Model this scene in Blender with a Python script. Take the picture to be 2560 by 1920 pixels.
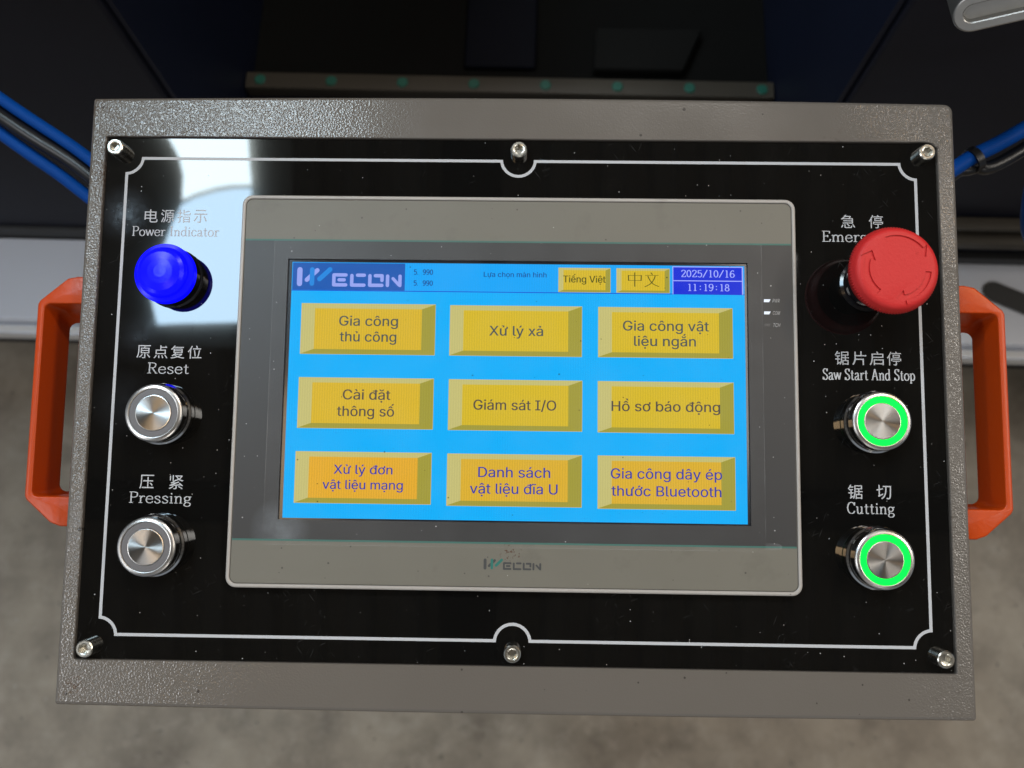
import bpy, bmesh, math, random
from mathutils import Vector, Matrix
R = math.radians
sc = bpy.context.scene
col = sc.collection
for o in list(bpy.data.objects):
    bpy.data.objects.remove(o)

# ------------------------------------------------------------------ camera, world, lights, exposure
TILT = R(9.726)                                   # the panel leans back towards the operator
PANEL = Matrix.Translation((0, 0, 1.0)) @ Matrix.Rotation(TILT, 4, 'X')
r0 = Vector((0.999810525730008, 0.013494422527260881, -0.01402901279993609))
r1 = Vector((0.01205044844854943, -0.9950783005891606, -0.09835630324883367))
r2 = Vector((-0.015287227730163151, 0.09816861136454681, -0.9950523726975793))
cm = Matrix((r0, -r1, -r2)).transposed().to_4x4()
cm.translation = Vector((4.355, -36.881, 409.834)) * 0.001
cam = bpy.data.cameras.new('camera')
cam.sensor_width = 36.0
cam.lens = 2100 / 2560 * 36
cam.clip_start = 0.01
cam.clip_end = 60
cam.dof.use_dof = True
cam.dof.focus_distance = 0.409
cam.dof.aperture_fstop = 8.4
cam.dof.aperture_blades = 0
co = bpy.data.objects.new('camera', cam)
col.objects.link(co)
co.matrix_world = PANEL @ cm
sc.camera = co

wd = bpy.data.worlds.new('World')
sc.world = wd
wd.use_nodes = True
wd.node_tree.nodes['Background'].inputs[0].default_value = (0.80, 0.88, 1.0, 1)
wd.node_tree.nodes['Background'].inputs[1].default_value = 0.28

def lamp(name, loc, sx, sy, power, color):
    l = bpy.data.lights.new(name, 'AREA')
    l.shape = 'RECTANGLE'
    l.size, l.size_y = sx, sy
    l.energy = power
    l.color = color
    o = bpy.data.objects.new(name, l)
    col.objects.link(o)
    o.location = loc
    return o
# unseen hall lamps, level and shining down; the last three are added for glints
lamp('unseen_lamp', (1.1, 1.60, 4.2), 1.5, 0.3, 46, (1.0, 0.95, 0.88))
lamp('unseen_lamp', (-1.7, 1.75, 4.2), 1.4, 0.3, 48, (0.95, 0.97, 1.0))
lamp('unseen_lamp', (3.0, 0.0, 4.0), 0.35, 2.0, 62, (1.0, 0.93, 0.84))
lamp('unseen_lamp', (-3.1, -1.6, 4.0), 0.35, 2.0, 60, (0.95, 0.97, 1.0))
lamp('unseen_lamp', (0.5, -3.6, 3.8), 2.4, 0.4, 44, (1.0, 0.96, 0.90))
lamp('unseen_lamp', (2.45, 1.35, 4.0), 0.3, 0.5, 18, (1.0, 0.62, 0.28))
lamp('unseen_lamp', (0.98, -0.12, 4.1), 0.26, 0.90, 7, (1.0, 0.97, 0.92))  # added lamp that draws bright stripes on the steel button barrels
lamp('unseen_lamp', (-0.98, -0.55, 4.1), 0.24, 0.60, 4.5, (1.0, 0.70, 0.40))  # added warm lamp for orange glints on the button barrels
lamp('unseen_lamp', (0.96, 0.30, 4.1), 0.16, 0.16, 1.3, (1.0, 0.62, 0.30))  # small added lamp, another orange glint on the barrels

sc.view_settings.view_transform = 'Standard'
sc.view_settings.look = 'None'
sc.view_settings.exposure = 0
sc.view_settings.gamma = 1
sc.view_settings.use_curve_mapping = False
sc.cycles.max_bounces = 8
sc.cycles.transparent_max_bounces = 12
sc.cycles.caustics_reflective = False
sc.cycles.caustics_refractive = False
sc.cycles.sample_clamp_indirect = 4

# ------------------------------------------------------------------ materials
def s2l(c):
    return tuple(((v / 255) / 12.92 if v / 255 <= 0.04045 else ((v / 255 + 0.055) / 1.055) ** 2.4) for v in c)

class NT:
    def __init__(s, name):
        s.m = bpy.data.materials.new(name)
        s.m.use_nodes = True
        s.t = s.m.node_tree
        s.b = s.t.nodes['Principled BSDF']
        s.out = s.t.nodes['Material Output']
        s.tc = None
    def n(s, typ, **kw):
        nd = s.t.nodes.new(typ)
        for k, v in kw.items():
            if k.startswith('i_'):
                nd.inputs[k[2:].replace('_', ' ')].default_value = v
            else:
                setattr(nd, k, v)
        return nd
    def l(s, a, b):
        s.t.links.new(a, b)
    def co(s):
        if not s.tc:
            s.tc = s.n('ShaderNodeTexCoord')
        return s.tc.outputs['Object']
    def noise(s, scale, detail=2.0, rough=0.5, vec=None):
        nd = s.n('ShaderNodeTexNoise')
        nd.inputs['Scale'].default_value = scale
        nd.inputs['Detail'].default_value = detail
        nd.inputs['Roughness'].default_value = rough
        s.l(vec or s.co(), nd.inputs['Vector'])
        return nd.outputs['Fac']
    def ramp(s, fac, a, b, ca=(0, 0, 0, 1), cb=(1, 1, 1, 1)):
        nd = s.n('ShaderNodeValToRGB')
        nd.color_ramp.elements[0].position = a
        nd.color_ramp.elements[1].position = b
        nd.color_ramp.elements[0].color = ca
        nd.color_ramp.elements[1].color = cb
        s.l(fac, nd.inputs[0])
        return nd.outputs[0]
    def math(s, op, a, b=None, clamp=False):
        nd = s.n('ShaderNodeMath', operation=op, use_clamp=clamp)
        for i, v in enumerate((a, b)):
            if v is None: continue
            if isinstance(v, (int, float)): nd.inputs[i].default_value = v
            else: s.l(v, nd.inputs[i])
        return nd.outputs[0]
    def mix(s, fac, a, b):
        nd = s.n('ShaderNodeMix', data_type='RGBA')
        for sock, v in ((nd.inputs[0], fac), (nd.inputs[6], a), (nd.inputs[7], b)):
            if isinstance(v, (int, float)): sock.default_value = v
            elif isinstance(v, tuple): sock.default_value = (*v[:3], 1)
            else: s.l(v, sock)
        return nd.outputs[2]
    def specks(s, cell, rmax, power):
        """scattered dust grains: mask 1 inside small discs, cell size in metres"""
        v = s.n('ShaderNodeTexVoronoi', voronoi_dimensions='2D')
        v.inputs['Scale'].default_value = 1 / cell
        s.l(s.co(), v.inputs['Vector'])
        sep = s.n('ShaderNodeSeparateColor')
        s.l(v.outputs['Color'], sep.inputs[0])
        rad = s.math('MULTIPLY', s.math('POWER', sep.outputs[0], power), rmax / cell)
        return s.math('LESS_THAN', v.outputs['Distance'], rad)
    def near(s, x, y, r, soft=1.0):
        """soft blob mask around a place on the object (mm)"""
        d = s.n('ShaderNodeVectorMath', operation='DISTANCE')
        sx = s.n('ShaderNodeVectorMath', operation='MULTIPLY')
        sx.inputs[1].default_value = (1, 1, 0)
        s.l(s.co(), sx.inputs[0])
        s.l(sx.outputs[0], d.inputs[0])
        d.inputs[1].default_value = (x * 0.001, y * 0.001, 0)
        return s.math('SUBTRACT', 1.0, s.math('DIVIDE', d.outputs['Value'], r * 0.001), clamp=True)
    def bump(s, h, strength, dist):
        nd = s.n('ShaderNodeBump')
        nd.inputs['Strength'].default_value = strength
        nd.inputs['Distance'].default_value = dist
        s.l(h, nd.inputs['Height'])
        s.l(nd.outputs[0], s.b.inputs['Normal'])
        return nd
    def base(s, c):
        if isinstance(c, tuple): s.b.inputs['Base Color'].default_value = (*c[:3], 1)
        else: s.l(c, s.b.inputs['Base Color'])
    def set(s, **kw):
        for k, v in kw.items():
            sk = s.b.inputs[k.replace('_', ' ')]
            if isinstance(v, (int, float, tuple)): sk.default_value = v
            else: s.l(v, sk)

def plain(name, c, rough=0.5, metal=0.0, spec=0.5):
    n = NT(name)
    n.base(c)
    n.set(Roughness=rough, Metallic=metal, Specular_IOR_Level=spec)
    return n.m

def lit(name, srgb, strength=1.0, grain=0.0, rough=0.4):
    """something that gives off light behind a glossy cover"""
    n = NT(name)
    n.base((0.004, 0.004, 0.005))
    n.set(Roughness=rough, Specular_IOR_Level=0.06)
    c = s2l(srgb)
    n.set(Emission_Strength=strength)
    if grain:
        w = n.n('ShaderNodeTexWave', wave_type='BANDS', bands_direction='X')
        w.inputs['Scale'].default_value = 260
        w.inputs['Distortion'].default_value = 1.2
        w.inputs['Detail'].default_value = 1
        n.l(n.co(), w.inputs['Vector'])
        f = n.math('ADD', n.math('MULTIPLY', w.outputs['Fac'], 0.5), n.math('MULTIPLY', n.noise(1400, 2), 0.8))
        f2 = n.ramp(f, 0.25, 0.95)
        cc = n.mix(f2, tuple(v * (1 - grain) for v in c), tuple(min(v * (1 + grain), 1) for v in c))
        cc = n.mix(n.math('MULTIPLY', n.noise(13, 2), 0.16), cc, tuple(v * 0.72 for v in c))
        cc = n.mix(n.math('MULTIPLY', n.specks(0.0105, 0.00040, 5.0), 0.75), cc, tuple(v * 0.12 for v in c))
        n.l(cc, n.b.inputs['Emission Color'])
    else:
        n.set(Emission_Color=(*c, 1))
    return n.m

def m_housing():
    n = NT('grey_hammered_paint')
    big = n.noise(9, 3)
    fine = n.noise(160, 3)
    c = n.mix(big, (0.116, 0.103, 0.090), (0.134, 0.121, 0.107))
    c = n.mix(n.math('MULTIPLY', fine, 0.18), c, (0.12, 0.11, 0.10))
    dirt = n.specks(0.021, 0.0011, 5.0)
    dirt2 = n.math('MULTIPLY', n.ramp(n.noise(420, 2), 0.63, 0.70), n.ramp(n.noise(13, 1), 0.60, 0.72))
    rust = n.math('MULTIPLY', n.ramp(n.noise(700, 2), 0.5, 0.6), n.math('MAXIMUM', n.near(-214, 143, 6), n.math('MAXIMUM', n.near(-210, 108, 9), n.near(-208, -143, 7))))
    c = n.mix(n.math('MULTIPLY', dirt, 0.8), c, (0.035, 0.03, 0.027))
    c = n.mix(n.math('MULTIPLY', dirt2, 0.55), c, (0.06, 0.045, 0.035))
    c = n.mix(n.math('MULTIPLY', rust, 1.4, True), c, (0.075, 0.05, 0.035))
    n.base(c)
    v = n.n('ShaderNodeTexVoronoi', feature='SMOOTH_F1')
    v.inputs['Scale'].default_value = 1150
    v.inputs['Smoothness'].default_value = 0.7
    n.l(n.co(), v.inputs['Vector'])
    pebble = n.math('ADD', n.math('MULTIPLY', v.outputs['Distance'], -0.9), n.math('MULTIPLY', n.noise(800, 1), 0.5))
    sx = n.n('ShaderNodeSeparateXYZ')
    n.l(n.co(), sx.inputs[0])
    xw = n.math('ADD', sx.outputs[0], n.math('MULTIPLY', n.math('SUBTRACT', n.noise(11, 2), 0.5), 0.16))
    lft = n.math('DIVIDE', n.math('SUBTRACT', -0.05, xw), 0.15, clamp=True)
    rgt = n.math('DIVIDE', n.math('SUBTRACT', xw, 0.165), 0.06, clamp=True)
    cover = n.math('ADD', 0.10, n.math('MULTIPLY', n.math('MAXIMUM', lft, rgt), 0.74))
    pebble = n.math('MULTIPLY', pebble, cover)
    # runs of thick paint along the right hand edge
    sep = n.n('ShaderNodeSeparateXYZ')
    n.l(n.co(), sep.inputs[0])
    edge = n.ramp(n.math('ADD', sep.outputs[0], n.math('MULTIPLY', n.noise(42, 3), 0.010)), 0.2135, 0.2150)
    h = n.math('ADD', pebble, n.math('MULTIPLY', edge, 1.2))
    n.bump(h, 1.0, 0.00030)
    n.set(Roughness=n.math('ADD', 0.12, n.math('MULTIPLY', n.noise(30, 2), 0.15)), Specular_IOR_Level=0.55)
    return n.m

def m_plate():
    n = NT('glossy_black_acrylic')
    dust = n.specks(0.0056, 0.00027, 11.0)
    smear = n.math('MULTIPLY', n.math('MAXIMUM', n.near(-199, 88, 16), n.math('MULTIPLY', n.math('MAXIMUM', n.near(-188, 24, 14), n.near(-193, -8, 18)), 0.5)), n.noise(260, 4, 0.7))
    c = n.mix(n.math('MULTIPLY', n.noise(14, 3), 0.6), (0.0030, 0.0030, 0.0030), (0.0062, 0.0060, 0.0054))
    c = n.mix(n.math('MULTIPLY', smear, 0.16), c, (0.16, 0.18, 0.22))
    # fine scratches: very stretched noise in two directions
    def scr(ang, seed):
        mp = n.n('ShaderNodeMapping', vector_type='TEXTURE')
        mp.inputs['Rotation'].default_value = (0, 0, R(ang))
        mp.inputs['Scale'].default_value = (1 / 110, 1 / 3200, 1)
        mp.inputs['Location'].default_value = (seed, seed * 2, 0)
        n.l(n.co(), mp.inputs['Vector'])
        nz = n.noise(1.0, 0, 0.5, mp.outputs[0])
        return n.ramp(nz, 0.79, 0.84)
    sc_ = n.math('MULTIPLY', n.math('MAXIMUM', n.math('MAXIMUM', scr(24, 3.1), scr(-52, 7.7)), scr(68, 1.3)), n.ramp(n.noise(26, 2), 0.53, 0.66))
    c = n.mix(n.math('MULTIPLY', sc_, 0.07), c, (0.5, 0.5, 0.5))
    c = n.mix(n.math('MULTIPLY', dust, 0.75), c, (0.42, 0.43, 0.42))
    n.base(c)
    n.set(Roughness=n.math('ADD', 0.022, n.math('MULTIPLY', n.math('MAXIMUM', dust, smear), 0.25)), IOR=1.5)
    nz = n.noise(26, 1)
    n.bump(nz, 0.05, 0.0006)
    return n.m

def m_bezel(name, c0, c1, rough):
    n = NT(name)
    c = n.mix(n.noise(24, 3), c0, c1)
    smudge = n.math('MULTIPLY', n.ramp(n.noise(48, 4, 0.65), 0.56, 0.78), 0.38)
    c = n.mix(smudge, c, (0.07, 0.065, 0.05))
    sp = n.specks(0.011, 0.00055, 5.0)
    c = n.mix(n.math('MULTIPLY', sp, 0.75), c, (0.035, 0.03, 0.025))
    lightsp = n.math('MULTIPLY', n.specks(0.0193, 0.0004, 5.0), 0.7)
    c = n.mix(lightsp, c, (0.5, 0.5, 0.48))
    brown = n.math('MULTIPLY', n.ramp(n.noise(760, 2), 0.60, 0.66), n.math('MINIMUM', n.math('MULTIPLY', n.near(-1, -77.2, 6.5), 1.8), 1.0))
    c = n.mix(brown, c, (0.07, 0.03, 0.012))
    n.base(c)
    n.set(Roughness=rough)
    n.bump(n.noise(1800, 1), 0.12, 0.0002)
    return n.m

def m_overlay():
    n = NT('dark_grey_screen_overlay')
    c = n.mix(n.noise(18, 3), (0.026, 0.026, 0.027), (0.034, 0.034, 0.035))
    d = n.specks(0.0062, 0.00032, 7.0)
    c = n.mix(n.math('MULTIPLY', d, 0.8), c, (0.5, 0.5, 0.5))
    haze = n.math('MULTIPLY', n.near(-112, -68, 15), n.noise(160, 4, 0.65))
    c = n.mix(n.math('MULTIPLY', haze, 0.55), c, (0.30, 0.34, 0.38))
    n.base(c)
    n.set(Roughness=0.42)
    return n.m

def m_floor():
    n = NT('stained_concrete')
    a = n.noise(5.5, 6, 0.62)
    b = n.noise(24, 5, 0.65)
    c = n.mix(n.ramp(a, 0.30, 0.72), (0.115, 0.092, 0.068), (0.35, 0.305, 0.24))
    c = n.mix(n.math('MULTIPLY', n.ramp(b, 0.50, 0.74), 0.5), c, (0.36, 0.325, 0.27))
    c = n.mix(n.math('MULTIPLY', n.ramp(n.noise(9, 4, 0.6), 0.58, 0.74), 0.6), c, (0.085, 0.068, 0.052))
    c = n.mix(n.math('MULTIPLY', n.ramp(n.noise(46, 3, 0.6), 0.66, 0.72), 0.55), c, (0.045, 0.038, 0.032))
    c = n.mix(n.math('MULTIPLY', n.ramp(n.noise(60, 2, 0.5), 0.72, 0.76), 0.6), c, (0.33, 0.31, 0.28))
    n.base(c)
    n.set(Roughness=0.55)
    n.bump(b, 0.2, 0.004)
    return n.m

def m_paint(name, c, rough, var=0.25, orange=0.0):
    n = NT(name)
    n.base(n.mix(n.noise(6, 3), tuple(v * (1 - var) for v in c), tuple(v * (1 + var) for v in c)))
    n.set(Roughness=rough)
    if orange:
        n.bump(n.noise(orange, 2), 0.25, 0.0006)
    return n.m

def m_turned(name, c, rough, aniso):
    n = NT(name)
    n.base(c)
    t = n.n('ShaderNodeTangent', direction_type='RADIAL', axis='Z')
    n.l(t.outputs[0], n.b.inputs['Tangent'])
    n.set(Metallic=1.0, Roughness=rough, Anisotropic=aniso)
    return n.m

def m_film(name, fac):
    n = NT(name)
    tr = n.n('ShaderNodeBsdfTransparent')
    mx = n.n('ShaderNodeMixShader')
    n.base((0.72, 0.75, 0.78))
    n.set(Roughness=0.2)
    n.l(n.math('MULTIPLY', n.ramp(n.noise(38, 4, 0.6), 0.35, 0.75, (0.35, 0.35, 0.35, 1), (2.4, 2.4, 2.4, 1)), fac), mx.inputs[0])
    n.l(tr.outputs[0], mx.inputs[1])
    n.l(n.b.outputs[0], mx.inputs[2])
    n.l(mx.outputs[0], n.out.inputs[0])
    return n.m

M = {}
M['housing'] = m_housing()
M['plate'] = m_plate()
M['ink'] = plain('white_screen_print', (0.44, 0.455, 0.48), 0.75, 0, 0.02)
M['bezel'] = m_bezel('beige_grey_plastic', (0.126, 0.119, 0.096), (0.148, 0.140, 0.115), 0.5)
M['lip'] = m_bezel('pale_bezel_rim', (0.34, 0.32, 0.30), (0.39, 0.37, 0.345), 0.42)
M['groove'] = plain('dark_groove', (0.05, 0.046, 0.04), 0.7)
M['overlay'] = m_overlay()
M['teal'] = plain('teal_line_print', (0.035, 0.125, 0.105), 0.5)
M['logo_grey'] = plain('grey_logo_print', (0.042, 0.044, 0.046), 0.5)
M['logo_teal'] = plain('teal_logo_print', (0.012, 0.135, 0.112), 0.5)
M['panel_black'] = plain('black_screen_margin', (0.012, 0.013, 0.018), 0.15)
M['film'] = m_film('clear_film', 0.010)
M['film_edge'] = m_film('clear_film_edge', 0.07)
M['steel'] = plain('polished_steel', (0.66, 0.65, 0.63), 0.13, 1.0)
M['steel_soft'] = plain('satin_steel', (0.60, 0.585, 0.56), 0.24, 1.0)
M['turned'] = m_turned('turned_steel', (0.35, 0.34, 0.325), 0.27, 0.93)
M['rim'] = plain('satin_rim_steel', (0.50, 0.49, 0.475), 0.30, 1.0)
M['ring_off'] = plain('grey_light_ring', (0.115, 0.112, 0.118), 0.4)
M['gasket'] = plain('black_gasket', (0.006, 0.006, 0.006), 0.5)
M['green'] = lit('lit_green_ring', (0, 254, 66), 2.0)
M['blue'] = lit('lit_blue_lens', (2, 2, 248), 1.5, 0, 0.22)
M['blue'].node_tree.nodes['Principled BSDF'].inputs['Specular IOR Level'].default_value = 0.16
M['black_gloss'] = plain('black_gloss_plastic', (0.008, 0.008, 0.009), 0.10)
M['red'] = m_paint('red_matt_plastic', (0.52, 0.020, 0.020), 0.5, 0.07, 900)
M['red'].node_tree.nodes['Principled BSDF'].inputs['Specular IOR Level'].default_value = 0.32
M['orange'] = m_paint('orange_powder_coat', (0.43, 0.047, 0.003), 0.32, 0.12, 260)
M['orange'].node_tree.nodes['Principled BSDF'].inputs['Specular IOR Level'].default_value = 0.3
M['zinc'] = plain('zinc_plated_steel', (0.55, 0.54, 0.49), 0.27, 1.0)
M['led'] = lit('lit_white_led', (235, 243, 255), 1.1)
M['led_off'] = plain('unlit_led', (0.045, 0.045, 0.046), 0.3)
M['pale_print'] = plain('pale_legend_print', (0.34, 0.34, 0.34), 0.5)
# the display
M['sky'] = lit('display_blue', (0, 175, 255), 1.0, 0.08)
M['bar'] = lit('display_title_bar', (12, 166, 250), 1.0, 0.05)
M['logo_bg'] = lit('display_logo_panel', (18, 88, 176), 1.0)
M['logo_a'] = lit('display_logo_pale', (150, 165, 240), 1.0)
M['logo_b'] = lit('display_logo_blue', (30, 135, 222), 1.0)
M['deep'] = lit('display_deep_blue', (14, 44, 214), 1.0)
M['rule'] = lit('display_rule', (8, 70, 210), 1.0)
M['pale_blue'] = lit('display_pale_blue', (165, 175, 255), 1.0)
M['hi'] = lit('display_button_light_edge', (198, 190, 118), 1.0, 0.06)
M['lo'] = lit('display_button_dark_edge', (162, 154, 56), 1.0, 0.06)
M['face_a'] = lit('display_button_yellow', (213, 183, 38), 1.0, 0.10)
M['face_c'] = lit('display_button_gold', (216, 180, 40), 1.0, 0.10)
M['face_b'] = lit('display_button_amber', (219, 175, 46), 1.0, 0.10)
M['face_d'] = lit('display_button_orange', (226, 170, 42), 1.0, 0.10)
M['txt_grey'] = lit('display_text_grey', (72, 82, 82), 1.0)
M['txt_brown'] = lit('display_text_brown', (80, 72, 66), 1.0)
M['txt_blue'] = lit('display_text_blue', (58, 62, 158), 1.0)
M['txt_navy'] = lit('display_text_navy', (14, 70, 150), 1.0)
M['txt_olive'] = lit('display_text_olive', (84, 84, 14), 1.0)
# surroundings
M['floor'] = m_floor()
M['navy'] = m_paint('dark_navy_paint', (0.006, 0.009, 0.022), 0.5)
M['navy2'] = m_paint('charcoal_machine_paint', (0.0038, 0.0048, 0.0115), 0.55)
M['navy_dark'] = plain('matt_navy_paint', (0.002, 0.0028, 0.007), 0.7, 0, 0.12)
M['recess'] = m_paint('black_recess_paint', (0.003, 0.003, 0.0026), 0.8)
for _k, _v in (('navy', .25), ('navy2', .25), ('recess', .12)):
    M[_k].node_tree.nodes['Principled BSDF'].inputs['Specular IOR Level'].default_value = _v
M['cover'] = m_paint('pale_grey_cover_paint', (0.56, 0.59, 0.66), 0.4, 0.06)
M['cover_lip'] = m_paint('pale_grey_lip_paint', (0.58, 0.58, 0.58), 0.4, 0.05)
M['shade'] = plain('dark_gap_shade', (0.02, 0.02, 0.02), 0.6)  # flat dark colour standing in for shade in slot and gap
M['rail'] = m_paint('oily_steel', (0.050, 0.043, 0.033), 0.5, 0.4)
M['rail'].node_tree.nodes['Principled BSDF'].inputs['Specular IOR Level'].default_value = 0.3
M['plug'] = plain('green_plastic_plug', (0.003, 0.085, 0.058), 0.5)
M['clamp'] = m_paint('dull_cast_metal', (0.006, 0.006, 0.0055), 0.9, 0.4)
M['clamp'].node_tree.nodes['Principled BSDF'].inputs['Specular IOR Level'].default_value = 0.15
M['hose'] = plain('blue_plastic_hose', (0.001, 0.050, 0.26), 0.5, 0, 0.10)
M['cable'] = plain('black_cable_sheath', (0.006, 0.006, 0.007), 0.35)
M['alu'] = m_paint('scuffed_aluminium', (0.36, 0.355, 0.34), 0.42, 0.2, 120)
M['alu'].node_tree.nodes['Principled BSDF'].inputs['Metallic'].default_value = 0.9
M['roof'] = m_paint('dim_roof_sheet', (0.55, 0.51, 0.45), 0.7, 0.25)
M['beam'] = plain('dark_roof_steel', (0.05, 0.04, 0.035), 0.6)
M['skylight'] = lit('bright_roof_light', (226, 246, 255), 30.0, 0, 0.5)
M['skylight_low'] = lit('hazy_roof_light', (194, 226, 250), 26.0, 0, 0.5)

# ------------------------------------------------------------------ mesh builder
MM = 0.001
class MB:
    def __init__(s):
        s.v, s.f, s.mi, s.sm, s.mats = [], [], [], [], []
    def mat(s, m):
        if m not in s.mats: s.mats.append(m)
        return s.mats.index(m)
    def add(s, vs, fs, m, smooth=False):
        k = len(s.v); i = s.mat(m)
        s.v += [tuple(v) for v in vs]
        for f in fs:
            s.f.append(tuple(k + j for j in f)); s.mi.append(i); s.sm.append(smooth)
    def quad(s, x0, y0, x1, y1, z, m):
        s.add([(x0, y0, z), (x1, y0, z), (x1, y1, z), (x0, y1, z)], [(0, 1, 2, 3)], m)
    def poly(s, pts, z, m):
        s.add([(x, y, z) for x, y in pts], [tuple(range(len(pts)))], m)
    def box(s, x0, y0, z0, x1, y1, z1, m):
        vs = [(x, y, z) for z in (z0, z1) for y in (y0, y1) for x in (x0, x1)]
        s.add(vs, [(0, 2, 3, 1), (4, 5, 7, 6), (0, 1, 5, 4), (2, 6, 7, 3), (0, 4, 6, 2), (1, 3, 7, 5)], m)
    def loft(s, loops, mats, cap0=None, cap1=None, smooth=True):
        n = len(loops[0])
        for a in range(len(loops) - 1):
            vs = list(loops[a]) + list(loops[a + 1])
            fs = [(j, (j + 1) % n, n + (j + 1) % n, n + j) for j in range(n)]
            s.add(vs, fs, mats[a] if isinstance(mats, list) else mats, smooth)
        if cap0: s.add(loops[0], [tuple(reversed(range(n)))], cap0)
        if cap1: s.add(loops[-1], [tuple(range(n))], cap1)
    def lathe(s, x, y, prof, m, n=72, cap=None, wob=None, z0=0.0):
        loops = []
        for k, (r, z) in enumerate(prof):
            lp = []
            for j in range(n):
                a = 2 * math.pi * j / n
                rr = r + (wob(k, j) if wob else 0)
                lp.append((x + rr * math.cos(a), y + rr * math.sin(a), z + z0))
            loops.append(lp)
        s.loft(loops, m, None, cap)
    def extrude(s, pts, z0, z1, m, smooth=False):
        n = len(pts)
        vs = [(x, y, z0) for x, y in pts] + [(x, y, z1) for x, y in pts]
        s.add(vs, [(j, (j + 1) % n, n + (j + 1) % n, n + j) for j in range(n)], m, smooth)
        s.add([(x, y, z1) for x, y in pts], [tuple(range(n))], m)
        s.add([(x, y, z0) for x, y in pts], [tuple(reversed(range(n)))], m)
    def capsule(s, x0, y0, x1, y1, r, z, m, seg=8):
        a = math.atan2(y1 - y0, x1 - x0)
        pts = []
        for k in range(seg + 1):
            t = a + math.pi / 2 + math.pi * k / seg
            pts.append((x0 + r * math.cos(t), y0 + r * math.sin(t)))
        for k in range(seg + 1):
            t = a - math.pi / 2 + math.pi * k / seg
            pts.append((x1 + r * math.cos(t), y1 + r * math.sin(t)))
        s.poly(pts, z, m)
    def build(s, name, parent=None, scale=MM, angle=35, weld=False, bevel=0.0):
        me = bpy.data.meshes.new(name)
        me.from_pydata([(x * scale, y * scale, z * scale) for x, y, z in s.v], [], s.f)
        for m in s.mats: me.materials.append(m)
        me.polygons.foreach_set('material_index', s.mi)
        me.polygons.foreach_set('use_smooth', s.sm)
        if weld or bevel:
            b = bmesh.new(); b.from_mesh(me)
            bmesh.ops.remove_doubles(b, verts=b.verts, dist=1e-6)
            bmesh.ops.recalc_face_normals(b, faces=b.faces)
            if bevel:
                es = [e for e in b.edges if len(e.link_faces) == 2 and e.calc_face_angle(0) > R(25)]
                bmesh.ops.bevel(b, geom=es, offset=bevel * scale, segments=3, profile=0.5, affect='EDGES')
                for f in b.faces: f.smooth = True
            b.to_mesh(me); b.free()
        me.update()
        if any(s.sm) or bevel:
            me.set_sharp_from_angle(angle=R(angle))
        o = bpy.data.objects.new(name, me)
        col.objects.link(o)
        if parent: o.parent = parent
        return o

def rrect(cx, cy, w, h, rad, z, nc=6, ne=8, bow=(0, 0, 0, 0)):
    """rounded rectangle loop, radii order: TR, TL, BL, BR; bow of top, left, bottom, right edges in mm"""
    if not isinstance(rad, (tuple, list)): rad = (rad,) * 4
    hx, hy = w / 2, h / 2
    cs = [(hx, hy, 0), (-hx, hy, 90), (-hx, -hy, 180), (hx, -hy, 270)]
    pts = []
    for q, (x, y, a0) in enumerate(cs):
        r = max(rad[q], 1e-3)
        ox, oy = x - math.copysign(r, x), y - math.copysign(r, y)
        arc = [(ox + r * math.cos(R(a0 + 90 * k / nc)), oy + r * math.sin(R(a0 + 90 * k / nc))) for k in range(nc + 1)]
        pts += arc
        x2, y2, a2 = cs[(q + 1) % 4]
        r_2 = max(rad[(q + 1) % 4], 1e-3)
        nx = x2 - math.copysign(r_2, x2) + r_2 * math.cos(R(a2))
        ny = y2 - math.copysign(r_2, y2) + r_2 * math.sin(R(a2))
        for k in range(1, ne):
            t = k / ne
            px, py = arc[-1][0] + (nx - arc[-1][0]) * t, arc[-1][1] + (ny - arc[-1][1]) * t
            b = bow[q] * 4 * t * (1 - t)
            if q == 0: py += b
            elif q == 1: px -= b
            elif q == 2: py -= b
            else: px += b
            pts.append((px, py))
    return [(cx + x, cy + y, z) for x, y in pts]

def empty(name, mw):
    o = bpy.data.objects.new(name, None)
    o.empty_display_size = 0.05
    col.objects.link(o)
    o.matrix_world = mw
    return o
def tag(o, label, cat, group=None):
    o['label'] = label; o['category'] = cat
    if group: o['group'] = group
    return o

# ------------------------------------------------------------------ lettering
_cache = {}
def glyphs(txt):
    if txt in _cache: return _cache[txt]
    cu = bpy.data.curves.new('t', 'FONT')
    cu.body = txt; cu.size = 1.0; cu.resolution_u = 4
    ob = bpy.data.objects.new('t', cu)
    col.objects.link(ob)
    dg = bpy.context.evaluated_depsgraph_get()
    dg.update()
    me = bpy.data.meshes.new_from_object(ob.evaluated_get(dg))
    vs = [tuple(v.co) for v in me.vertices]
    fs = [tuple(p.vertices) for p in me.polygons]
    bpy.data.objects.remove(ob); bpy.data.meshes.remove(me); bpy.data.curves.remove(cu)
    _cache[txt] = (vs, fs)
    return vs, fs
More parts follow.
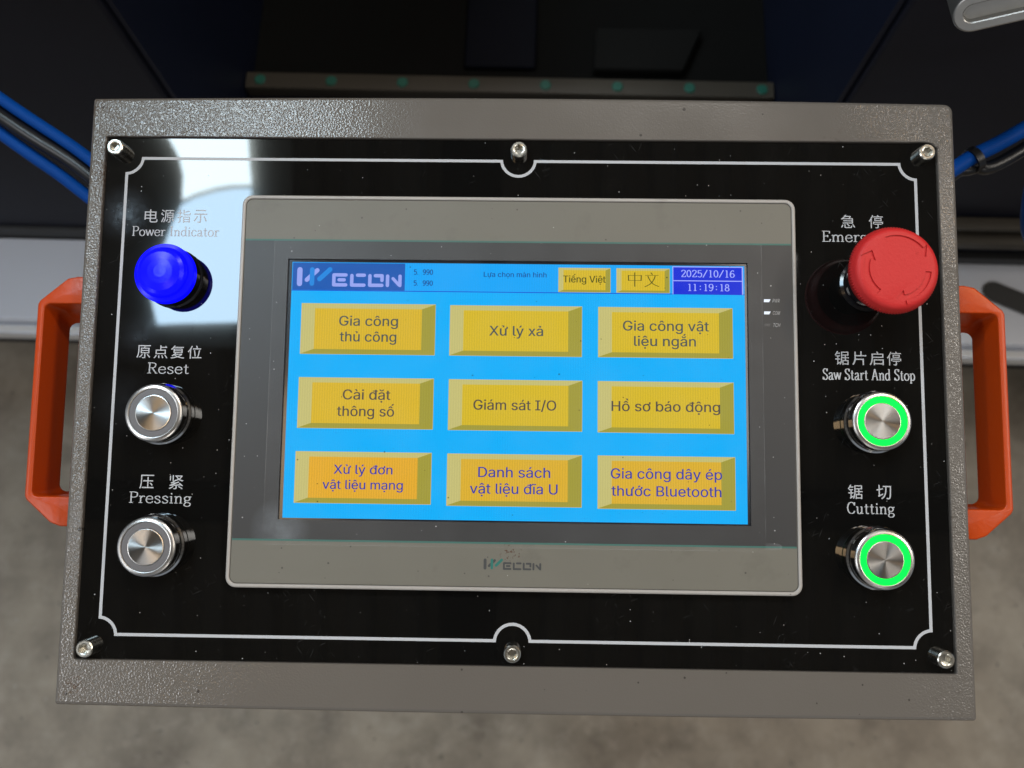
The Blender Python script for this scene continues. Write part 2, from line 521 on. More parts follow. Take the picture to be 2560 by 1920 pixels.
# outlines of the sans-serif letters used on the screen: advance, points, triangles (capital height 509)
GLYPH = {
 ' ':(188,'',''),
 '/':(250,'235 533 0 71 -76 0 14 -76 0 178 533 0','2 0 3 2 1 0'),
 'B':(457,'60 0 0 60 509 0 241 509 0 274 507 0 304 501 0 329 491 0 350 477 0 367 461 0 381 442 0 390 421 0 396 398 0 398 374 0 397 353 0 393 336 0 387 320 0 378 307 0 368 295 0 356 286 0 343 278 0 329 272 0 315 267 0 315 262 0 331 260 0 347 254 0 363 245 0 378 234 0 391 220 0 402 203 0 411 184 0 416 161 0 418 136 0 416 111 0 410 88 0 400 67 0 386 48 0 368 31 0 344 18 0 317 8 0 284 2 0 247 0 0 125 57 0 245 57 0 281 60 0 309 67 0 330 80 0 344 96 0 353 115 0 355 137 0 354 153 0 350 169 0 342 184 0 333 197 0 320 209 0 306 218 0 289 225 0 269 229 0 248 231 0 125 231 0 125 285 0 238 285 0 256 287 0 273 290 0 288 296 0 302 304 0 314 314 0 323 326 0 330 340 0 335 355 0 336 372 0 333 393 0 326 412 0 313 429 0 294 442 0 270 449 0 240 452 0 125 452 0','0 75 1 75 2 1 75 3 2 75 4 3 75 5 4 75 6 5 75 7 6 75 74 7 74 8 7 0 58 75 73 8 74 72 8 73 71 8 72 71 9 8 70 9 71 70 10 9 69 10 70 69 11 10 68 11 69 68 12 11 67 12 68 66 12 67 66 13 12 65 13 66 65 14 13 64 14 65 64 15 14 63 15 64 63 16 15 62 16 63 61 16 62 61 17 16 60 17 61 59 17 60 59 18 17 0 57 58 57 59 58 57 18 59 57 19 18 57 20 19 57 21 20 57 22 21 57 23 22 57 24 23 57 25 24 57 56 25 56 26 25 0 40 57 55 26 56 54 26 55 53 26 54 53 27 26 52 27 53 51 27 52 51 28 27 50 28 51 49 28 50 49 29 28 48 29 49 48 30 29 47 30 48 46 30 47 46 31 30 45 31 46 45 32 31 44 32 45 44 33 32 43 33 44 42 33 43 42 34 33 41 34 42 0 41 40 0 34 41 0 35 34 0 36 35 0 37 36 0 38 37 0 39 38'),
 'C':(510,'267 -7 0 225 -3 0 186 7 0 150 25 0 119 49 0 92 79 0 70 115 0 53 157 0 44 203 0 40 254 0 44 305 0 53 352 0 70 393 0 92 429 0 119 459 0 150 484 0 186 501 0 225 512 0 267 516 0 293 514 0 317 511 0 340 504 0 362 496 0 383 485 0 402 471 0 419 456 0 435 438 0 448 418 0 459 397 0 467 373 0 473 348 0 408 348 0 404 365 0 397 380 0 389 395 0 380 407 0 369 418 0 357 428 0 344 437 0 330 444 0 315 449 0 300 453 0 284 455 0 267 456 0 237 453 0 209 445 0 184 432 0 161 414 0 141 391 0 125 364 0 113 332 0 106 295 0 103 254 0 106 213 0 113 177 0 125 145 0 141 117 0 161 94 0 184 76 0 210 63 0 237 56 0 267 53 0 284 54 0 300 56 0 315 60 0 330 65 0 344 72 0 357 81 0 369 90 0 380 102 0 389 114 0 397 128 0 404 144 0 408 160 0 473 160 0 467 135 0 459 112 0 448 91 0 435 71 0 420 53 0 402 38 0 383 24 0 363 13 0 341 5 0 317 -2 0 293 -6 0','17 19 18 17 20 19 16 20 17 16 21 20 16 22 21 15 22 16 15 23 22 15 24 23 14 24 15 14 25 24 13 44 14 44 43 14 43 25 14 42 25 43 42 26 25 41 26 42 13 45 44 40 26 41 39 26 40 13 46 45 38 26 39 38 27 26 37 27 38 13 47 46 12 47 13 36 27 37 35 27 36 35 28 27 12 48 47 34 28 35 34 29 28 33 29 34 11 48 12 11 49 48 32 29 33 32 30 29 31 30 32 11 50 49 10 50 11 10 51 50 9 51 10 9 52 51 8 52 9 8 53 52 8 54 53 7 54 8 7 55 54 72 74 73 72 75 74 6 55 7 6 56 55 71 75 72 71 76 75 70 76 71 6 57 56 5 57 6 69 76 70 69 77 76 68 77 69 5 58 57 68 78 77 67 78 68 66 78 67 4 58 5 4 59 58 65 78 66 65 79 78 64 79 65 4 60 59 63 79 64 4 61 60 62 79 63 61 79 62 4 79 61 4 80 79 3 80 4 3 81 80 2 81 3 2 82 81 2 83 82 1 83 2 1 84 83 1 85 84 0 85 1'),
 'D':(503,'219 0 0 96 0 0 96 57 0 215 57 0 254 60 0 288 68 0 318 81 0 343 99 0 363 122 0 379 149 0 390 181 0 397 216 0 399 255 0 397 294 0 390 329 0 379 361 0 364 388 0 344 410 0 320 428 0 291 441 0 258 449 0 221 452 0 93 452 0 93 509 0 225 509 0 273 505 0 315 495 0 353 478 0 385 455 0 412 426 0 433 391 0 449 351 0 458 306 0 462 255 0 458 205 0 449 159 0 433 119 0 411 83 0 384 54 0 351 31 0 312 14 0 268 3 0 125 509 1 125 0 1 60 0 1 60 509 1','22 24 23 22 25 24 22 26 25 22 27 26 22 28 27 22 21 28 21 20 28 20 29 28 19 29 20 18 29 19 17 29 18 17 30 29 16 30 17 16 31 30 15 31 16 14 31 15 14 32 31 13 32 14 13 33 32 12 33 13 11 33 12 11 34 33 10 34 11 10 35 34 9 35 10 9 36 35 8 36 9 7 36 8 7 37 36 6 37 7 6 38 37 5 38 6 4 38 5 3 38 4 1 3 2 1 38 3 1 39 38 1 40 39 1 41 40 1 0 41 44 42 45 44 43 42'),
 'G':(521,'269 -7 0 225 -3 0 185 7 0 149 25 0 118 49 0 91 79 0 69 116 0 53 157 0 43 203 0 40 254 0 43 305 0 53 352 0 69 393 0 91 429 0 117 459 0 149 484 0 184 501 0 223 512 0 265 516 0 291 514 0 316 510 0 340 504 0 363 494 0 384 483 0 403 469 0 421 453 0 436 436 0 449 416 0 460 395 0 468 373 0 474 349 0 408 349 0 402 365 0 395 379 0 387 393 0 378 406 0 368 417 0 356 427 0 344 436 0 330 443 0 315 448 0 300 453 0 283 455 0 265 456 0 236 453 0 209 445 0 183 432 0 160 414 0 141 392 0 125 364 0 113 332 0 106 295 0 103 254 0 106 213 0 113 177 0 125 145 0 141 117 0 161 95 0 184 76 0 210 63 0 238 56 0 269 53 0 296 55 0 322 61 0 345 71 0 365 85 0 382 102 0 396 123 0 407 147 0 413 173 0 415 202 0 434 199 0 283 199 0 283 256 0 478 256 0 478 200 0 475 160 0 466 124 0 451 91 0 431 62 0 406 38 0 377 19 0 344 5 0 308 -4 0','17 19 18 17 20 19 16 20 17 16 21 20 16 22 21 15 22 16 15 23 22 14 23 15 14 24 23 14 25 24 13 44 14 44 43 14 43 25 14 42 25 43 41 25 42 13 45 44 40 25 41 40 26 25 39 26 40 13 46 45 38 26 39 37 26 38 37 27 26 13 47 46 12 47 13 36 27 37 35 27 36 35 28 27 12 48 47 34 28 35 34 29 28 11 48 12 33 29 34 11 49 48 32 29 33 32 30 29 31 30 32 11 50 49 10 50 11 10 51 50 9 51 10 9 52 51 72 74 73 72 70 74 70 75 74 8 52 9 8 53 52 8 54 53 7 54 8 72 69 70 71 75 70 71 76 75 69 71 72 69 76 71 7 55 54 68 76 69 68 77 76 6 55 7 67 77 68 6 56 55 67 78 77 66 78 67 6 57 56 5 57 6 65 78 66 5 58 57 65 79 78 64 79 65 4 58 5 4 59 58 63 79 64 4 60 59 63 80 79 62 80 63 4 61 60 61 80 62 4 80 61 3 80 4 3 81 80 2 81 3 2 82 81 1 82 2 1 83 82 0 83 1'),
 'H':(517,'60 0 0 60 509 0 125 509 0 125 289 0 392 289 0 392 509 0 457 509 0 457 0 0 392 0 0 392 232 0 125 232 0 125 0 0','0 2 1 0 3 2 4 6 5 4 7 6 0 10 3 10 4 3 10 9 4 9 7 4 0 11 10 8 7 9'),
 'I':(301,'31 0 0 31 57 0 118 57 0 118 452 0 31 452 0 31 509 0 269 509 0 269 452 0 183 452 0 183 57 0 269 57 0 269 0 0','4 6 5 4 7 6 2 8 3 2 9 8 0 2 1 0 9 2 0 10 9 0 11 10'),
 'L':(393,'60 0 0 60 509 0 125 509 0 125 57 0 361 57 0 361 0 0','0 2 1 0 3 2 0 4 3 0 5 4'),
 'M':(629,'60 0 0 60 509 0 152 509 0 277 187 0 280 179 0 284 170 0 287 159 0 291 147 0 295 135 0 299 123 0 303 110 0 307 97 0 311 84 0 315 71 0 319 60 0 322 49 0 307 49 0 311 59 0 314 71 0 318 83 0 322 95 0 326 108 0 330 121 0 334 134 0 338 146 0 342 158 0 346 169 0 349 179 0 352 187 0 476 509 0 568 509 0 568 0 0 504 0 0 504 291 0 504 302 0 504 314 0 504 327 0 505 340 0 505 354 0 505 369 0 505 383 0 506 398 0 506 413 0 506 428 0 507 443 0 507 457 0 513 457 0 508 441 0 503 425 0 498 409 0 492 393 0 487 378 0 482 363 0 477 348 0 472 335 0 467 322 0 463 310 0 459 300 0 456 291 0 342 0 0 286 0 0 170 291 0 167 300 0 163 310 0 159 321 0 155 333 0 150 347 0 145 361 0 140 376 0 134 392 0 129 408 0 124 424 0 118 441 0 112 457 0 119 457 0 119 444 0 120 430 0 120 416 0 120 401 0 121 386 0 121 372 0 121 357 0 121 342 0 122 328 0 122 315 0 122 302 0 122 291 0 122 0 0','0 73 1 73 2 1 73 74 2 74 3 2 28 45 29 45 30 29 45 46 30 46 31 30 0 72 73 75 3 74 28 44 45 47 31 46 76 71 75 71 3 75 28 48 44 48 43 44 0 76 72 76 71 72 48 43 47 43 31 47 0 77 76 42 31 43 28 49 48 70 3 71 0 78 77 41 31 42 28 50 49 69 3 70 0 79 78 40 31 41 28 51 50 68 3 69 0 80 79 39 31 40 28 52 51 67 3 68 0 81 80 38 31 39 28 53 52 66 3 67 0 82 81 37 31 38 28 54 53 65 3 66 0 83 82 36 31 37 28 55 54 64 3 65 0 84 83 35 31 36 28 56 55 63 3 64 0 85 84 34 31 35 62 3 63 28 57 56 0 86 85 33 31 34 61 3 62 28 58 57 0 87 86 60 3 61 28 59 58 32 31 33 60 4 3 27 59 28 60 5 4 26 59 27 60 6 5 25 59 26 60 7 6 24 59 25 60 8 7 23 59 24 60 9 8 22 59 23 60 10 9 21 59 22 60 11 10 20 59 21 60 12 11 19 59 20 60 18 12 18 13 12 18 13 19 13 59 19 60 17 18 14 59 13 15 59 14 60 16 17 60 15 16 60 59 15'),
 'O':(534,'267 -7 0 225 -3 0 186 7 0 150 25 0 119 49 0 92 79 0 70 115 0 53 157 0 44 203 0 40 254 0 44 305 0 53 352 0 70 393 0 92 429 0 119 459 0 150 484 0 186 501 0 225 512 0 267 516 0 309 512 0 348 501 0 384 484 0 415 459 0 442 429 0 464 393 0 480 352 0 490 305 0 493 254 0 490 203 0 480 157 0 464 115 0 442 79 0 415 49 0 384 25 0 348 7 0 309 -3 0 267 53 0 296 55 0 324 63 0 349 76 0 372 94 0 392 116 0 408 144 0 420 176 0 428 213 0 430 254 0 428 295 0 420 332 0 408 365 0 392 392 0 372 415 0 349 433 0 324 446 0 296 453 0 267 456 0 237 453 0 210 445 0 184 433 0 161 415 0 142 392 0 125 364 0 113 332 0 106 295 0 103 254 0 106 213 0 113 176 0 125 144 0 142 117 0 161 94 0 184 76 0 210 63 0 237 55 0','17 19 18 16 19 17 16 20 19 15 20 16 15 21 20 14 21 15 14 22 21 13 55 14 55 54 14 54 22 14 54 53 22 53 23 22 13 56 55 52 23 53 51 23 52 13 57 56 13 58 57 50 23 51 12 58 13 50 24 23 12 59 58 49 24 50 11 59 12 49 25 24 11 60 59 48 25 49 47 25 48 11 61 60 10 61 11 47 26 25 10 62 61 46 26 47 9 62 10 46 27 26 9 63 62 45 27 46 8 63 9 8 64 63 44 27 45 44 28 27 8 65 64 43 28 44 7 65 8 43 29 28 7 66 65 42 29 43 6 66 7 42 30 29 6 67 66 41 30 42 6 68 67 40 30 41 5 68 6 40 31 30 5 69 68 39 31 40 4 69 5 39 32 31 4 70 69 38 32 39 4 71 70 37 32 38 4 36 71 36 32 37 4 32 36 3 32 4 3 33 32 2 33 3 2 34 33 1 34 2 1 35 34 0 35 1'),
 'P':(445,'60 0 0 60 509 0 235 509 0 272 506 0 305 499 0 332 487 0 356 471 0 375 452 0 390 430 0 400 404 0 407 377 0 409 348 0 407 318 0 400 291 0 390 265 0 375 243 0 356 223 0 332 207 0 305 195 0 272 188 0 235 186 0 109 186 0 109 242 0 233 242 0 257 244 0 279 248 0 297 256 0 312 266 0 324 279 0 333 294 0 339 310 0 343 328 0 344 348 0 343 367 0 339 385 0 333 402 0 324 416 0 312 428 0 297 439 0 279 446 0 257 451 0 232 452 0 125 452 0 125 0 0','0 42 1 42 2 1 42 3 2 42 4 3 42 5 4 42 6 5 42 7 6 0 22 42 22 43 42 40 7 41 40 8 7 39 8 40 38 8 39 37 8 38 37 9 8 36 9 37 35 9 36 35 10 9 34 10 35 33 10 34 33 11 10 32 11 33 31 11 32 31 12 11 30 12 31 30 13 12 29 13 30 28 13 29 28 14 13 27 14 28 26 14 27 26 15 14 25 15 26 24 15 25 23 15 24 23 16 15 0 21 22 43 23 22 43 20 23 20 16 23 20 17 16 20 18 17 20 19 18 0 20 21 0 43 20'),
 'R':(449,'60 0 0 60 509 0 236 509 0 273 506 0 305 500 0 333 489 0 356 473 0 376 455 0 390 433 0 401 408 0 407 381 0 409 352 0 407 323 0 401 296 0 390 271 0 376 250 0 356 232 0 333 217 0 305 206 0 273 200 0 236 198 0 96 198 0 96 255 0 234 255 0 258 256 0 280 260 0 298 267 0 313 276 0 325 287 0 334 300 0 340 316 0 344 333 0 345 352 0 344 371 0 340 389 0 334 405 0 325 419 0 313 430 0 298 440 0 279 446 0 258 451 0 233 452 0 125 452 0 125 0 0 353 0 1 230 229 1 303 229 1 428 0 1','0 22 1 22 42 1 42 2 1 42 3 2 42 4 3 42 5 4 42 6 5 42 7 6 42 41 7 41 40 7 40 8 7 22 43 42 39 8 40 38 8 39 37 8 38 37 9 8 36 9 37 35 9 36 35 10 9 34 10 35 33 10 34 33 11 10 32 11 33 31 11 32 31 12 11 30 12 31 30 13 12 29 13 30 28 13 29 28 14 13 27 14 28 26 14 27 26 15 14 25 15 26 24 15 25 23 15 24 0 21 22 43 23 22 43 20 23 20 15 23 20 16 15 20 17 16 20 18 17 20 19 18 0 20 21 0 43 20 44 46 45 44 47 46'),
 'T':(449,'32 452 0 32 509 0 417 509 0 417 452 0 257 452 0 257 0 0 193 0 0 193 452 0','0 2 1 0 3 2 6 4 7 6 5 4'),
 'U':(518,'259 -8 0 220 -6 0 186 2 0 154 15 0 126 33 0 103 55 0 85 80 0 71 108 0 63 140 0 60 173 0 60 509 0 124 509 0 124 178 0 126 155 0 132 133 0 141 113 0 153 95 0 169 80 0 187 68 0 208 59 0 232 53 0 259 52 0 285 53 0 309 59 0 331 68 0 349 80 0 364 95 0 377 113 0 385 133 0 391 155 0 393 178 0 393 509 0 457 509 0 457 173 0 454 140 0 446 108 0 433 80 0 414 55 0 391 33 0 363 15 0 332 2 0 297 -6 0','9 11 10 9 12 11 30 32 31 30 33 32 9 13 12 29 33 30 8 13 9 29 34 33 8 14 13 28 34 29 7 14 8 28 35 34 7 15 14 27 35 28 7 16 15 26 35 27 6 16 7 26 36 35 6 17 16 25 36 26 5 17 6 5 18 17 24 36 25 24 37 36 5 19 18 23 37 24 5 20 19 22 37 23 4 20 5 22 38 37 4 21 20 21 38 22 4 38 21 3 38 4 3 39 38 2 39 3 2 40 39 1 40 2 1 41 40 0 41 1'),
 'V':(480,'204 0 0 16 509 0 84 509 0 192 206 0 199 187 0 207 164 0 215 137 0 225 106 0 236 71 0 248 31 0 235 31 0 247 71 0 257 107 0 267 138 0 276 165 0 283 187 0 290 206 0 395 509 0 463 509 0 278 0 0','0 2 1 0 3 2 16 18 17 16 19 18 0 4 3 15 19 16 0 5 4 14 19 15 13 19 14 0 6 5 12 19 13 0 7 6 11 19 12 0 8 7 0 10 8 10 9 8 10 19 11 0 19 10'),
 'W':(687,'155 0 0 16 509 0 82 509 0 163 196 0 167 179 0 172 162 0 175 145 0 179 128 0 183 111 0 187 94 0 190 76 0 194 58 0 197 40 0 189 40 0 193 58 0 196 76 0 200 94 0 203 111 0 207 128 0 211 145 0 215 162 0 220 179 0 224 196 0 306 509 0 380 509 0 462 196 0 466 179 0 470 162 0 474 145 0 478 128 0 482 111 0 486 94 0 490 76 0 494 58 0 497 40 0 488 40 0 492 58 0 495 76 0 499 94 0 503 111 0 506 128 0 510 145 0 515 162 0 519 179 0 523 196 0 603 509 0 670 509 0 530 0 0 455 0 0 368 323 0 362 345 0 357 368 0 351 391 0 346 417 0 341 445 0 336 475 0 350 475 0 345 446 0 340 420 0 335 395 0 330 371 0 324 347 0 318 323 0 230 0 0','0 2 1 0 3 2 22 55 23 55 24 23 55 56 24 56 25 24 44 46 45 44 47 46 22 54 55 57 25 56 58 53 57 53 25 57 22 58 54 58 53 54 22 59 58 52 25 53 22 60 59 51 25 52 22 61 60 50 25 51 22 62 61 49 25 50 22 63 62 48 25 49 0 4 3 21 63 22 48 26 25 43 47 44 0 5 4 20 63 21 48 27 26 42 47 43 0 6 5 19 63 20 48 28 27 41 47 42 0 7 6 18 63 19 48 29 28 40 47 41 0 8 7 17 63 18 48 30 29 39 47 40 0 9 8 16 63 17 48 31 30 38 47 39 0 10 9 15 63 16 48 32 31 37 47 38 0 14 10 14 11 10 14 11 15 11 63 15 48 36 32 36 33 32 36 33 37 33 47 37 0 13 14 12 63 11 48 35 36 34 47 33 0 12 13 0 63 12 48 34 35 48 47 34'),
 'X':(475,'18 0 0 217 284 0 217 236 0 29 509 0 104 509 0 178 400 0 188 386 0 196 373 0 204 361 0 211 350 0 217 340 0 223 329 0 230 318 0 236 305 0 243 292 0 232 292 0 239 305 0 246 317 0 252 329 0 258 339 0 265 350 0 272 361 0 280 373 0 288 386 0 298 400 0 374 509 0 446 509 0 259 239 0 259 287 0 456 0 0 382 0 0 292 129 0 283 142 0 275 154 0 268 165 0 262 175 0 256 185 0 250 195 0 244 206 0 237 218 0 230 231 0 244 231 0 238 219 0 231 207 0 225 196 0 219 186 0 213 176 0 206 166 0 199 155 0 191 143 0 182 129 0 91 0 0','2 4 3 2 5 4 24 26 25 24 27 26 2 6 5 23 27 24 2 7 6 22 27 23 2 8 7 21 27 22 2 9 8 20 27 21 2 1 9 1 10 9 19 28 20 28 27 20 1 11 10 18 28 19 1 12 11 17 28 18 1 13 12 16 28 17 1 15 13 15 14 13 15 28 16 1 28 15 1 29 28 0 40 1 40 41 1 41 29 1 0 39 40 42 29 41 43 38 42 38 29 42 0 43 39 43 38 39 0 44 43 37 29 38 0 45 44 36 29 37 0 46 45 35 29 36 0 47 46 34 29 35 0 48 47 33 29 34 0 49 48 32 29 33 0 50 49 31 29 32 0 51 50 30 29 31'),
 'a':(390,'160 -9 0 137 -7 0 115 -3 0 94 5 0 76 15 0 60 29 0 48 45 0 38 63 0 32 84 0 30 108 0 32 128 0 36 146 0 43 161 0 53 174 0 64 184 0 78 193 0 92 200 0 108 206 0 125 211 0 143 214 0 161 217 0 178 220 0 200 223 0 218 225 0 234 227 0 247 229 0 257 231 0 265 235 0 271 240 0 274 246 0 276 255 0 276 257 0 275 272 0 272 285 0 267 297 0 260 307 0 251 315 0 240 322 0 227 327 0 212 330 0 196 331 0 178 330 0 163 327 0 149 322 0 137 316 0 127 309 0 118 301 0 110 292 0 104 283 0 100 274 0 41 291 0 51 313 0 64 331 0 79 346 0 95 358 0 114 368 0 133 375 0 153 380 0 173 383 0 194 384 0 208 384 0 223 382 0 239 379 0 255 375 0 271 369 0 286 360 0 300 350 0 312 336 0 322 320 0 330 301 0 335 278 0 337 251 0 337 0 0 277 0 0 277 52 0 272 52 0 267 43 0 260 34 0 252 25 0 242 16 0 229 8 0 215 1 0 199 -4 0 181 -7 0 170 45 0 192 47 0 211 51 0 228 59 0 242 68 0 254 80 0 263 93 0 270 108 0 274 122 0 276 138 0 276 190 0 272 187 0 267 184 0 259 182 0 251 180 0 241 178 0 231 176 0 221 174 0 210 173 0 200 171 0 191 170 0 182 169 0 175 168 0 161 166 0 147 163 0 134 159 0 122 153 0 112 147 0 103 139 0 97 130 0 93 118 0 92 105 0 93 93 0 96 82 0 102 72 0 109 64 0 119 57 0 130 52 0 142 48 0 156 46 0','58 60 59 58 61 60 57 61 58 57 62 61 56 62 57 56 63 62 55 63 56 55 64 63 55 65 64 54 65 55 54 66 65 53 66 54 53 67 66 52 67 53 52 40 67 40 39 67 39 68 67 51 41 52 41 40 52 51 42 41 38 68 39 51 43 42 37 68 38 51 44 43 36 68 37 36 69 68 51 45 44 35 69 36 50 45 51 50 46 45 34 69 35 50 47 46 34 70 69 33 70 34 50 48 47 49 48 50 32 70 33 32 71 70 31 71 32 30 71 31 29 71 30 29 72 71 28 72 29 27 72 28 26 94 27 94 72 27 25 94 26 24 94 25 23 94 24 22 94 23 21 94 22 20 94 21 19 94 20 18 94 19 17 94 18 16 94 17 15 94 16 14 94 15 14 95 94 93 72 94 14 96 95 13 96 14 13 97 96 13 98 97 13 99 98 13 100 99 13 101 100 12 101 13 12 102 101 12 103 102 12 104 103 12 105 104 12 106 105 12 107 106 12 108 107 12 109 108 11 109 12 11 110 109 11 111 110 11 112 111 10 112 11 10 113 112 92 72 93 10 114 113 9 114 10 91 72 92 9 115 114 8 115 9 90 72 91 8 116 115 8 117 116 89 72 90 7 117 8 7 118 117 88 74 89 74 72 89 7 119 118 87 74 88 7 120 119 6 120 7 86 75 87 75 74 87 6 121 120 6 122 121 86 76 75 73 72 74 85 76 86 6 123 122 84 76 85 6 84 123 5 84 6 5 76 84 5 77 76 5 78 77 4 78 5 4 79 78 4 80 79 3 80 4 3 81 80 2 81 3 2 82 81 1 82 2 1 83 82 0 83 1'),
 'b':(425,'229 -8 0 208 -7 0 189 -3 0 172 4 0 159 12 0 147 21 0 138 31 0 130 41 0 123 50 0 118 59 0 112 59 0 112 0 0 53 0 0 53 509 0 114 509 0 114 319 0 118 319 0 123 327 0 130 336 0 137 346 0 147 355 0 158 364 0 171 373 0 188 379 0 207 383 0 229 384 0 259 382 0 287 374 0 313 361 0 335 342 0 354 320 0 370 293 0 381 261 0 388 227 0 390 189 0 388 151 0 381 116 0 370 84 0 355 57 0 336 34 0 313 16 0 288 3 0 260 -6 0 220 47 0 242 49 0 262 55 0 279 66 0 294 80 0 306 97 0 316 117 0 323 139 0 327 163 0 328 189 0 327 215 0 323 239 0 316 261 0 307 281 0 295 298 0 280 311 0 262 322 0 243 328 0 220 330 0 198 328 0 178 322 0 161 312 0 147 299 0 134 282 0 125 263 0 118 241 0 114 216 0 113 189 0 114 162 0 118 138 0 125 115 0 135 95 0 147 78 0 162 65 0 179 55 0 198 49 0','12 14 13 12 15 14 24 26 25 23 26 24 23 27 26 22 27 23 22 28 27 21 28 22 20 28 21 20 29 28 19 29 20 18 29 19 18 61 29 61 30 29 17 61 18 17 62 61 60 30 61 17 63 62 59 30 60 16 63 17 16 64 63 58 30 59 58 31 30 12 16 15 12 68 16 68 67 16 67 66 16 66 65 16 65 64 16 57 31 58 56 31 57 56 32 31 55 32 56 54 32 55 54 33 32 12 69 68 53 33 54 53 34 33 12 70 69 52 34 53 12 71 70 51 34 52 51 35 34 50 35 51 12 72 71 50 36 35 49 36 50 12 73 72 48 36 49 48 37 36 12 74 73 47 37 48 12 10 74 10 75 74 47 38 37 46 38 47 10 76 75 45 38 46 10 9 76 9 77 76 12 11 10 8 77 9 45 39 38 8 78 77 44 39 45 7 78 8 7 43 78 43 39 44 7 39 43 6 39 7 6 40 39 5 40 6 4 40 5 4 41 40 3 41 4 2 41 3 2 42 41 1 42 2 1 0 42'),
 'c':(396,'207 -8 0 174 -5 0 144 3 0 117 16 0 93 35 0 72 58 0 56 85 0 44 116 0 37 150 0 34 187 0 37 225 0 44 260 0 56 291 0 72 318 0 93 341 0 117 360 0 144 374 0 174 382 0 207 384 0 226 384 0 243 381 0 260 377 0 276 371 0 291 364 0 305 356 0 318 346 0 330 335 0 340 322 0 349 308 0 356 293 0 362 277 0 303 262 0 300 272 0 295 281 0 290 289 0 284 297 0 278 304 0 270 311 0 261 316 0 252 321 0 242 325 0 231 328 0 220 329 0 207 330 0 184 328 0 163 321 0 145 310 0 130 296 0 118 278 0 108 258 0 102 236 0 98 212 0 96 187 0 98 163 0 102 139 0 108 117 0 118 97 0 130 80 0 145 66 0 163 55 0 184 49 0 207 46 0 220 47 0 232 49 0 243 52 0 253 55 0 262 60 0 271 66 0 279 73 0 285 80 0 292 89 0 297 98 0 301 107 0 304 117 0 363 102 0 357 86 0 350 70 0 341 56 0 331 43 0 319 32 0 306 21 0 292 12 0 277 5 0 261 -1 0 244 -5 0 226 -7 0','17 19 18 17 20 19 16 20 17 16 21 20 16 22 21 15 22 16 15 23 22 15 24 23 14 24 15 14 25 24 14 26 25 13 44 14 44 43 14 43 26 14 43 27 26 42 27 43 41 27 42 13 45 44 40 27 41 39 27 40 39 28 27 13 46 45 38 28 39 12 46 13 37 28 38 36 28 37 12 47 46 36 29 28 35 29 36 34 29 35 12 48 47 34 30 29 11 48 12 33 30 34 32 30 33 11 49 48 32 31 30 10 49 11 10 50 49 10 51 50 9 51 10 9 52 51 8 52 9 8 53 52 8 54 53 7 54 8 7 55 54 7 56 55 72 74 73 6 56 7 71 74 72 71 75 74 70 75 71 6 57 56 69 75 70 69 76 75 5 57 6 5 58 57 68 76 69 67 76 68 67 77 76 5 59 58 66 77 67 65 77 66 4 59 5 65 78 77 4 60 59 64 78 65 63 78 64 4 61 60 62 78 63 61 78 62 4 78 61 4 79 78 3 79 4 3 80 79 3 81 80 2 81 3 2 82 81 2 83 82 1 83 2 1 84 83 0 84 1 0 85 84'),
 'd':(425,'195 -8 0 165 -6 0 137 3 0 111 16 0 89 34 0 70 57 0 55 84 0 43 116 0 36 151 0 34 189 0 36 227 0 43 261 0 55 293 0 70 320 0 89 342 0 112 361 0 137 374 0 165 382 0 196 384 0 218 383 0 237 379 0 253 373 0 267 364 0 278 355 0 287 346 0 295 336 0 301 327 0 306 319 0 311 319 0 311 509 0 372 509 0 372 0 0 313 0 0 313 59 0 307 59 0 301 50 0 295 41 0 287 31 0 277 21 0 266 12 0 252 4 0 236 -3 0 217 -7 0 205 47 0 226 49 0 246 55 0 263 65 0 278 78 0 290 95 0 299 115 0 306 138 0 310 162 0 312 189 0 310 216 0 306 241 0 300 263 0 290 282 0 278 299 0 263 312 0 246 322 0 227 328 0 205 330 0 182 328 0 162 322 0 145 311 0 130 298 0 118 281 0 108 261 0 102 239 0 98 215 0 96 189 0 98 163 0 102 139 0 109 117 0 118 97 0 130 80 0 145 66 0 162 55 0 182 49 0','28 30 29 28 31 30 17 19 18 17 20 19 16 20 17 16 21 20 15 21 16 15 22 21 15 23 22 14 23 15 14 24 23 14 25 24 13 61 14 61 25 14 61 26 25 13 62 61 60 26 61 13 63 62 59 26 60 59 27 26 13 64 63 58 27 59 12 64 13 58 28 27 58 57 28 57 56 28 56 55 28 55 31 28 12 65 64 12 66 65 11 66 12 11 67 66 54 31 55 10 67 11 10 68 67 53 31 54 10 69 68 9 69 10 52 31 53 9 70 69 8 70 9 8 71 70 51 31 52 8 72 71 50 31 51 7 72 8 7 73 72 49 31 50 7 74 73 6 74 7 48 31 49 6 75 74 47 33 48 33 31 48 5 75 6 5 76 75 46 33 47 5 77 76 45 34 46 34 33 46 45 35 34 32 31 33 4 77 5 4 78 77 44 35 45 44 36 35 4 43 78 43 36 44 4 36 43 4 37 36 3 37 4 3 38 37 3 39 38 2 39 3 2 40 39 2 41 40 1 41 2 1 42 41 0 42 1'),
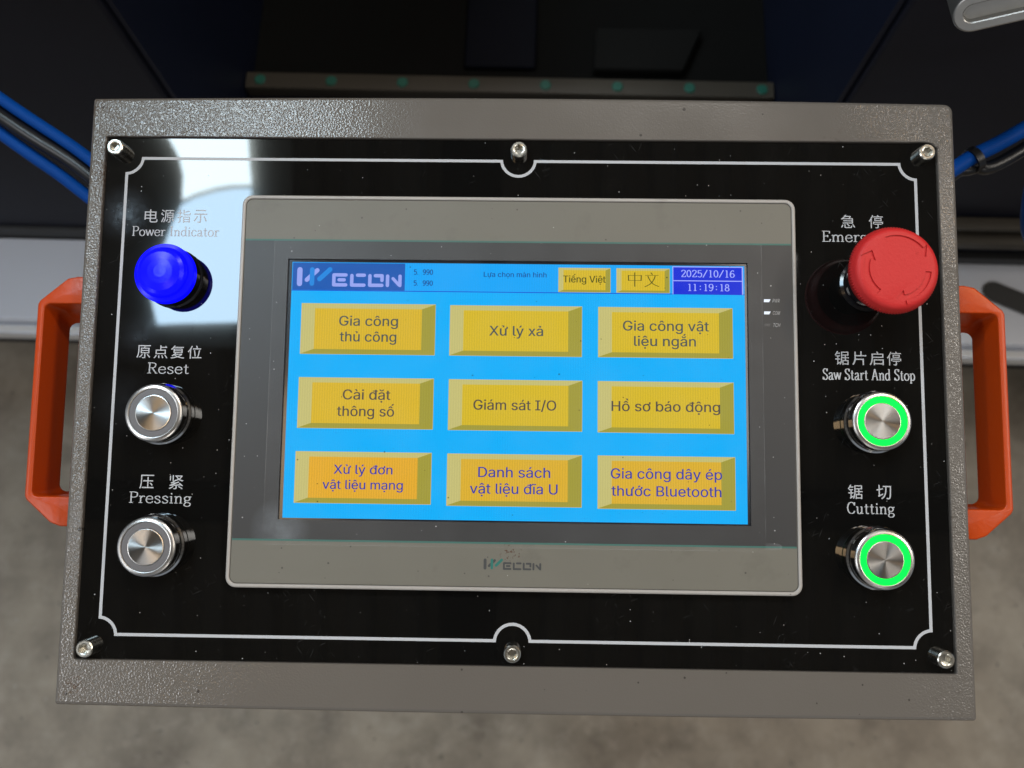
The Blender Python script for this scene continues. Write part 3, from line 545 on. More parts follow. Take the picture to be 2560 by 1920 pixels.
 'e':(404,'212 -8 0 177 -5 0 145 3 0 117 16 0 92 35 0 72 58 0 56 85 0 44 116 0 37 150 0 34 187 0 36 224 0 44 258 0 55 290 0 71 317 0 91 340 0 115 359 0 142 373 0 172 382 0 205 384 0 226 383 0 246 380 0 266 374 0 285 366 0 303 355 0 319 341 0 334 324 0 347 305 0 357 282 0 365 256 0 370 227 0 371 194 0 371 169 0 75 169 0 75 221 0 338 221 0 310 202 0 308 226 0 304 248 0 298 269 0 288 286 0 277 301 0 263 314 0 246 323 0 227 328 0 205 330 0 183 328 0 164 323 0 146 313 0 131 301 0 119 286 0 109 270 0 102 251 0 97 231 0 96 211 0 96 178 0 98 151 0 102 127 0 110 106 0 121 88 0 135 73 0 151 61 0 169 53 0 190 48 0 212 46 0 227 47 0 241 49 0 254 53 0 265 58 0 276 65 0 285 73 0 294 82 0 300 93 0 306 105 0 365 91 0 358 72 0 348 55 0 335 39 0 320 26 0 302 14 0 283 4 0 261 -3 0 237 -7 0','17 19 18 17 20 19 16 20 17 16 21 20 16 22 21 15 22 16 15 23 22 14 23 15 14 24 23 14 25 24 13 45 14 45 44 14 44 25 14 43 25 44 13 46 45 42 25 43 42 26 25 13 47 46 41 26 42 12 47 13 40 26 41 12 48 47 40 27 26 12 49 48 39 27 40 11 49 12 11 50 49 38 27 39 38 28 27 11 51 50 37 28 38 10 51 11 37 29 28 10 52 51 36 29 37 10 33 52 33 53 52 36 34 29 34 30 29 35 34 36 9 33 10 9 32 33 53 34 33 53 30 34 54 30 53 54 31 30 8 32 9 55 31 54 8 31 32 8 55 31 8 56 55 7 56 8 7 57 56 6 57 7 6 58 57 71 73 72 70 73 71 70 74 73 6 59 58 5 59 6 69 74 70 5 60 59 68 74 69 68 75 74 67 75 68 5 61 60 4 61 5 66 75 67 66 76 75 4 62 61 65 76 66 64 76 65 4 63 62 63 76 64 4 76 63 4 77 76 3 77 4 3 78 77 2 78 3 2 79 78 2 80 79 1 80 2 1 81 80 0 81 1'),
 'g':(425,'207 -151 0 180 -149 0 156 -146 0 134 -140 0 114 -132 0 97 -122 0 82 -110 0 70 -97 0 59 -84 0 51 -69 0 101 -41 0 107 -49 0 114 -57 0 122 -66 0 131 -74 0 142 -82 0 154 -88 0 169 -93 0 187 -96 0 207 -97 0 236 -95 0 261 -87 0 282 -75 0 298 -58 0 308 -34 0 311 -6 0 311 68 0 306 68 0 301 60 0 294 51 0 287 41 0 277 32 0 266 23 0 252 16 0 236 10 0 217 6 0 195 5 0 165 7 0 138 14 0 113 27 0 90 43 0 71 65 0 55 90 0 43 120 0 36 154 0 34 191 0 36 229 0 43 263 0 55 293 0 71 320 0 90 342 0 112 361 0 138 374 0 166 382 0 196 384 0 218 383 0 237 379 0 253 373 0 267 365 0 279 356 0 288 346 0 296 336 0 302 327 0 308 319 0 313 319 0 313 379 0 372 379 0 372 -9 0 370 -40 0 363 -67 0 350 -90 0 334 -109 0 314 -124 0 291 -136 0 265 -144 0 237 -149 0 205 59 0 227 61 0 246 66 0 264 75 0 278 87 0 290 103 0 300 121 0 307 142 0 311 166 0 312 193 0 311 219 0 307 242 0 300 264 0 291 283 0 279 299 0 264 312 0 247 322 0 227 328 0 205 330 0 182 328 0 163 322 0 145 312 0 130 298 0 118 282 0 109 262 0 102 241 0 98 218 0 96 193 0 98 167 0 102 144 0 109 123 0 118 104 0 131 88 0 145 76 0 163 66 0 183 61 0','53 55 54 53 56 55 52 56 53 52 57 56 64 66 65 64 67 66 51 57 52 51 58 57 51 59 58 50 59 51 50 60 59 50 61 60 49 94 50 94 61 50 94 62 61 49 95 94 93 62 94 49 96 95 92 62 93 92 63 62 49 97 96 91 63 92 48 97 49 91 64 63 91 90 64 90 89 64 89 88 64 88 87 64 87 67 64 48 98 97 48 99 98 47 99 48 47 100 99 46 100 47 46 101 100 86 67 87 46 102 101 45 102 46 85 67 86 45 103 102 45 104 103 84 67 85 44 104 45 44 105 104 83 67 84 43 105 44 43 106 105 82 67 83 43 107 106 81 67 82 42 107 43 42 108 107 80 26 81 26 67 81 41 108 42 41 109 108 79 26 80 41 110 109 78 27 79 27 26 79 78 28 27 25 67 26 41 111 110 77 28 78 40 111 41 40 76 111 76 28 77 76 29 28 40 29 76 40 30 29 39 30 40 39 31 30 39 32 31 38 32 39 38 33 32 38 34 33 37 34 38 37 35 34 36 35 37 24 67 25 24 68 67 23 68 24 23 69 68 9 11 10 9 12 11 9 13 12 22 69 23 9 14 13 22 70 69 8 14 9 8 15 14 21 70 22 8 16 15 7 16 8 20 70 21 7 17 16 20 71 70 7 18 17 19 71 20 7 19 18 6 19 7 6 71 19 6 72 71 5 72 6 4 72 5 4 73 72 3 73 4 3 74 73 2 74 3 2 75 74 1 75 2 0 75 1'),
 'h':(410,'114 227 0 114 0 0 53 0 0 53 509 0 114 509 0 114 287 0 102 287 0 116 319 0 132 344 0 152 362 0 175 374 0 200 382 0 227 384 0 252 383 0 275 377 0 295 369 0 313 356 0 328 340 0 341 321 0 350 298 0 355 271 0 357 240 0 357 0 0 296 0 0 296 235 0 293 263 0 286 286 0 273 304 0 256 318 0 235 326 0 210 329 0 192 328 0 176 324 0 161 317 0 147 308 0 136 297 0 126 283 0 119 266 0 115 248 0','2 4 3 2 6 4 6 5 4 11 13 12 11 14 13 10 14 11 10 15 14 9 15 10 9 16 15 8 16 9 8 17 16 7 31 8 31 17 8 31 30 17 30 18 17 29 18 30 7 32 31 28 18 29 7 33 32 28 19 18 6 33 7 27 19 28 6 34 33 6 35 34 26 19 27 26 20 19 6 36 35 2 37 6 37 36 6 25 20 26 25 21 20 2 38 37 24 21 25 2 0 38 24 22 21 23 22 24 2 1 0'),
 'i':(167,'53 0 0 53 379 0 114 379 0 114 0 0 84 443 1 73 444 1 63 448 1 54 455 1 47 463 1 43 472 1 41 483 1 43 494 1 47 504 1 54 512 1 63 518 1 73 522 1 84 524 1 95 522 1 105 518 1 114 512 1 121 504 1 125 494 1 126 483 1 125 472 1 121 463 1 114 455 1 105 448 1 95 444 1','0 2 1 0 3 2 15 17 16 14 17 15 14 18 17 13 18 14 13 19 18 12 19 13 12 20 19 11 20 12 11 21 20 10 21 11 10 22 21 9 22 10 9 23 22 8 23 9 8 24 23 7 24 8 7 25 24 6 25 7 6 26 25 5 26 6 5 27 26 4 27 5'),
 'l':(190,'139 -2 0 112 0 0 91 8 0 74 20 0 62 37 0 55 59 0 53 84 0 53 509 0 114 509 0 114 99 0 114 83 0 117 71 0 120 62 0 126 57 0 135 53 0 146 52 0 152 52 0 157 52 0 160 53 0 164 53 0 167 54 0 170 54 0 181 3 0 175 1 0 169 0 0 162 -1 0 154 -2 0 147 -2 0','6 8 7 6 9 8 6 10 9 5 10 6 5 11 10 5 12 11 5 13 12 4 13 5 4 14 13 19 21 20 19 22 21 4 15 14 17 19 18 17 22 19 4 16 15 4 17 16 4 22 17 3 22 4 2 22 3 1 22 2 1 23 22 1 24 23 0 24 1 0 25 24 0 26 25'),
 'm':(610,'53 0 0 53 379 0 112 379 0 112 295 0 108 295 0 114 314 0 122 331 0 132 346 0 144 358 0 158 368 0 172 376 0 187 382 0 203 385 0 219 386 0 245 383 0 268 375 0 287 361 0 303 342 0 314 320 0 321 295 0 312 295 0 318 312 0 326 329 0 337 343 0 350 356 0 364 366 0 381 375 0 398 381 0 417 385 0 437 386 0 458 385 0 478 380 0 497 372 0 514 361 0 529 346 0 541 328 0 550 307 0 555 283 0 557 255 0 557 0 0 496 0 0 496 254 0 493 279 0 485 298 0 473 313 0 456 323 0 438 329 0 419 330 0 402 329 0 387 326 0 374 320 0 363 312 0 353 302 0 345 290 0 340 277 0 336 263 0 335 247 0 335 0 0 274 0 0 274 260 0 272 280 0 265 297 0 253 311 0 238 322 0 220 328 0 199 330 0 185 329 0 171 326 0 158 320 0 145 312 0 135 302 0 126 289 0 119 274 0 115 257 0 114 238 0 114 0 0','12 14 13 28 30 29 11 14 12 27 30 28 27 31 30 11 15 14 10 15 11 26 31 27 26 32 31 0 2 1 0 4 2 4 3 2 9 15 10 9 16 15 25 32 26 25 33 32 8 16 9 24 33 25 8 17 16 24 34 33 7 17 8 23 34 24 6 17 7 23 35 34 22 47 23 47 35 23 6 65 17 65 18 17 5 66 6 66 65 6 64 18 65 22 48 47 46 35 47 5 67 66 21 49 22 49 48 22 45 35 46 63 18 64 45 36 35 5 68 67 21 50 49 44 36 45 62 18 63 5 69 68 62 19 18 21 51 50 4 69 5 43 36 44 4 70 69 20 51 21 20 52 51 61 19 62 43 37 36 4 71 70 20 53 52 42 37 43 60 20 61 20 19 61 0 72 4 72 71 4 60 53 20 60 54 53 42 38 37 59 54 60 41 38 42 59 55 54 0 73 72 59 56 55 58 56 59 0 74 73 41 39 38 40 39 41 58 57 56 0 75 74'),
 'n':(410,'114 227 0 114 0 0 53 0 0 53 379 0 112 379 0 112 287 0 102 287 0 116 319 0 132 344 0 152 362 0 175 374 0 200 382 0 227 384 0 252 383 0 275 377 0 295 369 0 313 356 0 328 340 0 341 321 0 350 298 0 355 271 0 357 240 0 357 0 0 296 0 0 296 235 0 293 263 0 286 286 0 273 304 0 256 318 0 235 326 0 210 329 0 192 328 0 176 324 0 161 317 0 147 308 0 136 297 0 126 283 0 119 266 0 115 248 0','11 13 12 11 14 13 10 14 11 2 4 3 2 6 4 6 5 4 10 15 14 9 15 10 9 16 15 8 16 9 8 17 16 7 31 8 31 17 8 31 30 17 30 18 17 29 18 30 7 32 31 28 18 29 7 33 32 28 19 18 6 33 7 27 19 28 6 34 33 6 35 34 26 19 27 26 20 19 6 36 35 2 37 6 37 36 6 25 20 26 25 21 20 2 38 37 24 21 25 2 0 38 24 22 21 23 22 24 2 1 0'),
 'o':(416,'207 -8 0 174 -5 0 144 3 0 117 16 0 93 35 0 72 58 0 56 85 0 44 116 0 37 150 0 34 187 0 37 225 0 44 260 0 56 291 0 72 318 0 93 341 0 117 360 0 144 374 0 174 382 0 207 384 0 241 382 0 271 374 0 299 360 0 323 341 0 343 318 0 359 291 0 371 260 0 379 225 0 381 187 0 379 150 0 371 116 0 359 85 0 343 58 0 323 35 0 299 16 0 271 3 0 241 -5 0 207 46 0 231 49 0 252 55 0 270 66 0 285 80 0 298 97 0 307 117 0 314 139 0 318 163 0 319 187 0 318 212 0 314 236 0 307 258 0 298 278 0 285 296 0 270 310 0 252 321 0 231 328 0 207 330 0 184 328 0 163 321 0 145 310 0 130 296 0 118 278 0 108 258 0 102 236 0 98 212 0 96 187 0 98 163 0 102 139 0 108 117 0 118 97 0 130 80 0 145 66 0 163 55 0 184 49 0','17 19 18 16 19 17 16 20 19 15 20 16 15 21 20 14 21 15 14 22 21 13 22 14 13 55 22 55 54 22 54 53 22 53 23 22 13 56 55 52 23 53 13 57 56 51 23 52 12 57 13 51 24 23 12 58 57 50 24 51 12 59 58 49 24 50 11 59 12 49 25 24 11 60 59 48 25 49 10 60 11 48 26 25 10 61 60 47 26 48 10 62 61 46 26 47 9 62 10 46 27 26 9 63 62 45 27 46 8 63 9 8 64 63 44 27 45 44 28 27 8 65 64 43 28 44 7 65 8 43 29 28 7 66 65 42 29 43 7 67 66 41 29 42 6 67 7 41 30 29 6 68 67 40 30 41 5 68 6 40 31 30 5 69 68 39 31 40 5 70 69 38 31 39 4 70 5 38 32 31 4 71 70 37 32 38 4 36 71 36 32 37 4 32 36 3 32 4 3 33 32 2 33 3 2 34 33 1 34 2 1 35 34 0 35 1'),
 'p':(425,'53 -143 0 53 379 0 112 379 0 112 319 0 118 319 0 123 327 0 130 336 0 137 346 0 147 355 0 158 364 0 171 373 0 188 379 0 207 383 0 229 384 0 259 382 0 287 374 0 313 361 0 335 342 0 354 320 0 370 293 0 381 261 0 388 227 0 390 189 0 388 151 0 381 116 0 370 84 0 355 57 0 336 34 0 313 16 0 288 3 0 260 -6 0 229 -8 0 208 -7 0 189 -3 0 173 4 0 159 12 0 147 21 0 138 31 0 130 41 0 124 50 0 118 59 0 114 59 0 114 -143 0 220 47 0 242 49 0 262 55 0 279 66 0 294 80 0 306 97 0 316 117 0 323 139 0 327 163 0 328 189 0 327 215 0 323 239 0 316 261 0 307 281 0 295 298 0 280 311 0 262 322 0 243 328 0 220 330 0 198 328 0 178 322 0 161 312 0 147 299 0 134 282 0 125 263 0 118 241 0 114 216 0 113 189 0 114 162 0 118 138 0 125 115 0 135 95 0 147 78 0 162 65 0 179 55 0 198 49 0','12 14 13 11 14 12 11 15 14 0 2 1 0 3 2 10 15 11 10 16 15 9 16 10 8 16 9 8 17 16 7 17 8 6 17 7 6 61 17 61 18 17 5 61 6 5 62 61 60 18 61 5 63 62 59 18 60 4 63 5 4 64 63 58 18 59 58 19 18 0 4 3 0 68 4 68 67 4 67 66 4 66 65 4 65 64 4 57 19 58 56 19 57 56 20 19 55 20 56 54 20 55 54 21 20 0 69 68 53 21 54 53 22 21 0 70 69 52 22 53 0 71 70 51 22 52 51 23 22 50 23 51 0 72 71 50 24 23 49 24 50 0 73 72 48 24 49 48 25 24 0 41 73 41 74 73 47 25 48 41 75 74 47 26 25 46 26 47 41 76 75 45 26 46 41 40 76 40 77 76 0 42 41 39 77 40 45 27 26 39 78 77 44 27 45 38 78 39 38 43 78 43 27 44 38 27 43 37 27 38 37 28 27 36 28 37 35 28 36 35 29 28 34 29 35 33 29 34 33 30 29 32 30 33 32 31 30'),
 's':(365,'182 -8 0 157 -7 0 133 -3 0 112 3 0 93 12 0 76 24 0 62 38 0 50 54 0 41 73 0 36 94 0 94 107 0 101 87 0 111 72 0 124 60 0 141 52 0 160 47 0 181 45 0 206 47 0 227 53 0 244 62 0 258 74 0 265 88 0 268 103 0 266 115 0 262 126 0 254 136 0 243 144 0 229 150 0 212 155 0 149 170 0 118 180 0 92 192 0 72 208 0 58 227 0 50 249 0 47 274 0 49 295 0 55 314 0 65 332 0 79 347 0 95 360 0 115 370 0 137 378 0 161 383 0 187 384 0 212 383 0 234 379 0 254 372 0 271 363 0 286 352 0 299 339 0 309 324 0 318 308 0 324 290 0 268 277 0 262 291 0 254 304 0 243 316 0 228 325 0 210 331 0 187 333 0 166 331 0 147 326 0 131 317 0 119 305 0 111 292 0 109 277 0 110 264 0 115 253 0 124 243 0 136 235 0 152 229 0 172 223 0 229 209 0 261 200 0 287 187 0 306 171 0 320 153 0 328 131 0 331 107 0 329 85 0 323 65 0 312 47 0 298 31 0 281 18 0 260 6 0 236 -2 0 210 -7 0','43 45 44 42 45 43 42 46 45 42 47 46 41 47 42 41 48 47 40 48 41 40 49 48 39 49 40 39 50 49 38 50 39 38 60 50 60 51 50 38 61 60 59 51 60 37 61 38 37 62 61 58 51 59 37 63 62 57 51 58 57 52 51 37 64 63 56 52 57 36 64 37 56 53 52 36 65 64 55 53 56 35 65 36 35 66 65 54 53 55 35 67 66 34 67 35 34 68 67 34 69 68 33 69 34 33 70 69 33 71 70 33 72 71 32 72 33 32 73 72 32 74 73 31 74 32 31 75 74 30 75 31 30 76 75 29 76 30 29 77 76 28 77 29 27 77 28 27 78 77 26 78 27 25 78 26 24 78 25 24 79 78 23 79 24 22 79 23 9 11 10 22 80 79 21 80 22 8 11 9 20 80 21 8 12 11 20 81 80 19 81 20 7 12 8 7 13 12 19 82 81 18 82 19 7 14 13 6 14 7 17 82 18 6 15 14 6 16 15 16 82 17 16 83 82 6 83 16 5 83 6 5 84 83 4 84 5 4 85 84 3 85 4 3 86 85 2 86 3 2 87 86 1 87 2 0 87 1'),
 't':(228,'204 379 0 204 327 0 6 327 0 6 379 0 65 471 1 126 471 1 126 98 1 127 83 1 130 70 1 136 61 1 144 55 1 156 51 1 170 50 1 175 50 1 180 50 1 185 51 1 191 52 1 197 53 1 202 54 1 213 2 1 207 0 1 200 -2 1 192 -3 1 184 -3 1 176 -4 1 168 -4 1 138 -1 1 113 7 1 92 21 1 77 41 1 68 64 1 65 93 1','2 0 3 2 1 0 31 5 4 31 6 5 31 7 6 30 7 31 30 8 7 30 9 8 29 9 30 29 10 9 29 11 10 17 19 18 16 19 17 15 19 16 29 12 11 14 19 15 29 13 12 29 14 13 29 19 14 28 19 29 27 19 28 26 19 27 26 20 19 26 21 20 25 23 26 23 21 26 23 22 21 25 24 23'),
 'u':(410,'182 -5 0 158 -3 0 135 2 0 115 11 0 97 23 0 82 39 0 69 59 0 60 82 0 54 109 0 53 139 0 53 379 0 114 379 0 114 144 0 116 117 0 124 94 0 137 75 0 154 61 0 175 53 0 200 50 0 218 51 0 234 55 0 249 62 0 263 71 0 274 83 0 283 97 0 290 113 0 295 132 0 296 153 0 296 379 0 357 379 0 357 0 0 298 0 0 298 92 0 307 92 0 294 60 0 277 35 0 257 17 0 234 5 0 209 -3 0','9 11 10 9 12 11 27 29 28 27 30 29 26 30 27 9 13 12 8 13 9 25 33 26 33 30 26 8 14 13 24 33 25 7 14 8 23 32 24 32 33 24 7 15 14 23 34 32 34 31 32 34 30 33 22 34 23 6 15 7 6 16 15 21 34 22 20 34 21 6 17 16 20 35 34 31 30 34 5 17 6 19 35 20 5 18 17 18 35 19 5 35 18 4 35 5 4 36 35 3 36 4 3 37 36 2 37 3 2 38 37 1 38 2 0 38 1'),
 'v':(390,'163 0 0 17 379 0 84 379 0 165 155 0 173 132 0 180 110 0 187 87 0 193 64 0 199 42 0 206 21 0 184 21 0 191 42 0 197 64 0 203 87 0 209 110 0 216 132 0 224 155 0 305 379 0 371 379 0 226 0 0','0 2 1 0 3 2 16 18 17 16 19 18 0 4 3 15 19 16 0 5 4 14 19 15 0 6 5 13 19 14 0 7 6 12 19 13 0 11 7 11 8 7 11 8 12 8 19 12 0 10 11 9 19 8 0 9 10 0 19 9'),
 'x':(379,'21 0 0 171 218 0 171 171 0 29 379 0 100 379 0 147 306 0 159 287 0 170 270 0 179 253 0 188 237 0 198 221 0 207 206 0 175 206 0 185 221 0 194 237 0 202 253 0 211 270 0 222 287 0 233 306 0 282 379 0 352 379 0 209 169 0 209 214 0 358 0 0 287 0 0 231 85 0 219 103 0 209 120 0 200 136 0 191 152 0 182 167 0 173 182 0 205 182 0 195 167 0 187 152 0 178 136 0 170 120 0 160 103 0 148 85 0 91 0 0','2 4 3 2 5 4 18 20 19 18 21 20 2 6 5 17 21 18 2 7 6 16 21 17 2 1 7 1 8 7 15 22 16 22 21 16 1 9 8 14 22 15 1 13 9 13 10 9 13 10 14 10 22 14 1 12 13 11 22 10 0 12 1 11 23 22 0 31 12 31 11 12 31 32 11 32 23 11 0 30 31 33 23 32 0 34 30 34 29 30 34 29 33 29 23 33 0 35 34 28 23 29 0 36 35 27 23 28 0 37 36 26 23 27 0 38 37 25 23 26 0 39 38 24 23 25'),
 'y':(390,'47 -139 0 61 -86 0 71 -87 0 83 -89 0 94 -90 0 104 -89 0 113 -86 0 122 -81 0 130 -74 0 138 -64 0 145 -51 0 151 -36 0 163 -1 0 17 379 0 84 379 0 165 155 0 173 132 0 180 109 0 187 87 0 193 64 0 199 42 0 206 21 0 184 21 0 190 42 0 196 64 0 202 87 0 209 110 0 216 132 0 224 155 0 305 379 0 371 379 0 204 -58 0 196 -77 0 187 -93 0 177 -107 0 165 -119 0 153 -128 0 139 -136 0 125 -141 0 109 -144 0 91 -145 0 82 -145 0 73 -144 0 65 -143 0 57 -142 0 52 -140 0','12 14 13 12 15 14 28 30 29 28 31 30 12 16 15 27 31 28 12 17 16 26 31 27 25 21 26 21 31 26 12 18 17 12 19 18 24 21 25 12 23 19 23 20 19 23 20 24 20 21 24 12 22 23 12 21 22 12 31 21 11 31 12 10 31 11 9 31 10 9 32 31 8 32 9 7 32 8 7 33 32 6 33 7 0 2 1 5 33 6 0 3 2 0 4 3 4 33 5 0 33 4 0 34 33 0 35 34 0 36 35 0 37 36 0 38 37 45 38 0 44 38 45 44 39 38 43 39 44 42 39 43 41 39 42 41 40 39'),
 'à':(390,'160 -9 0 137 -7 0 115 -3 0 94 5 0 76 15 0 60 29 0 48 45 0 38 63 0 32 84 0 30 108 0 32 128 0 36 146 0 43 161 0 53 174 0 64 184 0 78 193 0 92 200 0 108 206 0 125 211 0 143 214 0 161 217 0 178 220 0 200 223 0 218 225 0 234 227 0 247 229 0 257 231 0 265 235 0 271 240 0 274 246 0 276 255 0 276 257 0 275 272 0 272 285 0 267 297 0 260 307 0 251 315 0 240 322 0 227 327 0 212 330 0 196 331 0 178 330 0 163 327 0 149 322 0 137 316 0 127 309 0 118 301 0 110 292 0 104 283 0 100 274 0 41 291 0 51 313 0 64 331 0 79 346 0 95 358 0 114 368 0 133 375 0 153 380 0 173 383 0 194 384 0 208 384 0 223 382 0 239 379 0 255 375 0 271 369 0 286 360 0 300 350 0 312 336 0 322 320 0 330 301 0 335 278 0 337 251 0 337 0 0 277 0 0 277 52 0 272 52 0 267 43 0 260 34 0 252 25 0 242 16 0 229 8 0 215 1 0 199 -4 0 181 -7 0 170 45 0 192 47 0 211 51 0 228 59 0 242 68 0 254 80 0 263 93 0 270 108 0 274 122 0 276 138 0 276 190 0 272 187 0 267 184 0 259 182 0 251 180 0 241 178 0 231 176 0 221 174 0 210 173 0 200 171 0 191 170 0 182 169 0 175 168 0 161 166 0 147 163 0 134 159 0 122 153 0 112 147 0 103 139 0 97 130 0 93 118 0 92 105 0 93 93 0 96 82 0 102 72 0 109 64 0 119 57 0 130 52 0 142 48 0 156 46 0 165 429 1 99 529 1 168 529 1 215 429 1','58 60 59 58 61 60 57 61 58 57 62 61 56 62 57 56 63 62 55 63 56 55 64 63 55 65 64 54 65 55 54 66 65 53 66 54 53 67 66 52 67 53 52 40 67 40 39 67 39 68 67 51 41 52 41 40 52 51 42 41 38 68 39 51 43 42 37 68 38 51 44 43 36 68 37 36 69 68 51 45 44 35 69 36 50 45 51 50 46 45 34 69 35 50 47 46 34 70 69 33 70 34 50 48 47 49 48 50 32 70 33 32 71 70 31 71 32 30 71 31 29 71 30 29 72 71 28 72 29 27 72 28 26 94 27 94 72 27 25 94 26 24 94 25 23 94 24 22 94 23 21 94 22 20 94 21 19 94 20 18 94 19 17 94 18 16 94 17 15 94 16 14 94 15 14 95 94 93 72 94 14 96 95 13 96 14 13 97 96 13 98 97 13 99 98 13 100 99 13 101 100 12 101 13 12 102 101 12 103 102 12 104 103 12 105 104 12 106 105 12 107 106 12 108 107 12 109 108 11 109 12 11 110 109 11 111 110 11 112 111 10 112 11 10 113 112 92 72 93 10 114 113 9 114 10 91 72 92 9 115 114 8 115 9 90 72 91 8 116 115 8 117 116 89 72 90 7 117 8 7 118 117 88 74 89 74 72 89 7 119 118 87 74 88 7 120 119 6 120 7 86 75 87 75 74 87 6 121 120 6 122 121 86 76 75 73 72 74 85 76 86 6 123 122 84 76 85 6 84 123 5 84 6 5 76 84 5 77 76 5 78 77 4 78 5 4 79 78 4 80 79 3 80 4 3 81 80 2 81 3 2 82 81 1 82 2 1 83 82 0 83 1 124 126 125 124 127 126'),
 'á':(390,'160 -9 0 137 -7 0 115 -3 0 94 5 0 76 15 0 60 29 0 48 45 0 38 63 0 32 84 0 30 108 0 32 128 0 36 146 0 43 161 0 53 174 0 64 184 0 78 193 0 92 200 0 108 206 0 125 211 0 143 214 0 161 217 0 178 220 0 200 223 0 218 225 0 234 227 0 247 229 0 257 231 0 265 235 0 271 240 0 274 246 0 276 255 0 276 257 0 275 272 0 272 285 0 267 297 0 260 307 0 251 315 0 240 322 0 227 327 0 212 330 0 196 331 0 178 330 0 163 327 0 149 322 0 137 316 0 127 309 0 118 301 0 110 292 0 104 283 0 100 274 0 41 291 0 51 313 0 64 331 0 79 346 0 95 358 0 114 368 0 133 375 0 153 380 0 173 383 0 194 384 0 208 384 0 223 382 0 239 379 0 255 375 0 271 369 0 286 360 0 300 350 0 312 336 0 322 320 0 330 301 0 335 278 0 337 251 0 337 0 0 277 0 0 277 52 0 272 52 0 267 43 0 260 34 0 252 25 0 242 16 0 229 8 0 215 1 0 199 -4 0 181 -7 0 170 45 0 192 47 0 211 51 0 228 59 0 242 68 0 254 80 0 263 93 0 270 108 0 274 122 0 276 138 0 276 190 0 272 187 0 267 184 0 259 182 0 251 180 0 241 178 0 231 176 0 221 174 0 210 173 0 200 171 0 191 170 0 182 169 0 175 168 0 161 166 0 147 163 0 134 159 0 122 153 0 112 147 0 103 139 0 97 130 0 93 118 0 92 105 0 93 93 0 96 82 0 102 72 0 109 64 0 119 57 0 130 52 0 142 48 0 156 46 0 162 429 1 210 529 1 278 529 1 212 429 1','58 60 59 58 61 60 57 61 58 57 62 61 56 62 57 56 63 62 55 63 56 55 64 63 55 65 64 54 65 55 54 66 65 53 66 54 53 67 66 52 67 53 52 40 67 40 39 67 39 68 67 51 41 52 41 40 52 51 42 41 38 68 39 51 43 42 37 68 38 51 44 43 36 68 37 36 69 68 51 45 44 35 69 36 50 45 51 50 46 45 34 69 35 50 47 46 34 70 69 33 70 34 50 48 47 49 48 50 32 70 33 32 71 70 31 71 32 30 71 31 29 71 30 29 72 71 28 72 29 27 72 28 26 94 27 94 72 27 25 94 26 24 94 25 23 94 24 22 94 23 21 94 22 20 94 21 19 94 20 18 94 19 17 94 18 16 94 17 15 94 16 14 94 15 14 95 94 93 72 94 14 96 95 13 96 14 13 97 96 13 98 97 13 99 98 13 100 99 13 101 100 12 101 13 12 102 101 12 103 102 12 104 103 12 105 104 12 106 105 12 107 106 12 108 107 12 109 108 11 109 12 11 110 109 11 111 110 11 112 111 10 112 11 10 113 112 92 72 93 10 114 113 9 114 10 91 72 92 9 115 114 8 115 9 90 72 91 8 116 115 8 117 116 89 72 90 7 117 8 7 118 117 88 74 89 74 72 89 7 119 118 87 74 88 7 120 119 6 120 7 86 75 87 75 74 87 6 121 120 6 122 121 86 76 75 73 72 74 85 76 86 6 123 122 84 76 85 6 84 123 5 84 6 5 76 84 5 77 76 5 78 77 4 78 5 4 79 78 4 80 79 3 80 4 3 81 80 2 81 3 2 82 81 1 82 2 1 83 82 0 83 1 124 126 125 124 127 126'),
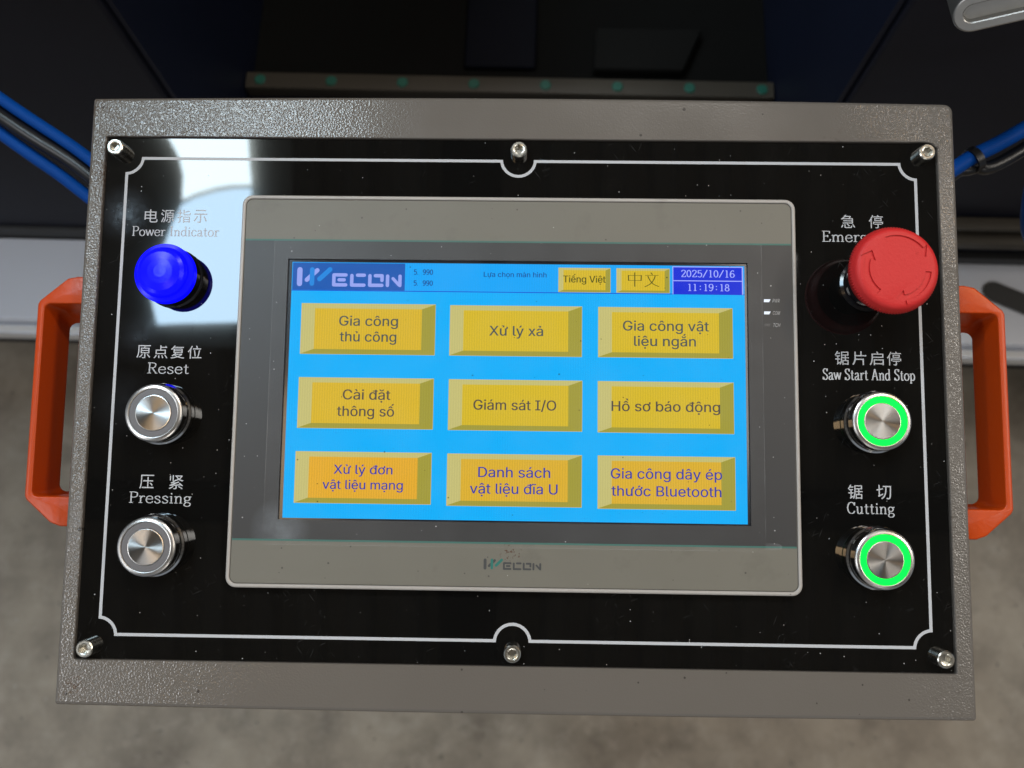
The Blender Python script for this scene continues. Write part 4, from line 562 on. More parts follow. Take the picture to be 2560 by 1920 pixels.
 'â':(390,'160 -9 0 137 -7 0 115 -3 0 94 5 0 76 15 0 60 29 0 48 45 0 38 63 0 32 84 0 30 108 0 32 128 0 36 146 0 43 161 0 53 174 0 64 184 0 78 193 0 92 200 0 108 206 0 125 211 0 143 214 0 161 217 0 178 220 0 200 223 0 218 225 0 234 227 0 247 229 0 257 231 0 265 235 0 271 240 0 274 246 0 276 255 0 276 257 0 275 272 0 272 285 0 267 297 0 260 307 0 251 315 0 240 322 0 227 327 0 212 330 0 196 331 0 178 330 0 163 327 0 149 322 0 137 316 0 127 309 0 118 301 0 110 292 0 104 283 0 100 274 0 41 291 0 51 313 0 64 331 0 79 346 0 95 358 0 114 368 0 133 375 0 153 380 0 173 383 0 194 384 0 208 384 0 223 382 0 239 379 0 255 375 0 271 369 0 286 360 0 300 350 0 312 336 0 322 320 0 330 301 0 335 278 0 337 251 0 337 0 0 277 0 0 277 52 0 272 52 0 267 43 0 260 34 0 252 25 0 242 16 0 229 8 0 215 1 0 199 -4 0 181 -7 0 170 45 0 192 47 0 211 51 0 228 59 0 242 68 0 254 80 0 263 93 0 270 108 0 274 122 0 276 138 0 276 190 0 272 187 0 267 184 0 259 182 0 251 180 0 241 178 0 231 176 0 221 174 0 210 173 0 200 171 0 191 170 0 182 169 0 175 168 0 161 166 0 147 163 0 134 159 0 122 153 0 112 147 0 103 139 0 97 130 0 93 118 0 92 105 0 93 93 0 96 82 0 102 72 0 109 64 0 119 57 0 130 52 0 142 48 0 156 46 0 140 435 1 80 435 1 80 438 1 160 529 1 218 529 1 299 438 1 299 435 1 238 435 1 189 495 1','58 60 59 58 61 60 57 61 58 57 62 61 56 62 57 56 63 62 55 63 56 55 64 63 55 65 64 54 65 55 54 66 65 53 66 54 53 67 66 52 67 53 52 40 67 40 39 67 39 68 67 51 41 52 41 40 52 51 42 41 38 68 39 51 43 42 37 68 38 51 44 43 36 68 37 36 69 68 51 45 44 35 69 36 50 45 51 50 46 45 34 69 35 50 47 46 34 70 69 33 70 34 50 48 47 49 48 50 32 70 33 32 71 70 31 71 32 30 71 31 29 71 30 29 72 71 28 72 29 27 72 28 26 94 27 94 72 27 25 94 26 24 94 25 23 94 24 22 94 23 21 94 22 20 94 21 19 94 20 18 94 19 17 94 18 16 94 17 15 94 16 14 94 15 14 95 94 93 72 94 14 96 95 13 96 14 13 97 96 13 98 97 13 99 98 13 100 99 13 101 100 12 101 13 12 102 101 12 103 102 12 104 103 12 105 104 12 106 105 12 107 106 12 108 107 12 109 108 11 109 12 11 110 109 11 111 110 11 112 111 10 112 11 10 113 112 92 72 93 10 114 113 9 114 10 91 72 92 9 115 114 8 115 9 90 72 91 8 116 115 8 117 116 89 72 90 7 117 8 7 118 117 88 74 89 74 72 89 7 119 118 87 74 88 7 120 119 6 120 7 86 75 87 75 74 87 6 121 120 6 122 121 86 76 75 73 72 74 85 76 86 6 123 122 84 76 85 6 84 123 5 84 6 5 76 84 5 77 76 5 78 77 4 78 5 4 79 78 4 80 79 3 80 4 3 81 80 2 81 3 2 82 81 1 82 2 1 83 82 0 83 1 126 128 127 126 132 128 132 129 128 126 124 132 131 129 132 125 124 126 131 130 129'),
 'é':(404,'212 -8 0 177 -5 0 145 3 0 117 16 0 92 35 0 72 58 0 56 85 0 44 116 0 37 150 0 34 187 0 36 224 0 44 258 0 55 290 0 71 317 0 91 340 0 115 359 0 142 373 0 172 382 0 205 384 0 226 383 0 246 380 0 266 374 0 285 366 0 303 355 0 319 341 0 334 324 0 347 305 0 357 282 0 365 256 0 370 227 0 371 194 0 371 169 0 75 169 0 75 221 0 338 221 0 310 202 0 308 226 0 304 248 0 298 269 0 288 286 0 277 301 0 263 314 0 246 323 0 227 328 0 205 330 0 183 328 0 164 323 0 146 313 0 131 301 0 119 286 0 109 270 0 102 251 0 97 231 0 96 211 0 96 178 0 98 151 0 102 127 0 110 106 0 121 88 0 135 73 0 151 61 0 169 53 0 190 48 0 212 46 0 227 47 0 241 49 0 254 53 0 265 58 0 276 65 0 285 73 0 294 82 0 300 93 0 306 105 0 365 91 0 358 72 0 348 55 0 335 39 0 320 26 0 302 14 0 283 4 0 261 -3 0 237 -7 0 177 429 1 225 529 1 293 529 1 227 429 1','17 19 18 17 20 19 16 20 17 16 21 20 16 22 21 15 22 16 15 23 22 14 23 15 14 24 23 14 25 24 13 45 14 45 44 14 44 25 14 43 25 44 13 46 45 42 25 43 42 26 25 13 47 46 41 26 42 12 47 13 40 26 41 12 48 47 40 27 26 12 49 48 39 27 40 11 49 12 11 50 49 38 27 39 38 28 27 11 51 50 37 28 38 10 51 11 37 29 28 10 52 51 36 29 37 10 33 52 33 53 52 36 34 29 34 30 29 35 34 36 9 33 10 9 32 33 53 34 33 53 30 34 54 30 53 54 31 30 8 32 9 55 31 54 8 31 32 8 55 31 8 56 55 7 56 8 7 57 56 6 57 7 6 58 57 71 73 72 70 73 71 70 74 73 6 59 58 5 59 6 69 74 70 5 60 59 68 74 69 68 75 74 67 75 68 5 61 60 4 61 5 66 75 67 66 76 75 4 62 61 65 76 66 64 76 65 4 63 62 63 76 64 4 76 63 4 77 76 3 77 4 3 78 77 2 78 3 2 79 78 2 80 79 1 80 2 1 81 80 0 81 1 82 84 83 82 85 84'),
 'ì':(167,'53 0 0 53 379 0 114 379 0 114 0 0 59 429 1 -6 529 1 62 529 1 110 429 1','0 2 1 0 3 2 4 6 5 4 7 6'),
 'ô':(416,'207 -8 0 174 -5 0 144 3 0 117 16 0 93 35 0 72 58 0 56 85 0 44 116 0 37 150 0 34 187 0 37 225 0 44 260 0 56 291 0 72 318 0 93 341 0 117 360 0 144 374 0 174 382 0 207 384 0 241 382 0 271 374 0 299 360 0 323 341 0 343 318 0 359 291 0 371 260 0 379 225 0 381 187 0 379 150 0 371 116 0 359 85 0 343 58 0 323 35 0 299 16 0 271 3 0 241 -5 0 207 46 0 231 49 0 252 55 0 270 66 0 285 80 0 298 97 0 307 117 0 314 139 0 318 163 0 319 187 0 318 212 0 314 236 0 307 258 0 298 278 0 285 296 0 270 310 0 252 321 0 231 328 0 207 330 0 184 328 0 163 321 0 145 310 0 130 296 0 118 278 0 108 258 0 102 236 0 98 212 0 96 187 0 98 163 0 102 139 0 108 117 0 118 97 0 130 80 0 145 66 0 163 55 0 184 49 0 158 435 1 98 435 1 98 438 1 178 529 1 236 529 1 317 438 1 317 435 1 256 435 1 207 495 1','17 19 18 16 19 17 16 20 19 15 20 16 15 21 20 14 21 15 14 22 21 13 22 14 13 55 22 55 54 22 54 53 22 53 23 22 13 56 55 52 23 53 13 57 56 51 23 52 12 57 13 51 24 23 12 58 57 50 24 51 12 59 58 49 24 50 11 59 12 49 25 24 11 60 59 48 25 49 10 60 11 48 26 25 10 61 60 47 26 48 10 62 61 46 26 47 9 62 10 46 27 26 9 63 62 45 27 46 8 63 9 8 64 63 44 27 45 44 28 27 8 65 64 43 28 44 7 65 8 43 29 28 7 66 65 42 29 43 7 67 66 41 29 42 6 67 7 41 30 29 6 68 67 40 30 41 5 68 6 40 31 30 5 69 68 39 31 40 5 70 69 38 31 39 4 70 5 38 32 31 4 71 70 37 32 38 4 36 71 36 32 37 4 32 36 3 32 4 3 33 32 2 33 3 2 34 33 1 34 2 1 35 34 0 35 1 74 76 75 74 80 76 80 77 76 74 72 80 79 77 80 73 72 74 79 78 77'),
 'ý':(390,'47 -139 0 61 -86 0 71 -87 0 83 -89 0 94 -90 0 104 -89 0 113 -86 0 122 -81 0 130 -74 0 138 -64 0 145 -51 0 151 -36 0 163 -1 0 17 379 0 84 379 0 165 155 0 173 132 0 180 109 0 187 87 0 193 64 0 199 42 0 206 21 0 184 21 0 190 42 0 196 64 0 202 87 0 209 110 0 216 132 0 224 155 0 305 379 0 371 379 0 204 -58 0 196 -77 0 187 -93 0 177 -107 0 165 -119 0 153 -128 0 139 -136 0 125 -141 0 109 -144 0 91 -145 0 82 -145 0 73 -144 0 65 -143 0 57 -142 0 52 -140 0 168 429 1 215 529 1 284 529 1 218 429 1','12 14 13 12 15 14 28 30 29 28 31 30 12 16 15 27 31 28 12 17 16 26 31 27 25 21 26 21 31 26 12 18 17 12 19 18 24 21 25 12 23 19 23 20 19 23 20 24 20 21 24 12 22 23 12 21 22 12 31 21 11 31 12 10 31 11 9 31 10 9 32 31 8 32 9 7 32 8 7 33 32 6 33 7 0 2 1 5 33 6 0 3 2 0 4 3 4 33 5 0 33 4 0 34 33 0 35 34 0 36 35 0 37 36 0 38 37 45 38 0 44 38 45 44 39 38 43 39 44 42 39 43 41 39 42 41 40 39 46 48 47 46 49 48'),
 'đ':(425,'195 -8 0 165 -6 0 137 3 0 111 16 0 89 34 0 70 57 0 55 84 0 43 116 0 36 151 0 34 189 0 36 227 0 43 261 0 55 293 0 70 320 0 89 342 0 112 361 0 137 374 0 165 382 0 196 384 0 218 383 0 237 379 0 253 373 0 267 364 0 278 355 0 287 346 0 295 336 0 301 327 0 306 319 0 311 319 0 311 509 0 372 509 0 372 0 0 313 0 0 313 59 0 307 59 0 301 50 0 295 41 0 287 31 0 277 21 0 266 12 0 252 4 0 236 -3 0 217 -7 0 205 47 0 226 49 0 246 55 0 263 65 0 278 78 0 290 95 0 299 115 0 306 138 0 310 162 0 312 189 0 310 216 0 306 241 0 300 263 0 290 282 0 278 299 0 263 312 0 246 322 0 227 328 0 205 330 0 182 328 0 162 322 0 145 311 0 130 298 0 118 281 0 108 261 0 102 239 0 98 215 0 96 189 0 98 163 0 102 139 0 109 117 0 118 97 0 130 80 0 145 66 0 162 55 0 182 49 0 202 420 1 202 467 1 422 467 1 422 420 1','28 30 29 28 31 30 17 19 18 17 20 19 16 20 17 16 21 20 15 21 16 15 22 21 15 23 22 14 23 15 14 24 23 14 25 24 13 61 14 61 25 14 61 26 25 13 62 61 60 26 61 13 63 62 59 26 60 59 27 26 13 64 63 58 27 59 12 64 13 58 28 27 58 57 28 57 56 28 56 55 28 55 31 28 12 65 64 12 66 65 11 66 12 11 67 66 54 31 55 10 67 11 10 68 67 53 31 54 10 69 68 9 69 10 52 31 53 9 70 69 8 70 9 8 71 70 51 31 52 8 72 71 50 31 51 7 72 8 7 73 72 49 31 50 7 74 73 6 74 7 48 31 49 6 75 74 47 33 48 33 31 48 5 75 6 5 76 75 46 33 47 5 77 76 45 34 46 34 33 46 45 35 34 32 31 33 4 77 5 4 78 77 44 35 45 44 36 35 4 43 78 43 36 44 4 36 43 4 37 36 3 37 4 3 38 37 3 39 38 2 39 3 2 40 39 2 41 40 1 41 2 1 42 41 0 42 1 79 81 80 79 82 81'),
 'ĩ':(167,'53 0 0 53 379 0 114 379 0 114 0 0 128 446 1 120 447 1 112 448 1 104 450 1 96 453 1 88 457 1 81 460 1 74 464 1 67 467 1 61 470 1 55 473 1 50 474 1 45 475 1 40 474 1 36 471 1 32 466 1 30 460 1 28 454 1 27 448 1 -15 448 1 -13 467 1 -9 484 1 -1 498 1 9 509 1 23 516 1 40 518 1 48 518 1 56 516 1 64 514 1 72 511 1 79 508 1 85 504 1 92 500 1 98 497 1 104 494 1 110 491 1 116 490 1 122 490 1 127 490 1 131 492 1 135 496 1 138 501 1 140 508 1 141 517 1 183 517 1 181 497 1 176 480 1 168 466 1 157 455 1 144 448 1','0 2 1 0 3 2 28 30 29 28 31 30 46 48 47 46 49 48 27 31 28 27 32 31 27 33 32 27 34 33 26 34 27 26 35 34 45 49 46 26 36 35 44 49 45 26 37 36 25 37 26 25 38 37 44 50 49 43 50 44 25 39 38 42 50 43 25 40 39 25 41 40 25 42 41 25 50 42 24 16 25 16 50 25 16 51 50 24 17 16 15 51 16 24 18 17 14 51 15 13 51 14 24 19 18 12 51 13 23 19 24 11 51 12 23 20 19 11 52 51 10 52 11 23 21 20 9 52 10 8 52 9 8 53 52 23 22 21 7 53 8 6 53 7 5 53 6 5 4 53'),
 'ơ':(414,'207 344 0 207 384 0 217 384 0 226 384 0 236 384 0 245 383 0 254 383 0 263 382 0 272 381 0 282 381 0 291 380 0 301 380 0 311 380 0 322 380 0 328 381 0 332 385 0 334 391 0 334 464 0 391 464 0 391 396 0 389 380 0 384 367 0 376 357 0 365 350 0 351 346 0 333 344 0 312 344 0 291 344 0 270 344 0 248 344 0 227 344 0 207 -8 1 174 -5 1 144 3 1 117 16 1 93 35 1 72 58 1 56 85 1 44 116 1 37 150 1 34 187 1 37 225 1 44 260 1 56 291 1 72 318 1 93 341 1 117 360 1 144 374 1 174 382 1 207 384 1 241 382 1 271 374 1 299 360 1 323 341 1 343 318 1 359 291 1 371 260 1 379 225 1 381 187 1 379 150 1 371 116 1 359 85 1 343 58 1 323 35 1 299 16 1 271 3 1 241 -5 1 207 46 1 231 49 1 252 55 1 270 66 1 285 80 1 298 97 1 307 117 1 314 139 1 318 163 1 319 187 1 318 212 1 314 236 1 307 258 1 298 278 1 285 296 1 270 310 1 252 321 1 231 328 1 207 330 1 184 328 1 163 321 1 145 310 1 130 296 1 118 278 1 108 258 1 102 236 1 98 212 1 96 187 1 98 163 1 102 139 1 108 117 1 118 97 1 130 80 1 145 66 1 163 55 1 184 49 1','16 18 17 16 19 18 16 20 19 15 20 16 14 20 15 0 2 1 0 3 2 0 4 3 0 5 4 0 6 5 0 7 6 0 8 7 0 9 8 0 10 9 13 20 14 0 11 10 0 12 11 0 13 12 0 20 13 0 21 20 0 22 21 0 23 22 0 24 23 0 25 24 48 50 49 47 50 48 47 51 50 46 51 47 46 52 51 45 52 46 45 53 52 44 53 45 44 86 53 86 85 53 85 84 53 84 54 53 44 87 86 83 54 84 44 88 87 82 54 83 43 88 44 82 55 54 43 89 88 81 55 82 43 90 89 80 55 81 42 90 43 80 56 55 42 91 90 79 56 80 41 91 42 79 57 56 41 92 91 78 57 79 41 93 92 77 57 78 40 93 41 77 58 57 40 94 93 76 58 77 39 94 40 39 95 94 75 58 76 75 59 58 39 96 95 74 59 75 38 96 39 74 60 59 38 97 96 73 60 74 38 98 97 72 60 73 37 98 38 72 61 60 37 99 98 71 61 72 36 99 37 71 62 61 36 100 99 70 62 71 36 101 100 69 62 70 35 101 36 69 63 62 35 102 101 68 63 69 35 67 102 67 63 68 35 63 67 34 63 35 34 64 63 33 64 34 33 65 64 32 65 33 32 66 65 31 66 32'),
 'ư':(432,'322 338 0 322 379 0 351 379 0 357 381 0 361 384 0 363 391 0 363 464 0 417 464 0 417 396 0 416 379 0 411 364 0 403 353 0 392 345 0 377 340 0 359 338 0 182 -5 1 158 -3 1 135 2 1 115 11 1 97 23 1 82 39 1 69 59 1 60 82 1 54 109 1 53 139 1 53 379 1 114 379 1 114 144 1 116 117 1 124 94 1 137 75 1 154 61 1 175 53 1 200 50 1 218 51 1 234 55 1 249 62 1 263 71 1 274 83 1 283 97 1 290 113 1 295 132 1 296 153 1 296 379 1 357 379 1 357 0 1 298 0 1 298 92 1 307 92 1 294 60 1 277 35 1 257 17 1 234 5 1 209 -3 1','5 7 6 5 8 7 5 9 8 4 9 5 3 9 4 2 9 3 0 2 1 0 9 2 0 10 9 0 11 10 0 12 11 0 13 12 0 14 13 24 26 25 24 27 26 42 44 43 42 45 44 41 45 42 24 28 27 23 28 24 40 48 41 48 45 41 23 29 28 39 48 40 22 29 23 38 47 39 47 48 39 22 30 29 38 49 47 49 46 47 49 45 48 37 49 38 21 30 22 21 31 30 36 49 37 35 49 36 21 32 31 35 50 49 46 45 49 20 32 21 34 50 35 20 33 32 33 50 34 20 50 33 19 50 20 19 51 50 18 51 19 18 52 51 17 52 18 17 53 52 16 53 17 15 53 16'),
 'ạ':(390,'160 -9 0 137 -7 0 115 -3 0 94 5 0 76 15 0 60 29 0 48 45 0 38 63 0 32 84 0 30 108 0 32 128 0 36 146 0 43 161 0 53 174 0 64 184 0 78 193 0 92 200 0 108 206 0 125 211 0 143 214 0 161 217 0 178 220 0 200 223 0 218 225 0 234 227 0 247 229 0 257 231 0 265 235 0 271 240 0 274 246 0 276 255 0 276 257 0 275 272 0 272 285 0 267 297 0 260 307 0 251 315 0 240 322 0 227 327 0 212 330 0 196 331 0 178 330 0 163 327 0 149 322 0 137 316 0 127 309 0 118 301 0 110 292 0 104 283 0 100 274 0 41 291 0 51 313 0 64 331 0 79 346 0 95 358 0 114 368 0 133 375 0 153 380 0 173 383 0 194 384 0 208 384 0 223 382 0 239 379 0 255 375 0 271 369 0 286 360 0 300 350 0 312 336 0 322 320 0 330 301 0 335 278 0 337 251 0 337 0 0 277 0 0 277 52 0 272 52 0 267 43 0 260 34 0 252 25 0 242 16 0 229 8 0 215 1 0 199 -4 0 181 -7 0 170 45 0 192 47 0 211 51 0 228 59 0 242 68 0 254 80 0 263 93 0 270 108 0 274 122 0 276 138 0 276 190 0 272 187 0 267 184 0 259 182 0 251 180 0 241 178 0 231 176 0 221 174 0 210 173 0 200 171 0 191 170 0 182 169 0 175 168 0 161 166 0 147 163 0 134 159 0 122 153 0 112 147 0 103 139 0 97 130 0 93 118 0 92 105 0 93 93 0 96 82 0 102 72 0 109 64 0 119 57 0 130 52 0 142 48 0 156 46 0 190 -144 1 179 -143 1 169 -139 1 160 -133 1 153 -124 1 149 -115 1 147 -104 1 149 -93 1 153 -84 1 160 -75 1 169 -69 1 179 -65 1 190 -64 1 201 -65 1 211 -69 1 220 -75 1 227 -84 1 231 -93 1 233 -104 1 231 -115 1 227 -124 1 220 -133 1 211 -139 1 201 -143 1','58 60 59 58 61 60 57 61 58 57 62 61 56 62 57 56 63 62 55 63 56 55 64 63 55 65 64 54 65 55 54 66 65 53 66 54 53 67 66 52 67 53 52 40 67 40 39 67 39 68 67 51 41 52 41 40 52 51 42 41 38 68 39 51 43 42 37 68 38 51 44 43 36 68 37 36 69 68 51 45 44 35 69 36 50 45 51 50 46 45 34 69 35 50 47 46 34 70 69 33 70 34 50 48 47 49 48 50 32 70 33 32 71 70 31 71 32 30 71 31 29 71 30 29 72 71 28 72 29 27 72 28 26 94 27 94 72 27 25 94 26 24 94 25 23 94 24 22 94 23 21 94 22 20 94 21 19 94 20 18 94 19 17 94 18 16 94 17 15 94 16 14 94 15 14 95 94 93 72 94 14 96 95 13 96 14 13 97 96 13 98 97 13 99 98 13 100 99 13 101 100 12 101 13 12 102 101 12 103 102 12 104 103 12 105 104 12 106 105 12 107 106 12 108 107 12 109 108 11 109 12 11 110 109 11 111 110 11 112 111 10 112 11 10 113 112 92 72 93 10 114 113 9 114 10 91 72 92 9 115 114 8 115 9 90 72 91 8 116 115 8 117 116 89 72 90 7 117 8 7 118 117 88 74 89 74 72 89 7 119 118 87 74 88 7 120 119 6 120 7 86 75 87 75 74 87 6 121 120 6 122 121 86 76 75 73 72 74 85 76 86 6 123 122 84 76 85 6 84 123 5 84 6 5 76 84 5 77 76 5 78 77 4 78 5 4 79 78 4 80 79 3 80 4 3 81 80 2 81 3 2 82 81 1 82 2 1 83 82 0 83 1 135 137 136 134 137 135 134 138 137 133 138 134 133 139 138 132 139 133 132 140 139 131 140 132 131 141 140 130 141 131 130 142 141 129 142 130 129 143 142 128 143 129 128 144 143 127 144 128 127 145 144 126 145 127 126 146 145 125 146 126 125 147 146 124 147 125'),
 'ả':(390,'160 -9 0 137 -7 0 115 -3 0 94 5 0 76 15 0 60 29 0 48 45 0 38 63 0 32 84 0 30 108 0 32 128 0 36 146 0 43 161 0 53 174 0 64 184 0 78 193 0 92 200 0 108 206 0 125 211 0 143 214 0 161 217 0 178 220 0 200 223 0 218 225 0 234 227 0 247 229 0 257 231 0 265 235 0 271 240 0 274 246 0 276 255 0 276 257 0 275 272 0 272 285 0 267 297 0 260 307 0 251 315 0 240 322 0 227 327 0 212 330 0 196 331 0 178 330 0 163 327 0 149 322 0 137 316 0 127 309 0 118 301 0 110 292 0 104 283 0 100 274 0 41 291 0 51 313 0 64 331 0 79 346 0 95 358 0 114 368 0 133 375 0 153 380 0 173 383 0 194 384 0 208 384 0 223 382 0 239 379 0 255 375 0 271 369 0 286 360 0 300 350 0 312 336 0 322 320 0 330 301 0 335 278 0 337 251 0 337 0 0 277 0 0 277 52 0 272 52 0 267 43 0 260 34 0 252 25 0 242 16 0 229 8 0 215 1 0 199 -4 0 181 -7 0 170 45 0 192 47 0 211 51 0 228 59 0 242 68 0 254 80 0 263 93 0 270 108 0 274 122 0 276 138 0 276 190 0 272 187 0 267 184 0 259 182 0 251 180 0 241 178 0 231 176 0 221 174 0 210 173 0 200 171 0 191 170 0 182 169 0 175 168 0 161 166 0 147 163 0 134 159 0 122 153 0 112 147 0 103 139 0 97 130 0 93 118 0 92 105 0 93 93 0 96 82 0 102 72 0 109 64 0 119 57 0 130 52 0 142 48 0 156 46 0 209 429 1 163 429 1 187 476 1 189 480 1 190 483 1 189 486 1 187 488 1 184 489 1 180 489 1 132 489 1 132 529 1 180 529 1 193 529 1 204 527 1 214 524 1 222 520 1 229 515 1 234 509 1 237 502 1 239 494 1 238 486 1 237 477 1 233 468 1 228 459 1','58 60 59 58 61 60 57 61 58 57 62 61 56 62 57 56 63 62 55 63 56 55 64 63 55 65 64 54 65 55 54 66 65 53 66 54 53 67 66 52 67 53 52 40 67 40 39 67 39 68 67 51 41 52 41 40 52 51 42 41 38 68 39 51 43 42 37 68 38 51 44 43 36 68 37 36 69 68 51 45 44 35 69 36 50 45 51 50 46 45 34 69 35 50 47 46 34 70 69 33 70 34 50 48 47 49 48 50 32 70 33 32 71 70 31 71 32 30 71 31 29 71 30 29 72 71 28 72 29 27 72 28 26 94 27 94 72 27 25 94 26 24 94 25 23 94 24 22 94 23 21 94 22 20 94 21 19 94 20 18 94 19 17 94 18 16 94 17 15 94 16 14 94 15 14 95 94 93 72 94 14 96 95 13 96 14 13 97 96 13 98 97 13 99 98 13 100 99 13 101 100 12 101 13 12 102 101 12 103 102 12 104 103 12 105 104 12 106 105 12 107 106 12 108 107 12 109 108 11 109 12 11 110 109 11 111 110 11 112 111 10 112 11 10 113 112 92 72 93 10 114 113 9 114 10 91 72 92 9 115 114 8 115 9 90 72 91 8 116 115 8 117 116 89 72 90 7 117 8 7 118 117 88 74 89 74 72 89 7 119 118 87 74 88 7 120 119 6 120 7 86 75 87 75 74 87 6 121 120 6 122 121 86 76 75 73 72 74 85 76 86 6 123 122 84 76 85 6 84 123 5 84 6 5 76 84 5 77 76 5 78 77 4 78 5 4 79 78 4 80 79 3 80 4 3 81 80 2 81 3 2 82 81 1 82 2 1 83 82 0 83 1 133 135 134 133 136 135 133 137 136 133 138 137 133 139 138 133 140 139 133 141 140 133 142 141 133 143 142 133 132 143 132 131 143 131 144 143 130 144 131 129 144 130 128 144 129 128 145 144 127 145 128 126 145 127 126 146 145 125 146 126 125 147 146 125 124 147'),
 'ậ':(390,'160 -9 0 137 -7 0 115 -3 0 94 5 0 76 15 0 60 29 0 48 45 0 38 63 0 32 84 0 30 108 0 32 128 0 36 146 0 43 161 0 53 174 0 64 184 0 78 193 0 92 200 0 108 206 0 125 211 0 143 214 0 161 217 0 178 220 0 200 223 0 218 225 0 234 227 0 247 229 0 257 231 0 265 235 0 271 240 0 274 246 0 276 255 0 276 257 0 275 272 0 272 285 0 267 297 0 260 307 0 251 315 0 240 322 0 227 327 0 212 330 0 196 331 0 178 330 0 163 327 0 149 322 0 137 316 0 127 309 0 118 301 0 110 292 0 104 283 0 100 274 0 41 291 0 51 313 0 64 331 0 79 346 0 95 358 0 114 368 0 133 375 0 153 380 0 173 383 0 194 384 0 208 384 0 223 382 0 239 379 0 255 375 0 271 369 0 286 360 0 300 350 0 312 336 0 322 320 0 330 301 0 335 278 0 337 251 0 337 0 0 277 0 0 277 52 0 272 52 0 267 43 0 260 34 0 252 25 0 242 16 0 229 8 0 215 1 0 199 -4 0 181 -7 0 170 45 0 192 47 0 211 51 0 228 59 0 242 68 0 254 80 0 263 93 0 270 108 0 274 122 0 276 138 0 276 190 0 272 187 0 267 184 0 259 182 0 251 180 0 241 178 0 231 176 0 221 174 0 210 173 0 200 171 0 191 170 0 182 169 0 175 168 0 161 166 0 147 163 0 134 159 0 122 153 0 112 147 0 103 139 0 97 130 0 93 118 0 92 105 0 93 93 0 96 82 0 102 72 0 109 64 0 119 57 0 130 52 0 142 48 0 156 46 0 140 435 1 80 435 1 80 438 1 160 529 1 218 529 1 299 438 1 299 435 1 238 435 1 189 495 1 190 -144 2 179 -143 2 169 -139 2 160 -133 2 153 -124 2 149 -115 2 147 -104 2 149 -93 2 153 -84 2 160 -75 2 169 -69 2 179 -65 2 190 -64 2 201 -65 2 211 -69 2 220 -75 2 227 -84 2 231 -93 2 233 -104 2 231 -115 2 227 -124 2 220 -133 2 211 -139 2 201 -143 2','58 60 59 58 61 60 57 61 58 57 62 61 56 62 57 56 63 62 55 63 56 55 64 63 55 65 64 54 65 55 54 66 65 53 66 54 53 67 66 52 67 53 52 40 67 40 39 67 39 68 67 51 41 52 41 40 52 51 42 41 38 68 39 51 43 42 37 68 38 51 44 43 36 68 37 36 69 68 51 45 44 35 69 36 50 45 51 50 46 45 34 69 35 50 47 46 34 70 69 33 70 34 50 48 47 49 48 50 32 70 33 32 71 70 31 71 32 30 71 31 29 71 30 29 72 71 28 72 29 27 72 28 26 94 27 94 72 27 25 94 26 24 94 25 23 94 24 22 94 23 21 94 22 20 94 21 19 94 20 18 94 19 17 94 18 16 94 17 15 94 16 14 94 15 14 95 94 93 72 94 14 96 95 13 96 14 13 97 96 13 98 97 13 99 98 13 100 99 13 101 100 12 101 13 12 102 101 12 103 102 12 104 103 12 105 104 12 106 105 12 107 106 12 108 107 12 109 108 11 109 12 11 110 109 11 111 110 11 112 111 10 112 11 10 113 112 92 72 93 10 114 113 9 114 10 91 72 92 9 115 114 8 115 9 90 72 91 8 116 115 8 117 116 89 72 90 7 117 8 7 118 117 88 74 89 74 72 89 7 119 118 87 74 88 7 120 119 6 120 7 86 75 87 75 74 87 6 121 120 6 122 121 86 76 75 73 72 74 85 76 86 6 123 122 84 76 85 6 84 123 5 84 6 5 76 84 5 77 76 5 78 77 4 78 5 4 79 78 4 80 79 3 80 4 3 81 80 2 81 3 2 82 81 1 82 2 1 83 82 0 83 1 126 128 127 126 132 128 132 129 128 126 124 132 131 129 132 125 124 126 131 130 129 144 146 145 143 146 144 143 147 146 142 147 143 142 148 147 141 148 142 141 149 148 140 149 141 140 150 149 139 150 140 139 151 150 138 151 139 138 152 151 137 152 138 137 153 152 136 153 137 136 154 153 135 154 136 135 155 154 134 155 135 134 156 155 133 156 134'),
